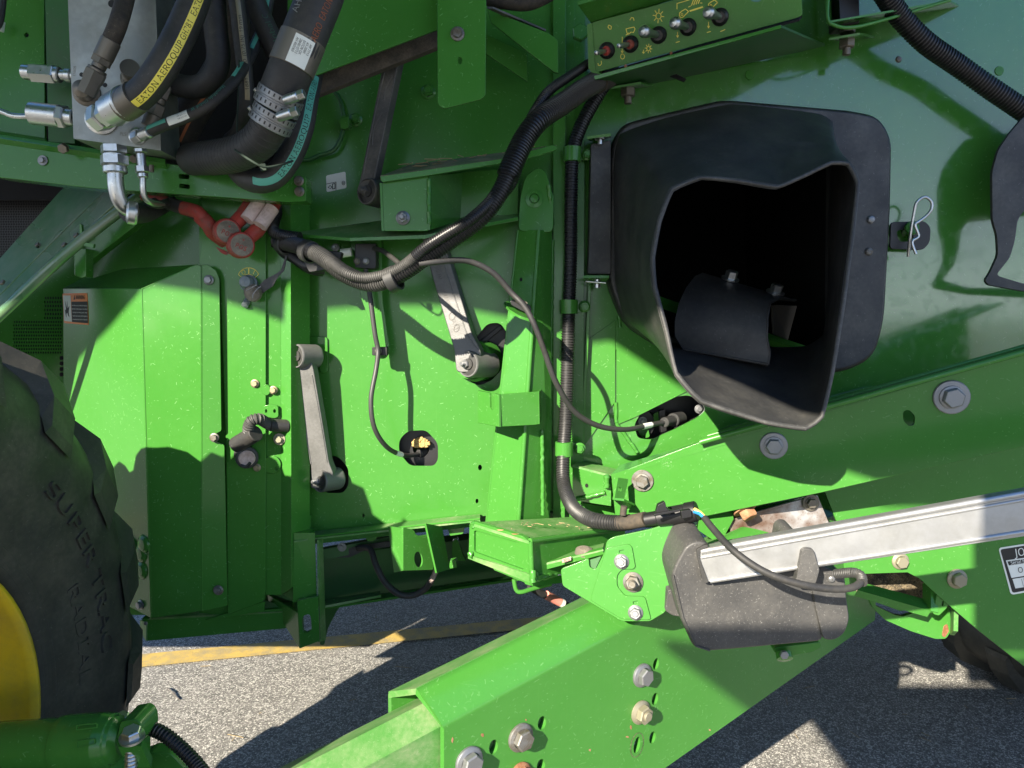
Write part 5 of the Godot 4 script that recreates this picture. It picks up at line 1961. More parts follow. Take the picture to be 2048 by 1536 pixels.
func lamp_bracket() -> void:
	var m := MB.new()
	var pl := pl3(P(1215, 1085, 1.03), P(1390, 1040, 1.01), P(1300, 1243, 1.0))
	plate(m, rp([1213, 1082, 1225, 1074, 1300, 1058, 1385, 1033, 1397, 1040, 1388, 1075, 1392, 1095, 1345, 1195, 1330, 1225, 1300, 1243, 1243, 1243, 1125, 1172, 1121, 1138, 1178, 1116, 1179, 1135, 1191, 1139, 1205, 1112, 1210, 1100], 6), pl, 0.008, [], 1.4)
	var lb := part("lamp_bracket", m, M.green, null, "flat triangular green bracket plate with three bolts")
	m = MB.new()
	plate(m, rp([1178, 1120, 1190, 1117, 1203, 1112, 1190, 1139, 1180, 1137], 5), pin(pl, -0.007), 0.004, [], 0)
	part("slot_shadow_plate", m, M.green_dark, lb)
	m = MB.new()
	plate(m, rp([1212, 1096, 1258, 1088, 1264, 1094, 1271, 1134, 1266, 1139, 1245, 1138, 1234, 1150, 1234, 1172, 1250, 1192, 1290, 1193, 1302, 1238, 1296, 1240, 1243, 1238, 1180, 1200, 1205, 1120], 7), pin(pl, 0.004), 0.005, [rp([1238, 1101, 1248, 1099, 1248, 1104, 1238, 1106], 1), rp([1266, 1203, 1276, 1201, 1276, 1206, 1266, 1208], 1)], 1)
	var rt := part("raised_tab", m, M.green, lb)
	bolt(rt, "short_nut", 1243, 1123, pin(pl, 0.004), 15)
	bolt(rt, "stud_nut", 1266, 1164, pin(pl, 0.001), 20)
	bolt(rt, "short_nut", 1271, 1225, pin(pl, 0.004), 15)
	# lamp housing
	var hp := pl3(P(1400, 1200, 0.955), P(1640, 1170, 0.955), P(1400, 1300, 0.965))
	m = MB.new()
	plate(m, rp([1342, 1155, 1352, 1128, 1372, 1092, 1395, 1082, 1418, 1086, 1416, 1168, 1640, 1130, 1650, 1270, 1642, 1284, 1420, 1304, 1388, 1297, 1362, 1240], 14, 5), hp, 0.16, [], 13)
	var lh := part("lamp_housing", m, M.lamp_black, null, "scratched black plastic lamp housing under the aluminium rail")
	m = MB.new()
	plate(m, rp([1592, 1160, 1602, 1106, 1612, 1098, 1628, 1100, 1640, 1128, 1668, 1142, 1690, 1150, 1694, 1200, 1700, 1240, 1690, 1268, 1670, 1282, 1646, 1280, 1630, 1210, 1622, 1165], 12, 5), pin(hp, 0.006), 0.14, [], 8)
	part("housing_end_cap", m, M.lamp_black, lh)
	bolt(lh, "screw", 1663, 1158, pin(hp, 0.008), 7, M.zinc, "rivet")
	m = MB.new()
	tube(m, PackedVector3Array([on(1346, 1150, pin(hp, 0.001)), on(1366, 1235, pin(hp, 0.001)), on(1392, 1292, pin(hp, 0.001)), on(1420, 1301, pin(hp, 0.001))]), 0.002, 6)
	part("housing_seam", m, M.conduit_dusty, lh)
	m = MB.new()
	plate(m, rp([1336, 1180, 1360, 1180, 1366, 1235, 1345, 1232, 1330, 1222], 5), pin(hp, -0.05), 0.05, [], 2)
	part("housing_ear", m, M.lamp_black, lh)
	m = MB.new()
	plate(m, rp([1548, 1296, 1640, 1284, 1644, 1294, 1625, 1305, 1585, 1312, 1548, 1306], 6), pin(hp, -0.08), 0.02, [], 1)
	lathe(m, P(1567, 1306, 1.02), Vector3(0, -0.7, 0.7), [0.016, 0.0, 0.016, 0.012, 0.0, 0.014], 14)
	part("housing_foot", m, M.green, lh)
	bolt(lh, "hex", 1567, 1308, fp(0.99), 9)
	# aluminium rail
	m = MB.new()
	var rpl := pl3(P(1400, 1110, 0.942), P(2048, 990, 0.89), P(1400, 1160, 0.942))
	plate(m, rp([1394, 1104, 1402, 1098, 2048, 982, 2400, 918, 2400, 1014, 2048, 1073, 1655, 1132, 1425, 1166, 1410, 1162, 1396, 1118], 6), rpl, 0.02, [], 1.5)
	var rl := part("aluminium_rail", m, M.aluminium, null, "pale extruded aluminium rail across the lower right")
	for e in [[1402, 1103, 2400, 923, 6.0], [1402, 1115, 2400, 936, 3.5], [1420, 1162, 2400, 1008, 4.5]]:
		m = MB.new()
		var q0 := on(e[0], e[1], pin(rpl, -0.001))
		var q1 := on(e[2], e[3], pin(rpl, -0.001))
		rod(m, q0, q1, e[4] * 0.001)
		part("rail_bead", m, M.aluminium, rl)
	m = MB.new()
	plate(m, rp([1392, 1100, 1410, 1090, 1420, 1092, 1400, 1102, 1400, 1118, 1418, 1166, 1406, 1166], 5), pin(rpl, 0.004), 0.02, [], 1.5)
	part("rail_end_gasket", m, M.conduit_dusty, rl)
	m = MB.new()
	plate(m, rp([1596, 1142, 1604, 1100, 1614, 1097, 1628, 1100, 1634, 1122, 1640, 1140, 1632, 1168, 1590, 1168], 5), pin(rpl, 0.012), 0.02, [], 4)
	part("rail_clamp", m, M.lamp_black, lh)

func pxm(d: float) -> float:
	return d * K / F

func axle() -> void:
	var a0 := P(777, 1383, 0.96)
	var b0 := P(833, 1377, 0.89)
	var c0 := P(888, 1458, 0.86)
	var d0 := P(888, 1848, 0.86)
	var v := P(1750, 1240, 1.40) - d0
	var th := 0.013
	var side := v.cross(Vector3.UP).normalized()
	if side.z < 0:
		side = -side
	var inn := -side
	var m := MB.new()
	var top_in := Vector3.DOWN * th
	# top flange, chamfer and the back lip as thick strips
	extrude(m, [a0, b0, b0 + top_in + inn * 0.004, a0 + top_in], v)
	part("axle_top_flange", m, M.green_dusty)
	m = MB.new()
	var kn := (b0 + c0) * 0.5 + (side * 0.6 + Vector3.UP) * 0.008
	var arc := []
	for i in 9:
		var t := i / 8.0
		arc.append(b0.lerp(kn, t).lerp(kn.lerp(c0, t), t))
	for i in 8:
		var na := bend_n(arc, i, v)
		var nb := bend_n(arc, i + 1, v)
		m.tri(arc[i], arc[i + 1], arc[i + 1] + v, na, nb, nb)
		m.tri(arc[i], arc[i + 1] + v, arc[i] + v, na, nb, na)
	extrude(m, [b0 - side * 0.002, c0 - side * 0.002, c0 + inn * th, b0 + top_in + inn * 0.004], v)
	var ax := part("axle_beam", m, M.green, null, "big folded axle beam running diagonally under the machine")
	m = MB.new()
	var a1 := a0 + Vector3.DOWN * 0.006 + inn * 0.002
	extrude(m, [a1, a1 + side * 0.014, a1 + side * 0.014 + Vector3.DOWN * 0.05, a1 + Vector3.DOWN * 0.05], v)
	part("axle_back_lip", m, M.green, ax)
	# front face with its punched holes
	var pl := pl3(c0, d0, c0 + v)
	var far := proj(c0 + v)
	m = MB.new()
	var holes := []
	for h in [[1312, 1328, 5.5, 12], [1310, 1398, 6, 12.5], [1305, 1475, 6, 12.5], [1084, 1446, 8, 14], [987, 1494, 8.5, 15], [1274, 1490, 6, 17], [1082, 1531, 8, 13]]:
		holes.append(circ(h[0], h[1], h[2], h[3], 18, 0.22))
	plate(m, PackedVector2Array([Vector2(888, 1458), far, Vector2(1750, 1240), Vector2(888, 1848)]), pl, th, holes, 0)
	part("axle_face", m, M.green, ax)
	m = MB.new()
	for h in [[1274, 1490, 12, 25]]:
		var o := circ(h[0], h[1], h[2], h[3], 24, 0.22)
		stroke(m, o, 1.2, pl, true)
	part("worn_ring", m, M.chaff, ax)
	bolt(ax, "flange_bolt", 1040, 1474, pl, 29)
	bolt(ax, "flange_bolt", 937, 1522, pl, 31)
	bolt(ax, "flange_bolt", 1283, 1350, pl, 24)
	bolt(ax, "short_nut", 1280, 1424, pl, 24, M.zinc_yellow)
	bolt(ax, "flange_bolt", 1040, 1548, pl, 25, M.rusty)
	# telescoping inner beam coming out of the end
	m = MB.new()
	var q := 0.03
	var ia := a0 + Vector3.DOWN * 0.034 + side * 0.012
	var ib := b0 + Vector3.DOWN * 0.036 + inn * 0.004
	var ic := c0 + inn * (th + 0.004) + Vector3.DOWN * 0.005
	var idd := d0 + inn * (th + 0.004)
	extrude(m, [ia + v * 0.3, ib + v * 0.3, ic + v * 0.3, idd + v * 0.3, idd + v * 0.3 + inn * 0.14], -v * 1.05)
	part("inner_axle_beam", m, M.green_dusty, ax)
	m = MB.new()
	extrude(m, [a0 + Vector3.DOWN * 0.02 + v * 0.05, a0 + Vector3.DOWN * 0.02 + v * 0.05 + side * 0.01, d0 + inn * 0.14 + v * 0.05, d0 + inn * 0.15 + v * 0.05], v * 0.5)
	part("axle_back_wall", m, M.green, ax)

func bend_n(arc: Array, i: int, v: Vector3) -> Vector3:
	if i == 0:
		return (Vector3.UP * 0.9 + Vector3(0.3, 0, 0.3)).normalized()
	var e: Vector3 = arc[mini(i + 1, arc.size() - 1)] - arc[i - 1]
	var n := e.cross(v).normalized()
	if i == arc.size() - 1:
		n = v.cross(Vector3.UP).normalized()
	return n if n.z > 0 else -n

func wheels() -> void:
	var tyre := MB.new()
	var z := Vector3(0, 0, 1)
	var half := [0.343, 0.150, 0.341, 0.190, 0.348, 0.215, 0.375, 0.224, 0.43, 0.237, 0.48, 0.25, 0.53, 0.257, 0.57, 0.256, 0.61, 0.245, 0.642, 0.225, 0.664, 0.195, 0.673, 0.15, 0.677, 0.08, 0.678, 0.0]
	var prof := []
	var k := half.size() / 2
	for i in k:
		prof.append(half[i * 2]); prof.append(-half[i * 2 + 1])
	for i in range(k - 2, -1, -1):
		prof.append(half[i * 2]); prof.append(half[i * 2 + 1])
	smooth_lathe(tyre, prof, 90)
	for r in [0.362, 0.369, 0.376, 0.384]:
		var ring := PackedVector3Array()
		for i in 91:
			ring.append(Vector3(cos(TAU * i / 90) * r, sin(TAU * i / 90) * r, 0.218 + (r - 0.362) * 0.3))
		tube(tyre, ring, 0.0022, 5, PackedFloat32Array(), false)
	var rim := MB.new()
	smooth_lathe(rim, [0.340, 0.15, 0.341, 0.215, 0.335, 0.228, 0.325, 0.229, 0.318, 0.217, 0.312, 0.175, 0.300, 0.165, 0.292, 0.12, 0.27, 0.075, 0.255, 0.07, 0.25, 0.03, 0.22, -0.005, 0.14, -0.02, 0.13, -0.04, 0.0, -0.04], 64)
	smooth_lathe(rim, [0.0, -0.06, 0.25, -0.06, 0.33, -0.18, 0.34, -0.19, 0.34, -0.15, 0.34, 0.15], 48)
	var lug := [MB.new(), MB.new()]
	for s in 2:
		var sg := 1.0 if s == 0 else -1.0
		var zs := [0.262, 0.252, 0.226, 0.17, 0.09, -0.02]
		var rb := [0.565, 0.59, 0.625, 0.66, 0.67, 0.672]
		var rt := [0.585, 0.64, 0.695, 0.708, 0.711, 0.711]
		var prev := []
		for i in 6:
			var th: float = (0.262 - zs[i]) * 1.75 * sg + (0.0 if s == 0 else 0.174)
			var wt := 0.062 - 0.014 * i / 5.0
			var wb := wt + 0.018
			var row := []
			for q in [[rb[i], th - wb], [rt[i], th - wt], [rt[i], th + wt], [rb[i], th + wb]]:
				row.append(Vector3(cos(q[1]) * q[0], sin(q[1]) * q[0], zs[i] * sg))
			if prev.size():
				for j in 3:
					var mid: Vector3 = (row[j] + row[j + 1] + prev[j] + prev[j + 1]) * 0.25
					var c := Vector3(cos(th), sin(th), 0) * 0.6
					lug[s].quad(prev[j], prev[j + 1], row[j + 1], row[j], mid - Vector3(c.x, c.y, mid.z * 0.85))
			else:
				lug[s].quad(row[0], row[1], row[2], row[3], Vector3(0, 0, sg))
			prev = row
		lug[s].quad(prev[0], prev[1], prev[2], prev[3], Vector3(0, 0, -sg))
	var txt := MB.new()
	polar_text(txt, "SUPER TRAC", 0.50, 0.029, 46.0, 1.9)
	polar_text(txt, "RADIAL", 0.445, 0.023, 20.0, 2.0)
	var w := Node3D.new()
	w.name = numbered("rear_wheel")
	w.set_meta("label", "near rear wheel with black lugged tyre and yellow rim")
	CO.add_child(w, true)
	for q in [["tyre", tyre, M.tyre], ["rim", rim, M.rim_yellow], ["tyre_lettering", txt, M.tyre]]:
		var o := MeshInstance3D.new()
		o.name = numbered(q[0]); o.mesh = (q[1] as MB).mesh(); o.material_override = q[2]
		w.add_child(o, true)
	var lm := [lug[0].mesh(), lug[1].mesh()]
	for i in 18:
		for s in 2:
			var o := MeshInstance3D.new()
			o.name = numbered("tread_lug"); o.mesh = lm[s]; o.material_override = M.tyre
			o.rotation.z = TAU * i / 18.0 + 0.16
			w.add_child(o, true)
	var n := Vector3(sin(1.56), 0, cos(1.56))
	var c := Vector3(-0.845, 0.70, -0.93) - n * 0.22
	w.transform = Transform3D(frame(n), c - BASE)
	var w2: Node3D = w.duplicate()
	w2.name = numbered("rear_wheel")
	w2.set_meta("label", "far rear wheel half hidden behind the lower panel")
	CO.add_child(w2, true)
	var n2 := Vector3(-0.93, 0, 0.36).normalized()
	w2.transform = Transform3D(frame(n2), Vector3(2.02, 0.70, -2.72) - BASE)

func smooth_lathe(m: MB, prof: Array, sides: int) -> void:
	var k := prof.size() / 2
	var nn := []
	for i in k:
		var a := maxi(i - 1, 0)
		var b := mini(i + 1, k - 1)
		nn.append(Vector2(prof[b * 2 + 1] - prof[a * 2 + 1], prof[a * 2] - prof[b * 2]).normalized())
	for i in k - 1:
		for j in sides:
			var t0 := TAU * j / sides
			var t1 := TAU * (j + 1) / sides
			var q := []
			for e in [[i, t0], [i, t1], [i + 1, t1], [i + 1, t0]]:
				var r: float = prof[e[0] * 2]
				q.append([Vector3(cos(e[1]) * r, sin(e[1]) * r, prof[e[0] * 2 + 1]), Vector3(cos(e[1]) * nn[e[0]].x, sin(e[1]) * nn[e[0]].x, nn[e[0]].y)])
			m.tri(q[0][0], q[1][0], q[2][0], q[0][1], q[1][1], q[2][1])
			m.tri(q[0][0], q[2][0], q[3][0], q[0][1], q[2][1], q[3][1])
func polar_text(m: MB, s: String, r: float, h: float, deg: float, stretch: float) -> void:
	var tm := text_mesh(s, false)
	var arr := tm.get_mesh_arrays()
	var vv: PackedVector3Array = arr[Mesh.ARRAY_VERTEX]
	var ii = arr[Mesh.ARRAY_INDEX]
	if ii == null or ii.size() == 0:
		ii = range(vv.size())
	var lo := 1e9
	for q in vv:
		lo = minf(lo, q.x)
	var o := []
	for q in vv:
		var a := deg_to_rad(deg) - (q.x - lo) * h * stretch / r
		var rr := r + q.y * h
		var zz := 0.257 - pow(maxf(0.0, absf(rr - 0.55) - 0.02), 2.0) * 2.2 + (0.0025 if q.z > 0 else -0.003)
		o.append(Vector3(cos(a) * rr, sin(a) * rr, zz))
	for k in range(0, ii.size(), 3):
		m.flat(o[ii[k]], o[ii[k + 1]], o[ii[k + 2]], Vector3(0, 0, 1))

func cylinder() -> void:
	var d := 0.780
	var m := MB.new()
	var a := P(-140, 1502, d)
	var b := P(246, 1478, d)
	var ax := (b - a)
	var l := ax.length()
	var r := 52.0 * pxm(d)
	lathe(m, a, ax, [0.0, 0.0, r * 0.96, 0.0, r * 0.96, l - r * 0.5, r * 0.9, l - r * 0.2, r * 0.6, l, 0.0, l], 36)
	var cy := part("steering_cylinder", m, M.green, null, "green steering cylinder in front of the yellow rim")
	m = MB.new()
	var c := P(118, 1486, d)
	lathe(m, c, ax, [r * 0.9, 0.0, r * 1.04, 0.004, r * 1.06, 0.012, r * 1.06, 0.07, r * 1.0, 0.085, r * 0.8, 0.09], 36)
	part("cylinder_gland", m, M.green, cy)
	m = MB.new()
	var pp := pln(175, 1470, d, Vector3(0, 0.35, 1))
	pp = pin(pp, r * 1.02)
	plate(m, rp([152, 1450, 195, 1446, 195, 1456, 152, 1461], 1.5), pp, 0.002, [rp([154, 1451.5, 193, 1448, 193, 1454.5, 154, 1459], 1)], 0)
	plate(m, rp([152, 1482, 190, 1477, 190, 1488, 153, 1498], 1.5), pp, 0.002, [rp([154, 1484, 188, 1479, 188, 1486.5, 155, 1496], 1)], 0)
	part("raised_marking", m, M.green, cy)
	m = MB.new()
	plate(m, rp([240, 1444, 272, 1438, 284, 1452, 286, 1478, 278, 1492, 250, 1494, 232, 1480], 8), fp(0.770), 0.05, [], 2)
	face(m, [232, 1478, 0.760, 286, 1474, 0.760, 282, 1492, 0.750, 236, 1494, 0.750], 0.05)
	part("clamp_lug", m, M.green, cy)
	m = MB.new()
	hexa(m, P(264, 1472, 0.750), Vector3(0.05, 1, 0.25), 0.014, 0.0, 0.012, 0.2)
	lathe(m, P(264, 1474, 0.750), Vector3(0.05, 1, 0.25), [0.018, -0.002, 0.018, 0.002, 0.01, 0.004], 18)
	part("clamp_bolt", m, M.steel, cy)
	m = MB.new()
	hexa(m, P(244, 1440, 0.800), Vector3(0.05, 1, 0.25), 0.012, 0.0, 0.010, 0.2)
	part("clamp_nut", m, M.steel, cy)
	m = MB.new()
	for i in 5:
		var h := i * 0.006
		lathe(m, P(262, 1497, 0.760), Vector3(0.0, -1, 0.1), [0.0085, h, 0.0095, h + 0.002, 0.0095, h + 0.004, 0.0085, h + 0.006], 12)
	part("clamp_thread", m, M.steel, cy)
	m = MB.new()
	face(m, [-60, 1545, 0.760, 236, 1500, 0.780, 290, 1560, 0.760, -60, 1620, 0.720], 0.03)
	face(m, [236, 1500, 0.780, 262, 1530, 0.780, 258, 1560, 0.780, 225, 1560, 0.780], 0.02)
	part("steering_arm", m, M.green, cy)
	m = MB.new()
	plate(m, rp([268, 1520, 300, 1506, 340, 1506, 372, 1540, 372, 1580, 260, 1580], 6), fp(0.820), 0.03, [], 2)
	plate(m, rp([275, 1470, 289, 1462, 289, 1520, 276, 1520], 3), fp(0.815), 0.02, [], 1)
	part("arm_bracket", m, M.green, cy)
	m = MB.new()
	corr(m, C([270, 1452, 0.805, 300, 1456, 0.800, 330, 1470, 0.795, 362, 1496, 0.790, 396, 1532, 0.780, 430, 1580, 0.760]), 15 * pxm(0.795), 0.0058)
	solo("steering_hose", m, M.conduit, "black ribbed hose curling down from the green steering cylinder", "hose")

func top_shield() -> void:
	var m := MB.new()
	plate(m, rp([642, -60, 886, -60, 886, 48, 880, 57, 602, 162, 600, 150, 640, -20], 4), fp(1.12), 0.005, [], 1.2)
	var ts := part("belt_guard", m, M.green)
	m = MB.new()
	plate(m, pts([590, 165, 877, 58, 877, 93, 590, 208]), fp(1.16), 0.02, [], 1)
	part("drive_belt", m, M.belt, ts, "worn brown drive belt under the guard")
	m = MB.new()
	plate(m, rp([874, -60, 973, -60, 971, 190, 964, 198, 886, 218, 875, 208], 7), fp(1.09), 0.005, [circ(920, 121, 4.5, 7.5, 14)], 1.2)
	var hb := part("hanging_plate", m, M.green)
	bolt(hb, "flange_bolt", 915, 68, fp(1.0895), 14, null, "", 0.5)
	m = MB.new()
	plate(m, pts([975, 20, 986, 22, 1098, 66, 1116, 80, 1117, 146, 1108, 144, 982, 45]), fp(1.2), 0.006, [], 1.2)
	var gu := part("gusset_bracket", m, M.green)
	m = MB.new()
	face(m, [974, 17, 1.17, 986, 17, 1.17, 1092, 62, 1.25, 1080, 66, 1.27], 0.004)
	part("gusset_lip", m, M.cast_dark, gu)
	m = MB.new()
	plate(m, pts([970, 68, 1055, 106, 1055, 163, 970, 106]), fp(1.24), 0.006, [], 1)
	part("gusset_bracket", m, M.green)
	m = MB.new()
	tube(m, C([965, -8, 1.2, 1010, 2, 1.2, 1060, 4, 1.2, 1110, -20, 1.2]), 15 * pxm(1.2), 16)
	part("drive_shaft", m, M.hose_brown, ts)

func eye(m: MB, c: Vector3, ax: Vector3, r: float, l: float) -> void:
	lathe(m, c - ax.normalized() * l, ax, [r * 0.55, 0.0, r * 0.96, 0.0, r, 0.004, r, l - 0.003, r * 0.96, l, r * 0.87, l, r * 0.85, l - 0.008, r * 0.3, l - 0.008], 32)

func link(nm: String, label: String, e0: Array, e1: Array, rpx: float, n: Vector3, d: float, arm: PackedVector2Array, mat: Material, len0: float, len1: float, ribs: Array) -> MeshInstance3D:
	var pl := pln(e0[0], e0[1], d, Vector3(-0.25, 0.03, 0.97) if e0[0] > 620 else Vector3(-0.1, -0.12, 0.98))
	var m := MB.new()
	plate(m, arm, pin(pl, -0.006), 0.026, [], 2.5)
	var r := rpx * mpp(e0[0], e0[1], pl)
	var o := part(nm, m, mat, null, label)
	for e in [[e0, len0], [e1, len1]]:
		if e[1] <= 0.0:
			continue
		m = MB.new()
		eye(m, on(e[0][0], e[0][1], pl), n, r, e[1])
		part("link_eye", m, mat, o)
		m = MB.new()
		var c := on(e[0][0], e[0][1], pl)
		lathe(m, c - n.normalized() * 0.02, n, [r * 0.86, 0.0, r * 0.84, 0.013, r * 0.42, 0.015, r * 0.40, 0.019, 0.0, 0.019], 24)
		part("rubber_bush", m, M.rubber, o)
		bolt(o, "stud_nut", e[0][0], e[0][1], Plane(n.normalized(), n.normalized().dot(c) - 0.006), rpx * 0.44, mat if mat == M.cast_dark else M.zinc)
	m = MB.new()
	for rb in ribs:
		var p := PackedVector3Array()
		for i in range(0, rb.size(), 2):
			p.append(on(rb[i], rb[i + 1], pin(pl, -0.006)))
		tube(m, smooth(Array(p), 0.01), 0.0017, 8)
	if m.v.size():
		part("cast_rib", m, mat, o)
	return o

func links() -> void:
	link("shaker_link", "dark cast link under the belt guard", [733, 382], [790, 120], 27, Vector3(-0.55, 0.05, 0.83), 1.19, rp([768, 118, 800, 112, 748, 366, 744, 392, 714, 385, 722, 350], 6), M.cast_dark, 0.075, 0.0, [[770, 140, 747, 240, 726, 350], [796, 122, 770, 250, 748, 352], [786, 150, 772, 175, 768, 200], [764, 225, 748, 255, 744, 290], [741, 315, 730, 330, 728, 345]])
	var b := link("shaker_link", "pale cast link in the middle of the side panel", [935, 728], [858, 500], 27, Vector3(-0.62, 0.06, 0.78), 1.255, rp([842, 470, 884, 470, 905, 540, 944, 668, 962, 700, 962, 745, 912, 745, 908, 700, 866, 560], 10), M.cast, 0.085, 0.0, [[876, 490, 895, 552, 921, 630, 936, 672, 956, 700]])
	var pl := pln(935, 728, 1.255, Vector3(-0.25, 0.03, 0.97))
	write(b, "AH223098", 893, 596, pin(pl, -0.006), 7, 70, M.cast_dark, 0.9)
	write(b, "VGLFM", 877, 546, pin(pl, -0.006), 7, 70, M.cast_dark, 0.9)
	write(b, "GL 13", 910, 648, pin(pl, -0.006), 7, 70, M.cast_dark, 0.9)
	m_recess(b, pl)
	link("shaker_link", "pale ribbed cast link beside the frame post", [592, 712], [638, 962], 24, Vector3(-0.60, 0.05, 0.80), 1.242, rp([577, 698, 616, 698, 628, 742, 646, 850, 658, 925, 668, 950, 662, 978, 620, 978, 621, 930, 602, 820, 594, 750, 578, 728], 9), M.cast, 0.06, 0.06, [[596, 752, 604, 820, 622, 928], [624, 750, 642, 850, 654, 925]])

func m_recess(b: MeshInstance3D, pl: Plane) -> void:
	var m := MB.new()
	stroke(m, circ(904, 632, 6, 8, 14, 0.3), 1.4, pin(pl, -0.006), true, 0.0008)
	stroke(m, circ(913, 656, 5, 8, 14, 0.3), 1.4, pin(pl, -0.006), true, 0.0008)
	part("cast_mark", m, M.cast_dark, b)

func fitting(m: MB, a: Vector3, b: Vector3, spec: Array) -> void:   # spec: start, end (fractions of ab), radius, hex?
	var ax := b - a
	var l := ax.length()
	for s in spec:
		if s[3] == 1:
			hexa(m, a, ax, s[2], s[0] * l, s[1] * l, 0.35)
		else:
			var h0: float = s[0] * l
			var h1: float = s[1] * l
			var c: float = minf(0.002, (h1 - h0) * 0.2)
			lathe(m, a, ax, [0.0, h0, s[2] - c, h0, s[2], h0 + c, s[2], h1 - c, s[2] - c, h1, 0.0, h1], 24)

func valve_block() -> void:
	# recess and sheet behind the hydraulics
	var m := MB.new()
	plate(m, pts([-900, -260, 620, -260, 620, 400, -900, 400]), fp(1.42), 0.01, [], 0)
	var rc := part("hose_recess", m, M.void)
	m = MB.new()
	plate(m, pts([-900, -260, 86, -260, 90, 290, -900, 180]), fp(1.22), 0.006, [circ(53, 70, 5, 5, 10)], 1)
	part("corner_sheet", m, M.green)
	m = MB.new()
	plate(m, pts([88, -60, 145, -60, 150, 288, 96, 284]), fp(1.17), 0.02, [], 1.5)
	part("valve_mount", m, M.green_dark)
	m = MB.new()
	plate(m, rp([-4, 40, 5, 41, 2, 62, -6, 60], 2), fp(1.2), 0.01, [], 1)
	part("white_tag", m, M.label_white)
	m = MB.new()
	tube(m, C([10, -40, 1.18, 6, 10, 1.17, -2, 50, 1.16, -30, 80, 1.15]), 0.006, 8)
	part("corner_cable", m, M.hose)
	# rail under the block
	m = MB.new()
	plate(m, rp([-320, 228, 0, 284, 333, 327, 575, 353, 612, 353, 612, 402, 575, 404, 181, 376, 0, 355, -320, 300], 3), fp(1.16), 0.05, [rp([357, 347, 379, 349, 379, 359, 357, 357], 5), rp([358, 367, 380, 369, 380, 378, 358, 376], 5)], 1.2)
	var rl := part("cross_rail", m, M.green)
	m = MB.new()
	face(m, [-320, 222, 1.155, 330, 318, 1.155, 330, 327, 1.15, -320, 228, 1.15], 0.02)
	face(m, [-320, 214, 1.20, 330, 312, 1.22, 330, 320, 1.155, -320, 222, 1.155], 0.006)
	part("rail_lip", m, M.green, rl)
	bolt(rl, "washer_bolt", 86, 321, fp(1.159), 10)
	bolt(rl, "short_nut", 598, 362, fp(1.159), 10, M.steel_dirty)
	bolt(rl, "short_nut", 599, 383, fp(1.159), 10, M.steel_dirty)
	m = MB.new()
	hexa(m, P(129, 296, 1.14), Vector3(0, -0.4, 1), 0.011, 0.0, 0.010, 0.4)
	part("rail_bolt", m, M.steel_dirty, rl)
	m = MB.new()
	rod(m, P(303, 330, 1.14), P(303, 344, 1.14), 0.005)
	part("rail_bolt", m, M.steel_dirty, rl)
	m = MB.new()
	hexa(m, P(270, 316, 1.13), Vector3(0, -0.6, 1), 0.009, 0.0, 0.01, 0.2)
	part("rail_bolt", m, M.steel_dirty, rl)
	# the block
	m = MB.new()
	var f := [P(133, -70, 1.08), P(309, -70, 1.10), P(322, 301, 1.10), P(147, 277, 1.08)]
	var back := Vector3(-0.005, 0.0, -0.10)
	box8(m, [f[0], f[1], f[2], f[3], f[0] + back, f[1] + back, f[2] + back, f[3] + back])
	var vb := part("valve_block", m, M.steel_block, null, "machined grey steel hydraulic valve block with fittings")
	var pl := pl3(f[0], f[1], f[3])
	m = MB.new()
	for h in [[224, 7, 8], [163, 149, 4.5], [210, 170, 4.5]]:
		plate(m, circ(h[0], h[1], h[2], h[2], 14), pin(pl, 0.0008), 0.0005, [], 0)
	part("plug_hole", m, M.print_black, vb)
	for t in [["IN", 176, 246, 6, 5], ["PLS", 246, 268, 7, 5], ["1L", 245, 139, 6, 20], ["E10325", 149, 142, 5, -85]]:
		write(vb, t[0], t[1], t[2], pl, t[3], t[4], M.steel_dirty, 0.9)
	# stubs at the left
	m = MB.new()
	var s := pxm(1.12)
	fitting(m, P(46, 144, 1.12), P(150, 152, 1.12), [[0.0, 0.2, 14 * s, 0], [0.18, 0.64, 18 * s, 1], [0.62, 0.72, 15 * s, 0], [0.72, 1.0, 10 * s, 0], [0.82, 0.95, 13 * s, 0]])
	part("cap_fitting", m, M.steel, vb)
	m = MB.new()
	fitting(m, P(62, 226, 1.10), P(150, 236, 1.10), [[0.0, 0.68, 21 * s, 0], [0.66, 0.82, 22 * s, 1], [0.8, 1.0, 16 * s, 0]])
	tube(m, C([-60, 212, 1.10, 0, 222, 1.10, 20, 230, 1.10, 40, 233, 1.10, 66, 232, 1.10]), 5.5 * s, 12)
	part("tube_fitting", m, M.steel, vb)
	# elbow with the brown hose
	m = MB.new()
	s = pxm(1.05)
	lathe(m, on(174, 186, pl), pl.normal, [26 * s, 0.0, 26 * s, 0.004, 20 * s, 0.008, 17 * s, 0.03, 0.0, 0.04], 26)
	fitting(m, P(172, 188, 1.03), P(224, 78, 1.03), [[0.0, 0.26, 17 * s, 1], [0.24, 0.42, 19 * s, 1], [0.40, 0.46, 17 * s, 0], [0.46, 0.56, 13 * s, 0], [0.55, 0.66, 18 * s, 1], [0.64, 0.98, 18 * s, 0]])
	part("elbow_fitting", m, M.steel_dirty, vb)
	# big hose fitting
	m = MB.new()
	lathe(m, on(204, 238, pl), pl.normal, [31 * s, 0.0, 31 * s, 0.006, 24 * s, 0.009, 22 * s, 0.02, 0.0, 0.02], 28)
	fitting(m, P(196, 238, 1.04), P(262, 200, 0.99), [[0.0, 0.2, 26 * s, 1], [0.2, 0.32, 20 * s, 0], [0.3, 0.48, 27 * s, 1], [0.46, 0.86, 30 * s, 0], [0.84, 0.9, 31 * s, 0]])
	part("hose_fitting", m, M.steel, vb)
	# port behind the big hose
	m = MB.new()
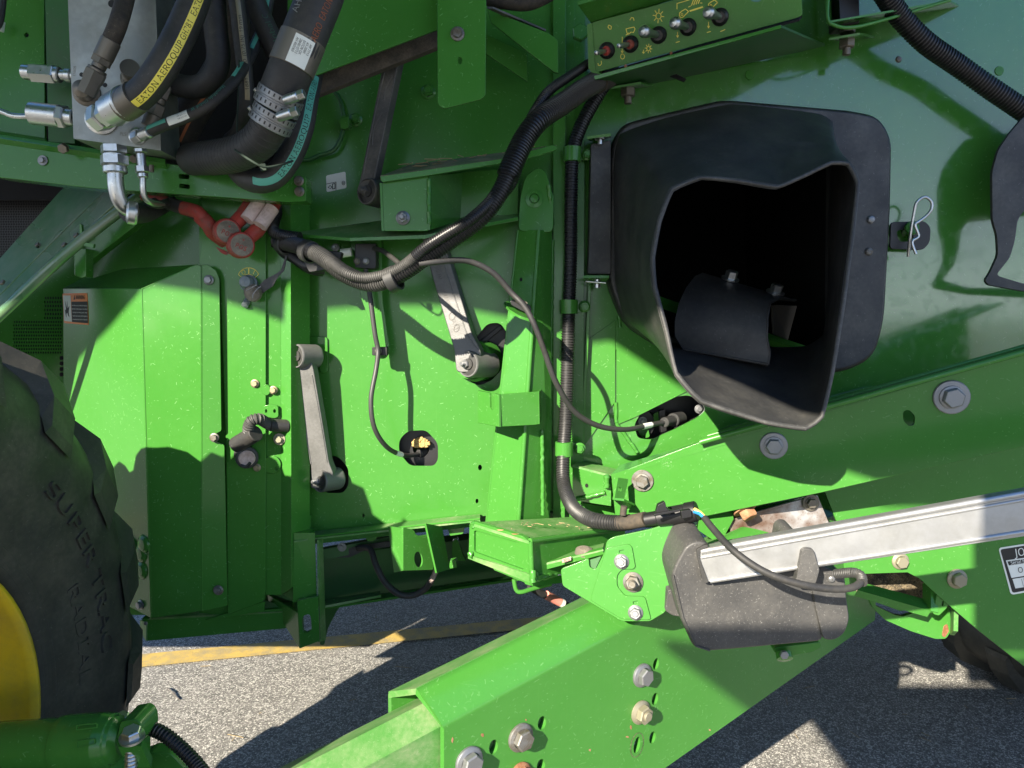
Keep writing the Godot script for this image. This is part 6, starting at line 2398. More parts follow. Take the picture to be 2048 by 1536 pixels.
	lathe(m, on(265, 160, pl), Vector3(0.4, 0.2, 1), [22 * s, 0.0, 22 * s, 0.006, 18 * s, 0.008, 18 * s, 0.02, 15 * s, 0.022, 15 * s, 0.035, 18 * s, 0.037, 18 * s, 0.05, 0.0, 0.05], 24)
	part("port_fitting", m, M.steel_dirty, vb)
	m = MB.new()
	fitting(m, P(300, 255, 1.06), P(330, 170, 1.06), [[0.0, 0.3, 17 * s, 0], [0.3, 0.55, 16 * s, 1], [0.55, 0.7, 12 * s, 0], [0.7, 1.0, 15 * s, 1]])
	part("elbow_fitting", m, M.steel_dirty, vb)
	# small hose port
	m = MB.new()
	lathe(m, on(276, 273, pl), Vector3(0.1, 0, 1), [17 * s, 0.0, 17 * s, 0.005, 13 * s, 0.007, 0.0, 0.007], 22)
	fitting(m, P(270, 276, 1.06), P(300, 263, 1.04), [[0.0, 0.4, 12 * s, 1], [0.4, 0.55, 9 * s, 0], [0.5, 1.0, 11.5 * s, 0]])
	part("small_hose_fitting", m, M.steel, vb)
	# tubes under the block
	m = MB.new()
	s = pxm(1.07)
	fitting(m, P(227, 292, 1.07), P(231, 348, 1.07), [[0.0, 0.3, 24 * s, 1], [0.3, 0.36, 20 * s, 0], [0.36, 0.72, 26 * s, 1], [0.72, 0.98, 22 * s, 0]])
	tube(m, C([231, 340, 1.07, 232, 372, 1.07, 240, 402, 1.075, 258, 420, 1.09, 276, 424, 1.13, 300, 424, 1.20], 0.006), 15 * s, 22)
	lathe(m, P(252, 424, 1.075), Vector3(0.9, -0.1, -0.5), [15 * s, 0.0, 23 * s, 0.004, 24 * s, 0.016, 22 * s, 0.02, 15 * s, 0.022], 24)
	part("bent_tube", m, M.steel, vb)
	m = MB.new()
	fitting(m, P(280, 299, 1.08), P(286, 356, 1.08), [[0.0, 0.13, 13 * s, 1], [0.13, 0.62, 9 * s, 0], [0.6, 0.82, 13.5 * s, 1], [0.82, 1.0, 10 * s, 0]])
	tube(m, C([286, 352, 1.08, 286, 376, 1.08, 290, 396, 1.085, 304, 406, 1.10, 325, 409, 1.15], 0.006), 6 * s, 14)
	part("thin_tube", m, M.steel, vb)
	m = MB.new()
	tube(m, C([258, 424, 1.10, 290, 425, 1.16, 330, 405, 1.26], 0.01), 21 * s, 18)
	tube(m, C([300, 405, 1.11, 322, 409, 1.15, 345, 400, 1.24], 0.01), 9 * s, 12)
	part("tube_sleeve", m, M.hose, vb)

func hose(nm: String, label: String, path: PackedVector3Array, r: float, mat: Material, sides := 22) -> Node3D:
	var c := path[path.size() / 2]
	var t := thing(nm, label, "hose", c, "hydraulic hoses at the valve block")
	var m := MB.new()
	tube(m, path, r, sides)
	var o := part("hose_body", m, mat, t)
	return t

func hoses() -> void:
	var s := pxm(1.02)
	var p := C([250, 210, 1.0, 290, 180, 0.985, 328, 128, 0.98, 360, 68, 0.99, 386, 8, 1.0, 412, -70, 1.03])
	var h := hose("hydraulic_hose", "thick black hose with a yellow printed band rising from the block's largest fitting", p, 28 * s, M.hose, 28)
	var m := MB.new()
	var tw := Vector3(0.55, -0.36, 0.75)
	wrap_band(m, p, 28 * s, 0.0, 0.99, -7.5 * s, 7.5 * s, tw)
	part("printed_band", m, M.print_yellow, h)
	m = MB.new()
	wrap_text(m, "EATON AEROQUIP GH781  EATON", p, 28 * s, 0.135, 10.5 * s, tw, false, 1.0)
	part("printed_text", m, M.print_black, h)
	m = MB.new()
	tube(m, C([246, 213, 1.0, 262, 202, 0.993, 274, 192, 0.988]), 29.5 * s, 26)
	part("clear_sleeve", m, M.steel_dirty, h)
	# brown hose on the elbow
	p = C([222, 82, 1.03, 236, 48, 1.03, 252, -10, 1.05, 262, -70, 1.06])
	hose("hydraulic_hose", "short brown crusted hose on the upper elbow fitting", p, 17 * pxm(1.03), M.hose_brown)
	# grey U hose
	p = C([345, 166, 1.15, 372, 174, 1.13, 402, 172, 1.11, 428, 150, 1.10, 437, 112, 1.10, 432, 60, 1.10, 424, -60, 1.11])
	hose("hydraulic_hose", "smooth grey hose bending sharply upward right of the yellow-banded hose", p, 22 * pxm(1.11), M.hose)
	# dusty brown hose behind
	p = C([343, 318, 1.23, 358, 275, 1.22, 392, 210, 1.21, 436, 150, 1.21, 462, 80, 1.21, 470, -60, 1.21])
	h = hose("hydraulic_hose", "fat dusty brown hose behind the teal-lettered thin hose", p, 31 * pxm(1.21), M.hose_brown)
	m = MB.new()
	wrap_band(m, p, 31 * pxm(1.21), 0.12, 0.42, -3 * s, 3 * s, Vector3(0.5, -0.2, 0.8))
	part("orange_stripe", m, M.print_orange, h)
	# thin hose with teal print
	s = pxm(1.05)
	p = C([292, 266, 1.045, 330, 250, 1.04, 375, 233, 1.04, 415, 212, 1.04, 448, 184, 1.05, 478, 150, 1.07, 508, 96, 1.12, 530, 40, 1.16, 545, -50, 1.17])
	h = hose("hydraulic_hose", "thin black hose with teal lettering from the lowest port of the block", p, 11 * s, M.hose, 18)
	m = MB.new()
	wrap_band(m, p, 11 * s, 0.02, 0.10, -4 * s, 7 * s, Vector3(0, 0.4, 1))
	wrap_band(m, p, 11 * s, 0.40, 0.56, -3 * s, 6 * s, Vector3(0, 0.4, 1))
	wrap_band(m, p, 11 * s, 0.60, 0.95, -3 * s, 6 * s, Vector3(0.3, 0.2, 1))
	wrap_text(m, "ManuMulo Global  W", p, 11 * s, 0.345, 6.5 * s, Vector3(0, 0.5, 1), true, 0.95)
	part("teal_print", m, M.print_teal, h)
	m = MB.new()
	wrap_text(m, "AEROQUIP", p, 11 * s, 0.525, 6 * s, Vector3(0, 0.5, 1), true, 0.95, 1.2 * s)
	part("printed_text", m, M.print_black, h)
	m = MB.new()
	wrap_band(m, p, 11 * s, 0.105, 0.18, -11 * s, 11 * s, Vector3(0, 0.3, 1), 0.0006)
	part("paper_label", m, M.label_white, h)
	m = MB.new()
	for i in 3:
		wrap_text(m, "11A 1229 806", p, 11 * s, 0.175, 2.6 * s, Vector3(0, 0.3, 1), true, 0.9, (i - 1) * 5.0 * s)
	part("label_print", m, M.print_black, h)
	# two hoses coming down side by side
	s = pxm(1.09)
	p = C([462, -70, 1.10, 474, 10, 1.09, 482, 80, 1.09, 490, 150, 1.09, 492, 215, 1.10, 478, 262, 1.14, 460, 280, 1.18])
	h = hose("hydraulic_hose", "slim hose with a tan printed stripe hanging left of the clamped hose", p, 15 * s, M.hose, 18)
	m = MB.new()
	wrap_band(m, p, 15 * s, 0.1, 0.62, -4.5 * s, 4.5 * s, Vector3(0.45, 0, 0.9))
	part("tan_stripe", m, M.brass, h)
	m = MB.new()
	wrap_text(m, "1881  6TMD  (0.75 IN)  19 mm", p, 15 * s, 0.585, 6.5 * s, Vector3(0.45, 0, 0.9), true, 1.15)
	part("printed_text", m, M.print_black, h)
	p = C([490, -70, 1.14, 512, 10, 1.13, 540, 75, 1.13, 560, 125, 1.14, 575, 170, 1.16])
	h = hose("hydraulic_hose", "dark hose with faint green lettering passing behind the clamped hose", p, 21 * pxm(1.13), M.hose, 18)
	m = MB.new()
	wrap_text(m, "Global C", p, 21 * pxm(1.13), 0.72, 11 * s, Vector3(0.55, 0, 0.8), true, 1.1)
	part("printed_text", m, M.print_green, h)
	# big clamped hose
	s = pxm(1.0)
	p = C([668, -90, 0.99, 642, -10, 0.985, 614, 60, 0.98, 590, 120, 0.98, 566, 180, 0.99, 552, 215, 1.0])
	var low := C([560, 196, 0.995, 546, 236, 1.0, 520, 280, 1.02, 478, 306, 1.05, 430, 315, 1.09, 385, 318, 1.15])
	h = hose("clamped_hose", "thickest hose at the top, joined by two steel band clamps", p, 42 * s, M.hose, 32)
	m = MB.new()
	tube(m, low, 36 * s, 30)
	part("lower_hose", m, M.hose, h)
	m = MB.new()
	for i in 22:
		var q := resample(low, 0.0055)
		var k := mini(i * 2 + 8, q.size() - 3)
		var tt := (q[k + 1] - q[k]).normalized()
		lathe(m, q[k], tt, [36.1 * s, -0.0012, 36.8 * s, 0.0, 36.1 * s, 0.0012], 26)
	part("wrap_ridge", m, M.hose, h)
	m = MB.new()
	var q0 := P(607, 76, 0.98)
	var q1 := P(583, 136, 0.98)
	lathe(m, q0, q1 - q0, [41 * s, 0.0, 43.5 * s, 0.001, 43.5 * s, (q1 - q0).length(), 42 * s, (q1 - q0).length() + 0.001], 30)
	part("clear_sleeve", m, M.steel_dirty, h)
	m = MB.new()
	wrap_band(m, PackedVector3Array([q0 + (q1 - q0) * 0.1, q1]), 43.7 * s, 0.0, 1.0, -2 * s, 36 * s, Vector3(0.1, 0.05, 1))
	part("paper_label", m, M.label_white, h)
	m = MB.new()
	var pth := PackedVector3Array([q0.lerp(q1, 0.1), q1])
	for i in 5:
		wrap_text(m, ["AH 402003", "2M40 0713", "EATON QK", "A5 2000", "AH 7713"][i], pth, 44.0 * s, 0.12, 4.6 * s, Vector3(0.1, 0.05, 1), false, 0.9, (i * 6.5 + 4) * s)
	part("label_print", m, M.print_black, h)
	m = MB.new()
	wrap_text(m, "AERO  EATON", p, 42 * s, 0.56, 13 * s, Vector3(0.72, 0.1, 0.62), true, 0.75)
	part("printed_text", m, M.print_orange, h)
	m = MB.new()
	wrap_text(m, "AH2COOO", p, 42 * s, 0.46, 15 * s, Vector3(-0.45, 0.0, 0.85), true, 0.9)
	part("chalk_writing", m, M.print_chalk, h)
	for c in [[564, 186, 549, 222], [552, 222, 536, 256]]:
		m = MB.new()
		var a := P(c[0], c[1], 0.99)
		var b := P(c[2], c[3], 0.995)
		var ax := b - a
		var l := ax.length()
		var rr := 44.5 * s if c[0] == 564 else 42.0 * s
		lathe(m, a, ax, [rr * 0.93, 0.0, rr, 0.001, rr, l * 0.36, rr * 0.95, l * 0.40, rr * 0.95, l * 0.48, rr, l * 0.5, rr, l * 0.86, rr * 0.93, l * 0.9], 36)
		var cl := part("band_clamp", m, M.zinc, h)
		m = MB.new()
		var bs := frame(ax)
		for k in 26:
			var th := TAU * k / 26.0
			for row in [0.17, 0.66]:
				var cc: Vector3 = a + ax * row + (bs.x * cos(th) + bs.y * sin(th)) * (rr + 0.0003)
				var tt := (bs.y * cos(th) - bs.x * sin(th)) * 0.0014
				var uu := ax.normalized() * 0.0030
				m.quad(cc - tt - uu, cc + tt - uu, cc + tt + uu, cc - tt + uu, cc - (a + ax * row))
		part("clamp_slot", m, M.print_black, cl)
		m = MB.new()
		var side := (P(c[2] + 40, c[3] - 28, 0.965))
		hexa(m, side, Vector3(1, 0.25, 0.2), 0.009, 0.008, 0.020, 0.2)
		lathe(m, side, Vector3(1, 0.25, 0.2), [0.0, -0.02, 0.008, -0.02, 0.009, -0.012, 0.009, 0.006, 0.006, 0.009, 0.006, 0.012], 16)
		part("clamp_screw", m, M.steel, cl)
		m = MB.new()
		var st := P(c[0] - 42, c[1] + 8, 0.985)
		rod(m, st, st + Vector3(-0.008, 0.012, 0.01), 0.0035)
		part("clamp_tail", m, M.steel, cl)
	# returning loop with teal band
	s = pxm(1.05)
	p = C([622, 150, 1.15, 612, 200, 1.10, 602, 255, 1.08, 582, 308, 1.08, 552, 350, 1.085, 520, 362, 1.09, 490, 352, 1.10, 472, 330, 1.12])
	h = hose("hydraulic_hose", "black hose looping back under the clamped hose with a teal printed band", p, 25 * s, M.hose, 24)
	m = MB.new()
	wrap_band(m, p, 25 * s, 0.1, 0.78, -7.5 * s, 7.5 * s, Vector3(0.55, -0.1, 0.8))
	part("teal_band", m, M.print_teal, h)
	m = MB.new()
	wrap_text(m, "EATON AEROQUIP  EATON AERO", p, 25 * s, 0.66, 10.5 * s, Vector3(0.55, -0.1, 0.8), true, 1.0)
	part("printed_text", m, M.print_black, h)
	m = MB.new()
	tube(m, C([470, 300, 1.0, 500, 320, 0.98, 528, 334, 0.985, 560, 330, 1.0, 585, 322, 1.02]), 0.0022, 8)
	tube(m, C([478, 120, 1.07, 476, 200, 1.06, 474, 260, 1.05, 478, 300, 1.03]), 0.0016, 6)
	plate(m, rp([518, 328, 530, 326, 533, 340, 521, 342], 2), fp(1.0), 0.006, [], 0.5)
	solo("cable_tie", m, M.zip_tie, "dark green plastic tie binding the clamped hose to the teal-banded loop", "cable tie")

func electrics() -> void:
	# battery cables ending in two red rubber boots
	var t := thing("battery_cable", "red battery cables meeting in two red rubber terminal boots", "battery cable", P(470, 480, 1.2))
	var m := MB.new()
	corr(m, C([290, 392, 1.24, 315, 396, 1.22, 340, 408, 1.2], 0.006), 11 * pxm(1.2), 0.006, 14, 0.2)
	part("red_conduit", m, M.red_rubber, t)
	m = MB.new()
	tube(m, C([338, 407, 1.2, 372, 418, 1.19, 400, 432, 1.19, 412, 446, 1.19]), 13 * pxm(1.2), 16)
	part("black_sleeve", m, M.hose, t)
	m = MB.new()
	tube(m, C([366, 416, 1.188, 395, 424, 1.183, 404, 436, 1.185]), 13.4 * pxm(1.19), 14)
	tube(m, C([400, 432, 1.19, 418, 450, 1.19, 426, 464, 1.2, 450, 482, 1.22]), 15 * pxm(1.2), 16)
	part("red_boot_sleeve", m, M.red_rubber, t)
	for b in [[456, 463, 440, 470, 486, 432], [484, 490, 466, 496, 513, 462]]:
		m = MB.new()
		var ax := Vector3(0.5, -0.05, 0.85)
		var c := P(b[0], b[1], 1.17)
		lathe(m, c - ax.normalized() * 0.05, ax, [0.0, 0.0, 0.024, 0.0, 0.027, 0.015, 0.029, 0.02, 0.029, 0.044, 0.026, 0.05, 0.0, 0.05], 28)
		tube(m, PackedVector3Array([P(b[0] + 6, b[1] - 8, 1.185), P(b[4], b[5], 1.2), P(b[4] + 14, b[5] - 20, 1.21)]), 0.019, 16, PackedFloat32Array([0.8, 0.9, 0.9]))
		var bt := part("terminal_boot", m, M.red_rubber, t)
		m = MB.new()
		lathe(m, c, ax, [0.024, 0.0004, 0.023, 0.0014, 0.0, 0.0014], 26)
		part("boot_face", m, M.grime, bt)
		var pl := pln(b[0], b[1], 1.17, ax)
		write(bt, "POS", b[0] - 2, b[1] + 4, pin(pl, 0.0014), 9.5, 25, M.red_rubber, 1.0, true)
		write(bt, "+", b[0] + 3, b[1] - 10, pin(pl, 0.0014), 9, 25, M.red_rubber, 1.0, true)
	for b in [[494, 440, 520, 404], [520, 452, 545, 416]]:
		m = MB.new()
		tube(m, PackedVector3Array([P(b[0], b[1], 1.185), P(b[2], b[3], 1.2)]), 14 * pxm(1.19), 18)
		part("pale_sleeve", m, M.sleeve_pale, t)
	m = MB.new()
	corr(m, C([518, 408, 1.2, 530, 390, 1.22, 536, 370, 1.26], 0.005), 12 * pxm(1.2), 0.006, 14, 0.2)
	corr(m, C([542, 420, 1.2, 552, 400, 1.22, 554, 375, 1.26], 0.005), 13 * pxm(1.2), 0.006, 14, 0.2)
	part("red_conduit", m, M.red_rubber, t)
	m = MB.new()
	tube(m, C([414, 472, 1.25, 440, 498, 1.245, 462, 508, 1.245, 480, 500, 1.25]), 0.012, 10)
	part("mounting_tongue", m, M.red_rubber, t)
	# capped socket with its short ribbed lead
	t = thing("socket_lead", "short ribbed grey lead with a dusty round cap and two rubber ends", "electrical lead", P(510, 880, 1.25))
	m = MB.new()
	corr(m, C([502, 875, 1.22, 497, 858, 1.20, 503, 842, 1.195, 518, 838, 1.2, 533, 846, 1.22, 545, 852, 1.235], 0.004), 12 * pxm(1.2), 0.0055, 16, 0.16)
	part("ribbed_lead", m, M.conduit_dusty, t)
	m = MB.new()
	fitting(m, P(512, 866, 1.2), P(472, 890, 1.225), [[0.0, 1.0, 17 * pxm(1.21), 0]])
	fitting(m, P(540, 850, 1.225), P(577, 852, 1.24), [[0.0, 1.0, 13 * pxm(1.23), 0]])
	part("rubber_end", m, M.hose, t)
	m = MB.new()
	var cx := Vector3(0.35, -0.12, 1).normalized()
	lathe(m, P(494, 906, 1.25), cx, [0.026, -0.06, 0.027, 0.0, 0.030, 0.004, 0.030, 0.01, 0.024, 0.014, 0.024, 0.034, 0.026, 0.036, 0.026, 0.042, 0.022, 0.044, 0.0, 0.044], 28)
	tube(m, C([487, 918, 1.23, 484, 930, 1.22, 492, 934, 1.215, 500, 926, 1.21]), 0.004, 8)
	var cp := part("socket_cap", m, M.rubber, t)
	m = MB.new()
	lathe(m, P(494, 906, 1.25) + cx * 0.0445, cx, [0.019, 0.0, 0.017, 0.002, 0.0, 0.002], 20)
	part("dust_crust", m, M.sleeve_pale, cp)

func conduits() -> void:
	var grp := "ribbed wiring conduits"
	# main harness across the middle
	var full := C([1222, 150, 1.27, 1172, 176, 1.19, 1128, 206, 1.14, 1080, 238, 1.10, 1048, 280, 1.09, 1022, 335, 1.08, 1000, 385, 1.075, 962, 435, 1.07, 905, 478, 1.07, 850, 515, 1.075, 800, 548, 1.085, 745, 566, 1.10, 690, 548, 1.12, 642, 512, 1.15, 598, 492, 1.19, 556, 482, 1.235])
	var t := thing("wiring_conduit", "thick black ribbed conduit swooping from the control box across the link panel", "conduit", full[full.size() / 2], grp)
	var m := MB.new()
	var n := full.size()
	corr(m, full.slice(0, int(n * 0.42)), 22 * pxm(1.1), 0.0062, 16)
	corr(m, full.slice(int(n * 0.86), n), 17 * pxm(1.17), 0.0056, 16)
	part("conduit_upper", m, M.conduit, t)
	m = MB.new()
	corr(m, full.slice(int(n * 0.41), int(n * 0.69)), 18 * pxm(1.08), 0.0056, 16)
	part("conduit_middle", m, M.conduit, t)
	m = MB.new()
	corr(m, full.slice(int(n * 0.68), int(n * 0.87)), 18 * pxm(1.1), 0.0052, 16)
	part("dusty_conduit", m, M.conduit_dusty, t)
	m = MB.new()
	tube(m, full.slice(0, int(n * 0.09)), 24 * pxm(1.15), 16)
	part("tape_wrap", m, M.hose_brown, t)
	for c in [[0.665, 26], [0.885, 24], [0.97, 23]]:
		m = MB.new()
		var k := int(n * c[0])
		var ax := (full[mini(k + 3, n - 1)] - full[k - 3]).normalized()
		lathe(m, full[k] - ax * 0.011 - Vector3(0, 0.004, 0), ax, [c[1] * pxm(1.08) * 0.85, 0.0, c[1] * pxm(1.08), 0.001, c[1] * pxm(1.08), 0.021, c[1] * pxm(1.08) * 0.85, 0.022], 24)
		part("rubber_clamp", m, M.rubber, t)
	# smaller companions
	var sec := C([1176, 128, 1.24, 1140, 152, 1.19, 1098, 182, 1.14, 1070, 222, 1.12, 1052, 262, 1.10, 1040, 320, 1.10, 1022, 370, 1.10, 985, 410, 1.09])
	m = MB.new()
	corr(m, sec, 10 * pxm(1.12), 0.005, 12)
	solo("wiring_conduit", m, M.conduit, "thin black ribbed conduit running along the upper side of the thick one", "conduit", grp)
	sec = C([1010, 355, 1.10, 985, 398, 1.07, 940, 440, 1.05, 890, 470, 1.05, 850, 496, 1.055, 812, 528, 1.07, 775, 548, 1.08, 730, 556, 1.09, 690, 545, 1.10, 655, 520, 1.135, 628, 500, 1.17])
	m = MB.new()
	var k2 := int(sec.size() * 0.48)
	corr(m, sec.slice(0, k2), 12 * pxm(1.06), 0.0048, 14)
	t = thing("wiring_conduit", "second ribbed conduit beside the thick one, pale with dust at its lowest sag", "conduit", sec[sec.size() / 2], grp)
	part("conduit_upper", m, M.conduit, t)
	m = MB.new()
	corr(m, sec.slice(k2 - 1, sec.size()), 11 * pxm(1.08), 0.0044, 14)
	part("dusty_conduit", m, M.conduit_dusty, t)
	# loom behind the left end
	t = thing("wiring_loom", "black loom with plugs tucked under the shelf at the frame post", "wiring loom", P(585, 490, 1.22))
	m = MB.new()
	corr(m, C([568, 400, 1.26, 552, 430, 1.24, 546, 458, 1.225, 560, 470, 1.21, 600, 476, 1.2], 0.006), 12 * pxm(1.22), 0.0055, 14)
	part("loom_conduit", m, M.conduit, t)
	m = MB.new()
	tube(m, C([560, 480, 1.25, 566, 500, 1.24, 590, 515, 1.23, 620, 535, 1.22, 645, 540, 1.23]), 13 * pxm(1.23), 14)
	plate(m, rp([606, 522, 640, 518, 650, 540, 618, 545], 4), fp(1.20), 0.03, [], 1.5)
	plate(m, rp([650, 500, 684, 504, 680, 520, 652, 516], 4), fp(1.19), 0.02, [], 1.5)
	part("loom_plug", m, M.plastic_black, t)
	# upright conduit on the column
	var up := C([1222, 150, 1.28, 1196, 190, 1.275, 1164, 248, 1.272, 1146, 305, 1.27, 1142, 400, 1.27, 1141, 520, 1.27, 1137, 640, 1.268, 1134, 760, 1.262, 1131, 850, 1.255, 1126, 920, 1.24, 1128, 970, 1.22, 1145, 1013, 1.17, 1180, 1038, 1.10, 1230, 1046, 1.07, 1262, 1044, 1.055])
	t = thing("wiring_conduit", "upright black ribbed conduit clipped to the column with green clamps", "conduit", up[up.size() / 2], grp)
	m = MB.new()
	var kk := int(up.size() * 0.5)
	corr(m, up.slice(0, kk), 14.5 * pxm(1.2), 0.0062, 16)
	part("conduit_upper", m, M.conduit, t)
	m = MB.new()
	corr(m, up.slice(kk - 1, up.size()), 15 * pxm(1.17), 0.0062, 16)
	part("conduit_lower", m, M.conduit_worn, t)
	for c in [[1144, 308, 1.27], [1138, 612, 1.268], [1128, 896, 1.246]]:
		m = MB.new()
		lathe(m, P(c[0], c[1] + 16, c[2]), Vector3.UP, [0.0165, 0.0, 0.0215, 0.001, 0.0215, 0.034, 0.0165, 0.035], 24)
		plate(m, rp([c[0] + 10, c[1] - 12, c[0] + 36, c[1] - 8, c[0] + 38, c[1] + 10, c[0] + 10, c[1] + 14], 4), fp(c[2] + 0.02), 0.006, [], 1)
		var cl := part("green_clamp", m, M.green, t)
		bolt(cl, "short_nut", c[0] + 31, c[1] + 1, fp(c[2] + 0.018), 12, M.green)
	m = MB.new()
	tube(m, C([1236, 1046, 1.066, 1262, 1044, 1.052, 1292, 1038, 1.035]), 15 * pxm(1.05), 14, PackedFloat32Array(), true)
	tube(m, C([1246, 1030, 1.05, 1248, 1012, 1.05]), 0.007, 8)
	part("tape_end", m, M.hose_brown, t)
	# plug and lamp cable
	t = thing("lamp_cable", "black lamp cable looping over the aluminium rail from its plug", "cable", P(1500, 1120, 0.93))
	m = MB.new()
	fitting(m, P(1290, 1040, 1.03), P(1394, 1022, 1.0), [[0.0, 0.3, 15 * pxm(1.0), 0], [0.25, 0.8, 19 * pxm(1.0), 0], [0.78, 1.0, 21 * pxm(1.0), 0]])
	plate(m, rp([1312, 1026, 1316, 1010, 1330, 1003, 1334, 1018, 1346, 1022, 1340, 1030], 3), fp(0.985), 0.012, [], 1)
	plate(m, rp([1362, 1022, 1382, 1019, 1384, 1034, 1364, 1038], 3), fp(0.983), 0.01, [], 1)
	plate(m, rp([1308, 1028, 1360, 1018, 1360, 1023, 1308, 1033], 2), fp(0.981), 0.006, [], 1)
	part("plug_body", m, M.plastic_black, t)
	m = MB.new()
	tube(m, C([1388, 1024, 0.99, 1400, 1028, 0.975, 1412, 1040, 0.962]), 0.0032, 8)
	part("blue_wire", m, M.wire_blue, t)
	m = MB.new()
	tube(m, C([1389, 1018, 0.99, 1402, 1026, 0.98, 1413, 1038, 0.966]), 0.0032, 8)
	part("yellow_wire", m, M.wire_yellow, t)
	m = MB.new()
	tube(m, C([1409, 1036, 0.965, 1430, 1062, 0.94, 1470, 1104, 0.90, 1530, 1144, 0.88, 1600, 1168, 0.875, 1665, 1178, 0.88, 1705, 1175, 0.885, 1722, 1163, 0.895, 1718, 1150, 0.905, 1702, 1146, 0.915]), 7.5 * pxm(0.9), 14)
	part("cable_sheath", m, M.hose, t)
	m = MB.new()
	corr(m, C([1724, 1166, 0.893, 1722, 1152, 0.904, 1706, 1145, 0.913, 1672, 1148, 0.935], 0.004), 10.5 * pxm(0.9), 0.004, 14, 0.1)
	part("strain_relief", m, M.rubber, t)
	# ribbed hose at the top right
	m = MB.new()
	corr(m, C([1720, -90, 1.2, 1764, -20, 1.22, 1800, 32, 1.24, 1850, 84, 1.25, 1915, 130, 1.26, 1980, 176, 1.26, 2048, 222, 1.26, 2130, 280, 1.26]), 20 * pxm(1.25), 0.0078, 18, 0.14)
	solo("wiring_conduit", m, M.conduit, "black ribbed conduit slanting down across the top right corner", "conduit", grp)

func cables() -> void:
	var t := thing("sensor_cable", "grey cable hanging from the sensor block through a clip into the square opening", "cable", P(750, 720, 1.22), "thin sensor cables")
	var p := C([731, 538, 1.24, 735, 560, 1.24, 741, 600, 1.235, 750, 668, 1.235, 756, 702, 1.237, 752, 740, 1.225, 742, 800, 1.215, 749, 856, 1.22, 776, 896, 1.25, 812, 911, 1.30, 845, 906, 1.34])
	var m := MB.new()
	tube(m, p, 5 * pxm(1.22), 12)
	part("cable_sheath", m, M.cable_grey, t)
	m = MB.new()
	wrap_band(m, p, 5.2 * pxm(1.24), 0.81, 0.86, -14 * pxm(1.2), 14 * pxm(1.2), Vector3(0, 0.2, 1))
	part("white_label", m, M.label_white, t)
	m = MB.new()
	fitting(m, P(838, 908, 1.33), P(866, 896, 1.36), [[0.0, 0.5, 0.012, 0], [0.5, 1.0, 0.018, 0]])
	part("rubber_plug", m, M.rubber, t)
	t = thing("sensor_cable", "grey cable leaving the harness clamp and drooping to the oval slot under the chute", "cable", P(1080, 700, 1.12), "thin sensor cables")
	p = C([838, 528, 1.065, 880, 523, 1.07, 935, 522, 1.09, 985, 545, 1.10, 1022, 585, 1.11, 1048, 612, 1.105, 1068, 648, 1.10, 1088, 700, 1.11, 1112, 765, 1.13, 1148, 822, 1.16, 1195, 851, 1.19, 1250, 859, 1.23, 1300, 850, 1.29, 1340, 842, 1.34])
	m = MB.new()
	tube(m, p.slice(0, int(p.size() * 0.40)), 6 * pxm(1.1), 12)
	part("cable_sheath", m, M.hose, t)
	m = MB.new()
	tube(m, p.slice(int(p.size() * 0.40) - 1, p.size()), 6 * pxm(1.12), 12)
	part("cable_sheath", m, M.cable_grey, t)
	m = MB.new()
	wrap_band(m, p, 6.2 * pxm(1.22), 0.855, 0.90, -18 * pxm(1.2), 18 * pxm(1.2), Vector3(0, 0.3, 1))
	part("white_label", m, M.label_white, t)
	m = MB.new()
	fitting(m, P(1328, 845, 1.32), P(1362, 836, 1.37), [[0.0, 0.5, 0.013, 0], [0.5, 1.0, 0.018, 0]])
	part("rubber_plug", m, M.rubber, t)
	m = MB.new()
	tube(m, C([748, 497, 1.22, 766, 502, 1.2, 785, 516, 1.16, 808, 532, 1.13, 840, 528, 1.10]), 5 * pxm(1.2), 12)
	solo("sensor_cable", m, M.hose, "short black cable from the sensor block to the harness clamp", "cable", "thin sensor cables")
	m = MB.new()
	tube(m, C([716, 1096, 1.33, 740, 1098, 1.31, 752, 1130, 1.29, 770, 1164, 1.28, 798, 1188, 1.275, 828, 1190, 1.275, 852, 1176, 1.275, 864, 1158, 1.27]), 6.5 * pxm(1.29), 12)
	t = thing("drooping_cable", "black cable sagging in a loop under the hanging bracket", "cable", P(800, 1185, 1.28), "thin sensor cables")
	part("cable_sheath", m, M.hose, t)
	m = MB.new()
	corr(m, C([862, 1162, 1.27, 868, 1150, 1.265, 874, 1136, 1.26, 876, 1120, 1.27], 0.005), 5.5 * pxm(1.27), 0.0035, 10, 0.2)
	part("spring_guard", m, M.sleeve_pale, t)
	m = MB.new()
	tube(m, C([640, 310, 1.285, 668, 300, 1.285, 684, 270, 1.285, 688, 240, 1.285, 680, 200, 1.285, 665, 180, 1.285]), 4 * pxm(1.29), 10)
	tube(m, C([588, 316, 1.28, 615, 320, 1.285, 640, 310, 1.285]), 4 * pxm(1.29), 10)
	solo("painted_cable", m, M.green_dark, "green-painted cable curving across the shaded panel below the belt", "cable", "thin sensor cables")
	t = thing("brake_hose", "dark hose with a pink band between the foot and the axle beam", "hose", P(1120, 1205, 1.2))
	p = C([1060, 1172, 1.17, 1078, 1184, 1.18, 1110, 1200, 1.2, 1150, 1218, 1.22, 1190, 1226, 1.25])
	m = MB.new()
	tube(m, p, 8 * pxm(1.2), 14)
	part("hose_body", m, M.hose, t)
	m = MB.new()
	tube(m, C([1092, 1190, 1.185, 1108, 1198, 1.195, 1120, 1204, 1.2]), 9 * pxm(1.2), 14)
	part("pink_band", m, M.pink, t)
	m = MB.new()
	tube(m, C([1120, 1204, 1.2, 1126, 1207, 1.203]), 8.8 * pxm(1.2), 14)
	part("white_ring", m, M.label_white, t)

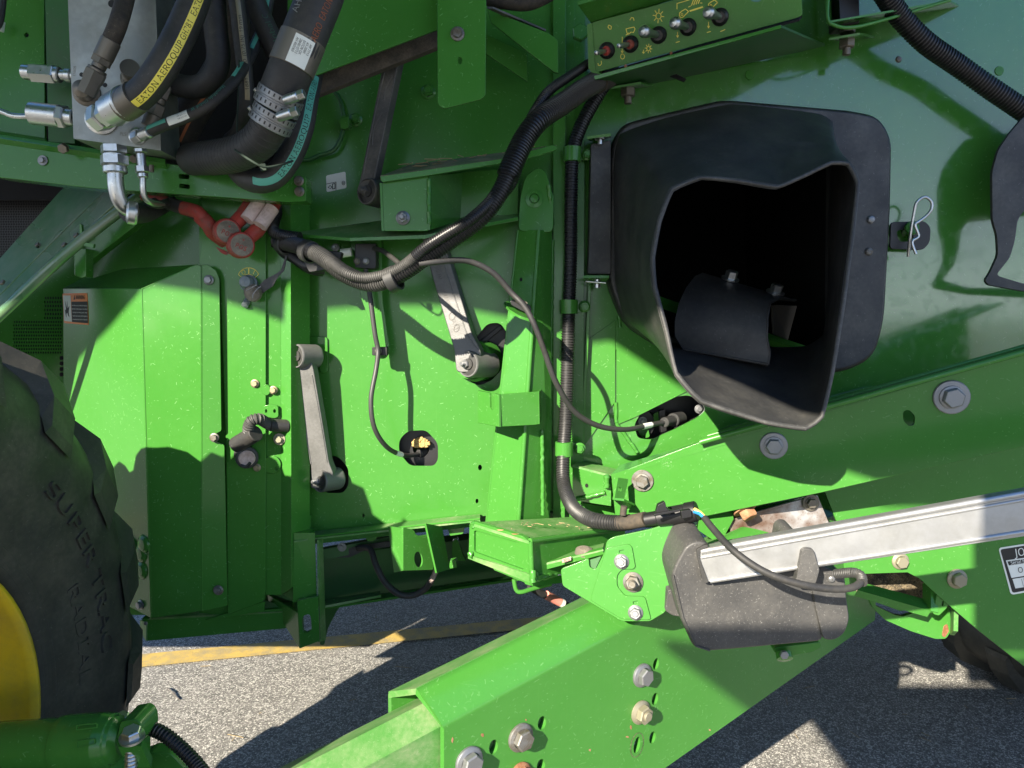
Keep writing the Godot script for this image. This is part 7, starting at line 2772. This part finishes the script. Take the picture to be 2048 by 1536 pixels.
func speckle(parent: Node3D, pl: Plane, spots: Array, mat: Material, nm: String) -> void:
	var rr := RandomNumberGenerator.new()
	rr.seed = spots.size() * 31
	for s in spots:
		var m := MB.new()
		var o := PackedVector2Array()
		for i in 9:
			var t := TAU * i / 9.0
			o.append(Vector2(s[0], s[1]) + Vector2(cos(t) * s[2], sin(t) * s[3]) * (0.65 + 0.5 * rr.randf()))
		plate(m, o, pin(pl, 0.0005), 0.0004, [], 0)
		part(nm, m, mat, parent)

func small_things() -> void:
	var pl := pl3(P(888, 1458, 0.86), P(888, 1848, 0.86), P(1750, 1240, 1.40))
	var ax := CO.find_child("axle_face", true, false) as Node3D
	speckle(ax, pl, [[965, 1470, 3, 4], [1262, 1455, 2, 5], [1255, 1474, 3, 2], [905, 1480, 2, 6], [1052, 1440, 2, 2], [1180, 1500, 2, 3], [1420, 1460, 2, 2]], M.rusty, "paint_chip")
	var ep := pl3(P(940, 1045, 1.13), P(1062, 1080, 1.05), P(940, 1105, 1.13))
	var ft := CO.find_child("square_tube_end", true, false) as Node3D
	speckle(ft, ep, [[1000, 1060, 9, 1.2], [1030, 1068, 8, 1.2], [1058, 1120, 1.2, 5]], M.rusty, "paint_chip")
	# loose straw lying on the ledges
	var rr := RandomNumberGenerator.new()
	rr.seed = 77
	var sh := CO.find_child("shelf_ledge", true, false) as Node3D
	var m := MB.new()
	for i in 60:
		var f := rr.randf()
		var q := P(800, 344, 1.2).lerp(P(1085, 300, 1.26), f) + Vector3(0, 0.004, rr.randfn(0, 0.03))
		var an := rr.randf() * TAU
		var dd := Vector3(cos(an), 0, sin(an)) * (0.004 + rr.randf() * 0.014)
		rod(m, q - dd, q + dd, 0.0009, 4)
	var st := part("chaff", m, M.straw, sh)
	st.set_meta("kind", "stuff")
	m = MB.new()
	for i in 22:
		var q := P(1000, 1052, 1.11).lerp(P(1220, 1052, 1.23), rr.randf()) + Vector3(rr.randfn(0, 0.02), 0.003, rr.randfn(0, 0.02))
		var an := rr.randf() * TAU
		var dd := Vector3(cos(an), 0, sin(an)) * (0.002 + rr.randf() * 0.008)
		rod(m, q - dd, q + dd, 0.0008, 4)
	st = part("chaff", m, M.straw, ft)
	st.set_meta("kind", "stuff")
	# straw and grit on the ground
	m = MB.new()
	for i in 160:
		var q := Vector3(rr.randf_range(-1.9, 2.0), 0.005, rr.randf_range(-4.2, -1.5))
		var an := rr.randf() * TAU
		var dd := Vector3(cos(an), 0, sin(an)) * (0.004 + pow(rr.randf(), 3.0) * 0.03)
		rod(m, q - dd, q + dd + Vector3(0, 0.004, 0), 0.0012, 4)
	var g := solo("loose_straw", m, M.straw, "scattered bits of straw lying on the asphalt", "straw")
	g.set_meta("kind", "stuff")
	m = MB.new()
	tube(m, smooth([G(336, 1376, 0.004), G(344, 1382, 0.008), G(350, 1390, 0.006), G(358, 1398, 0.005)], 0.01), 0.0025, 6)
	solo("twig", m, M.steel_dirty, "small dark twig on the sunlit asphalt beside the tyre", "twig")
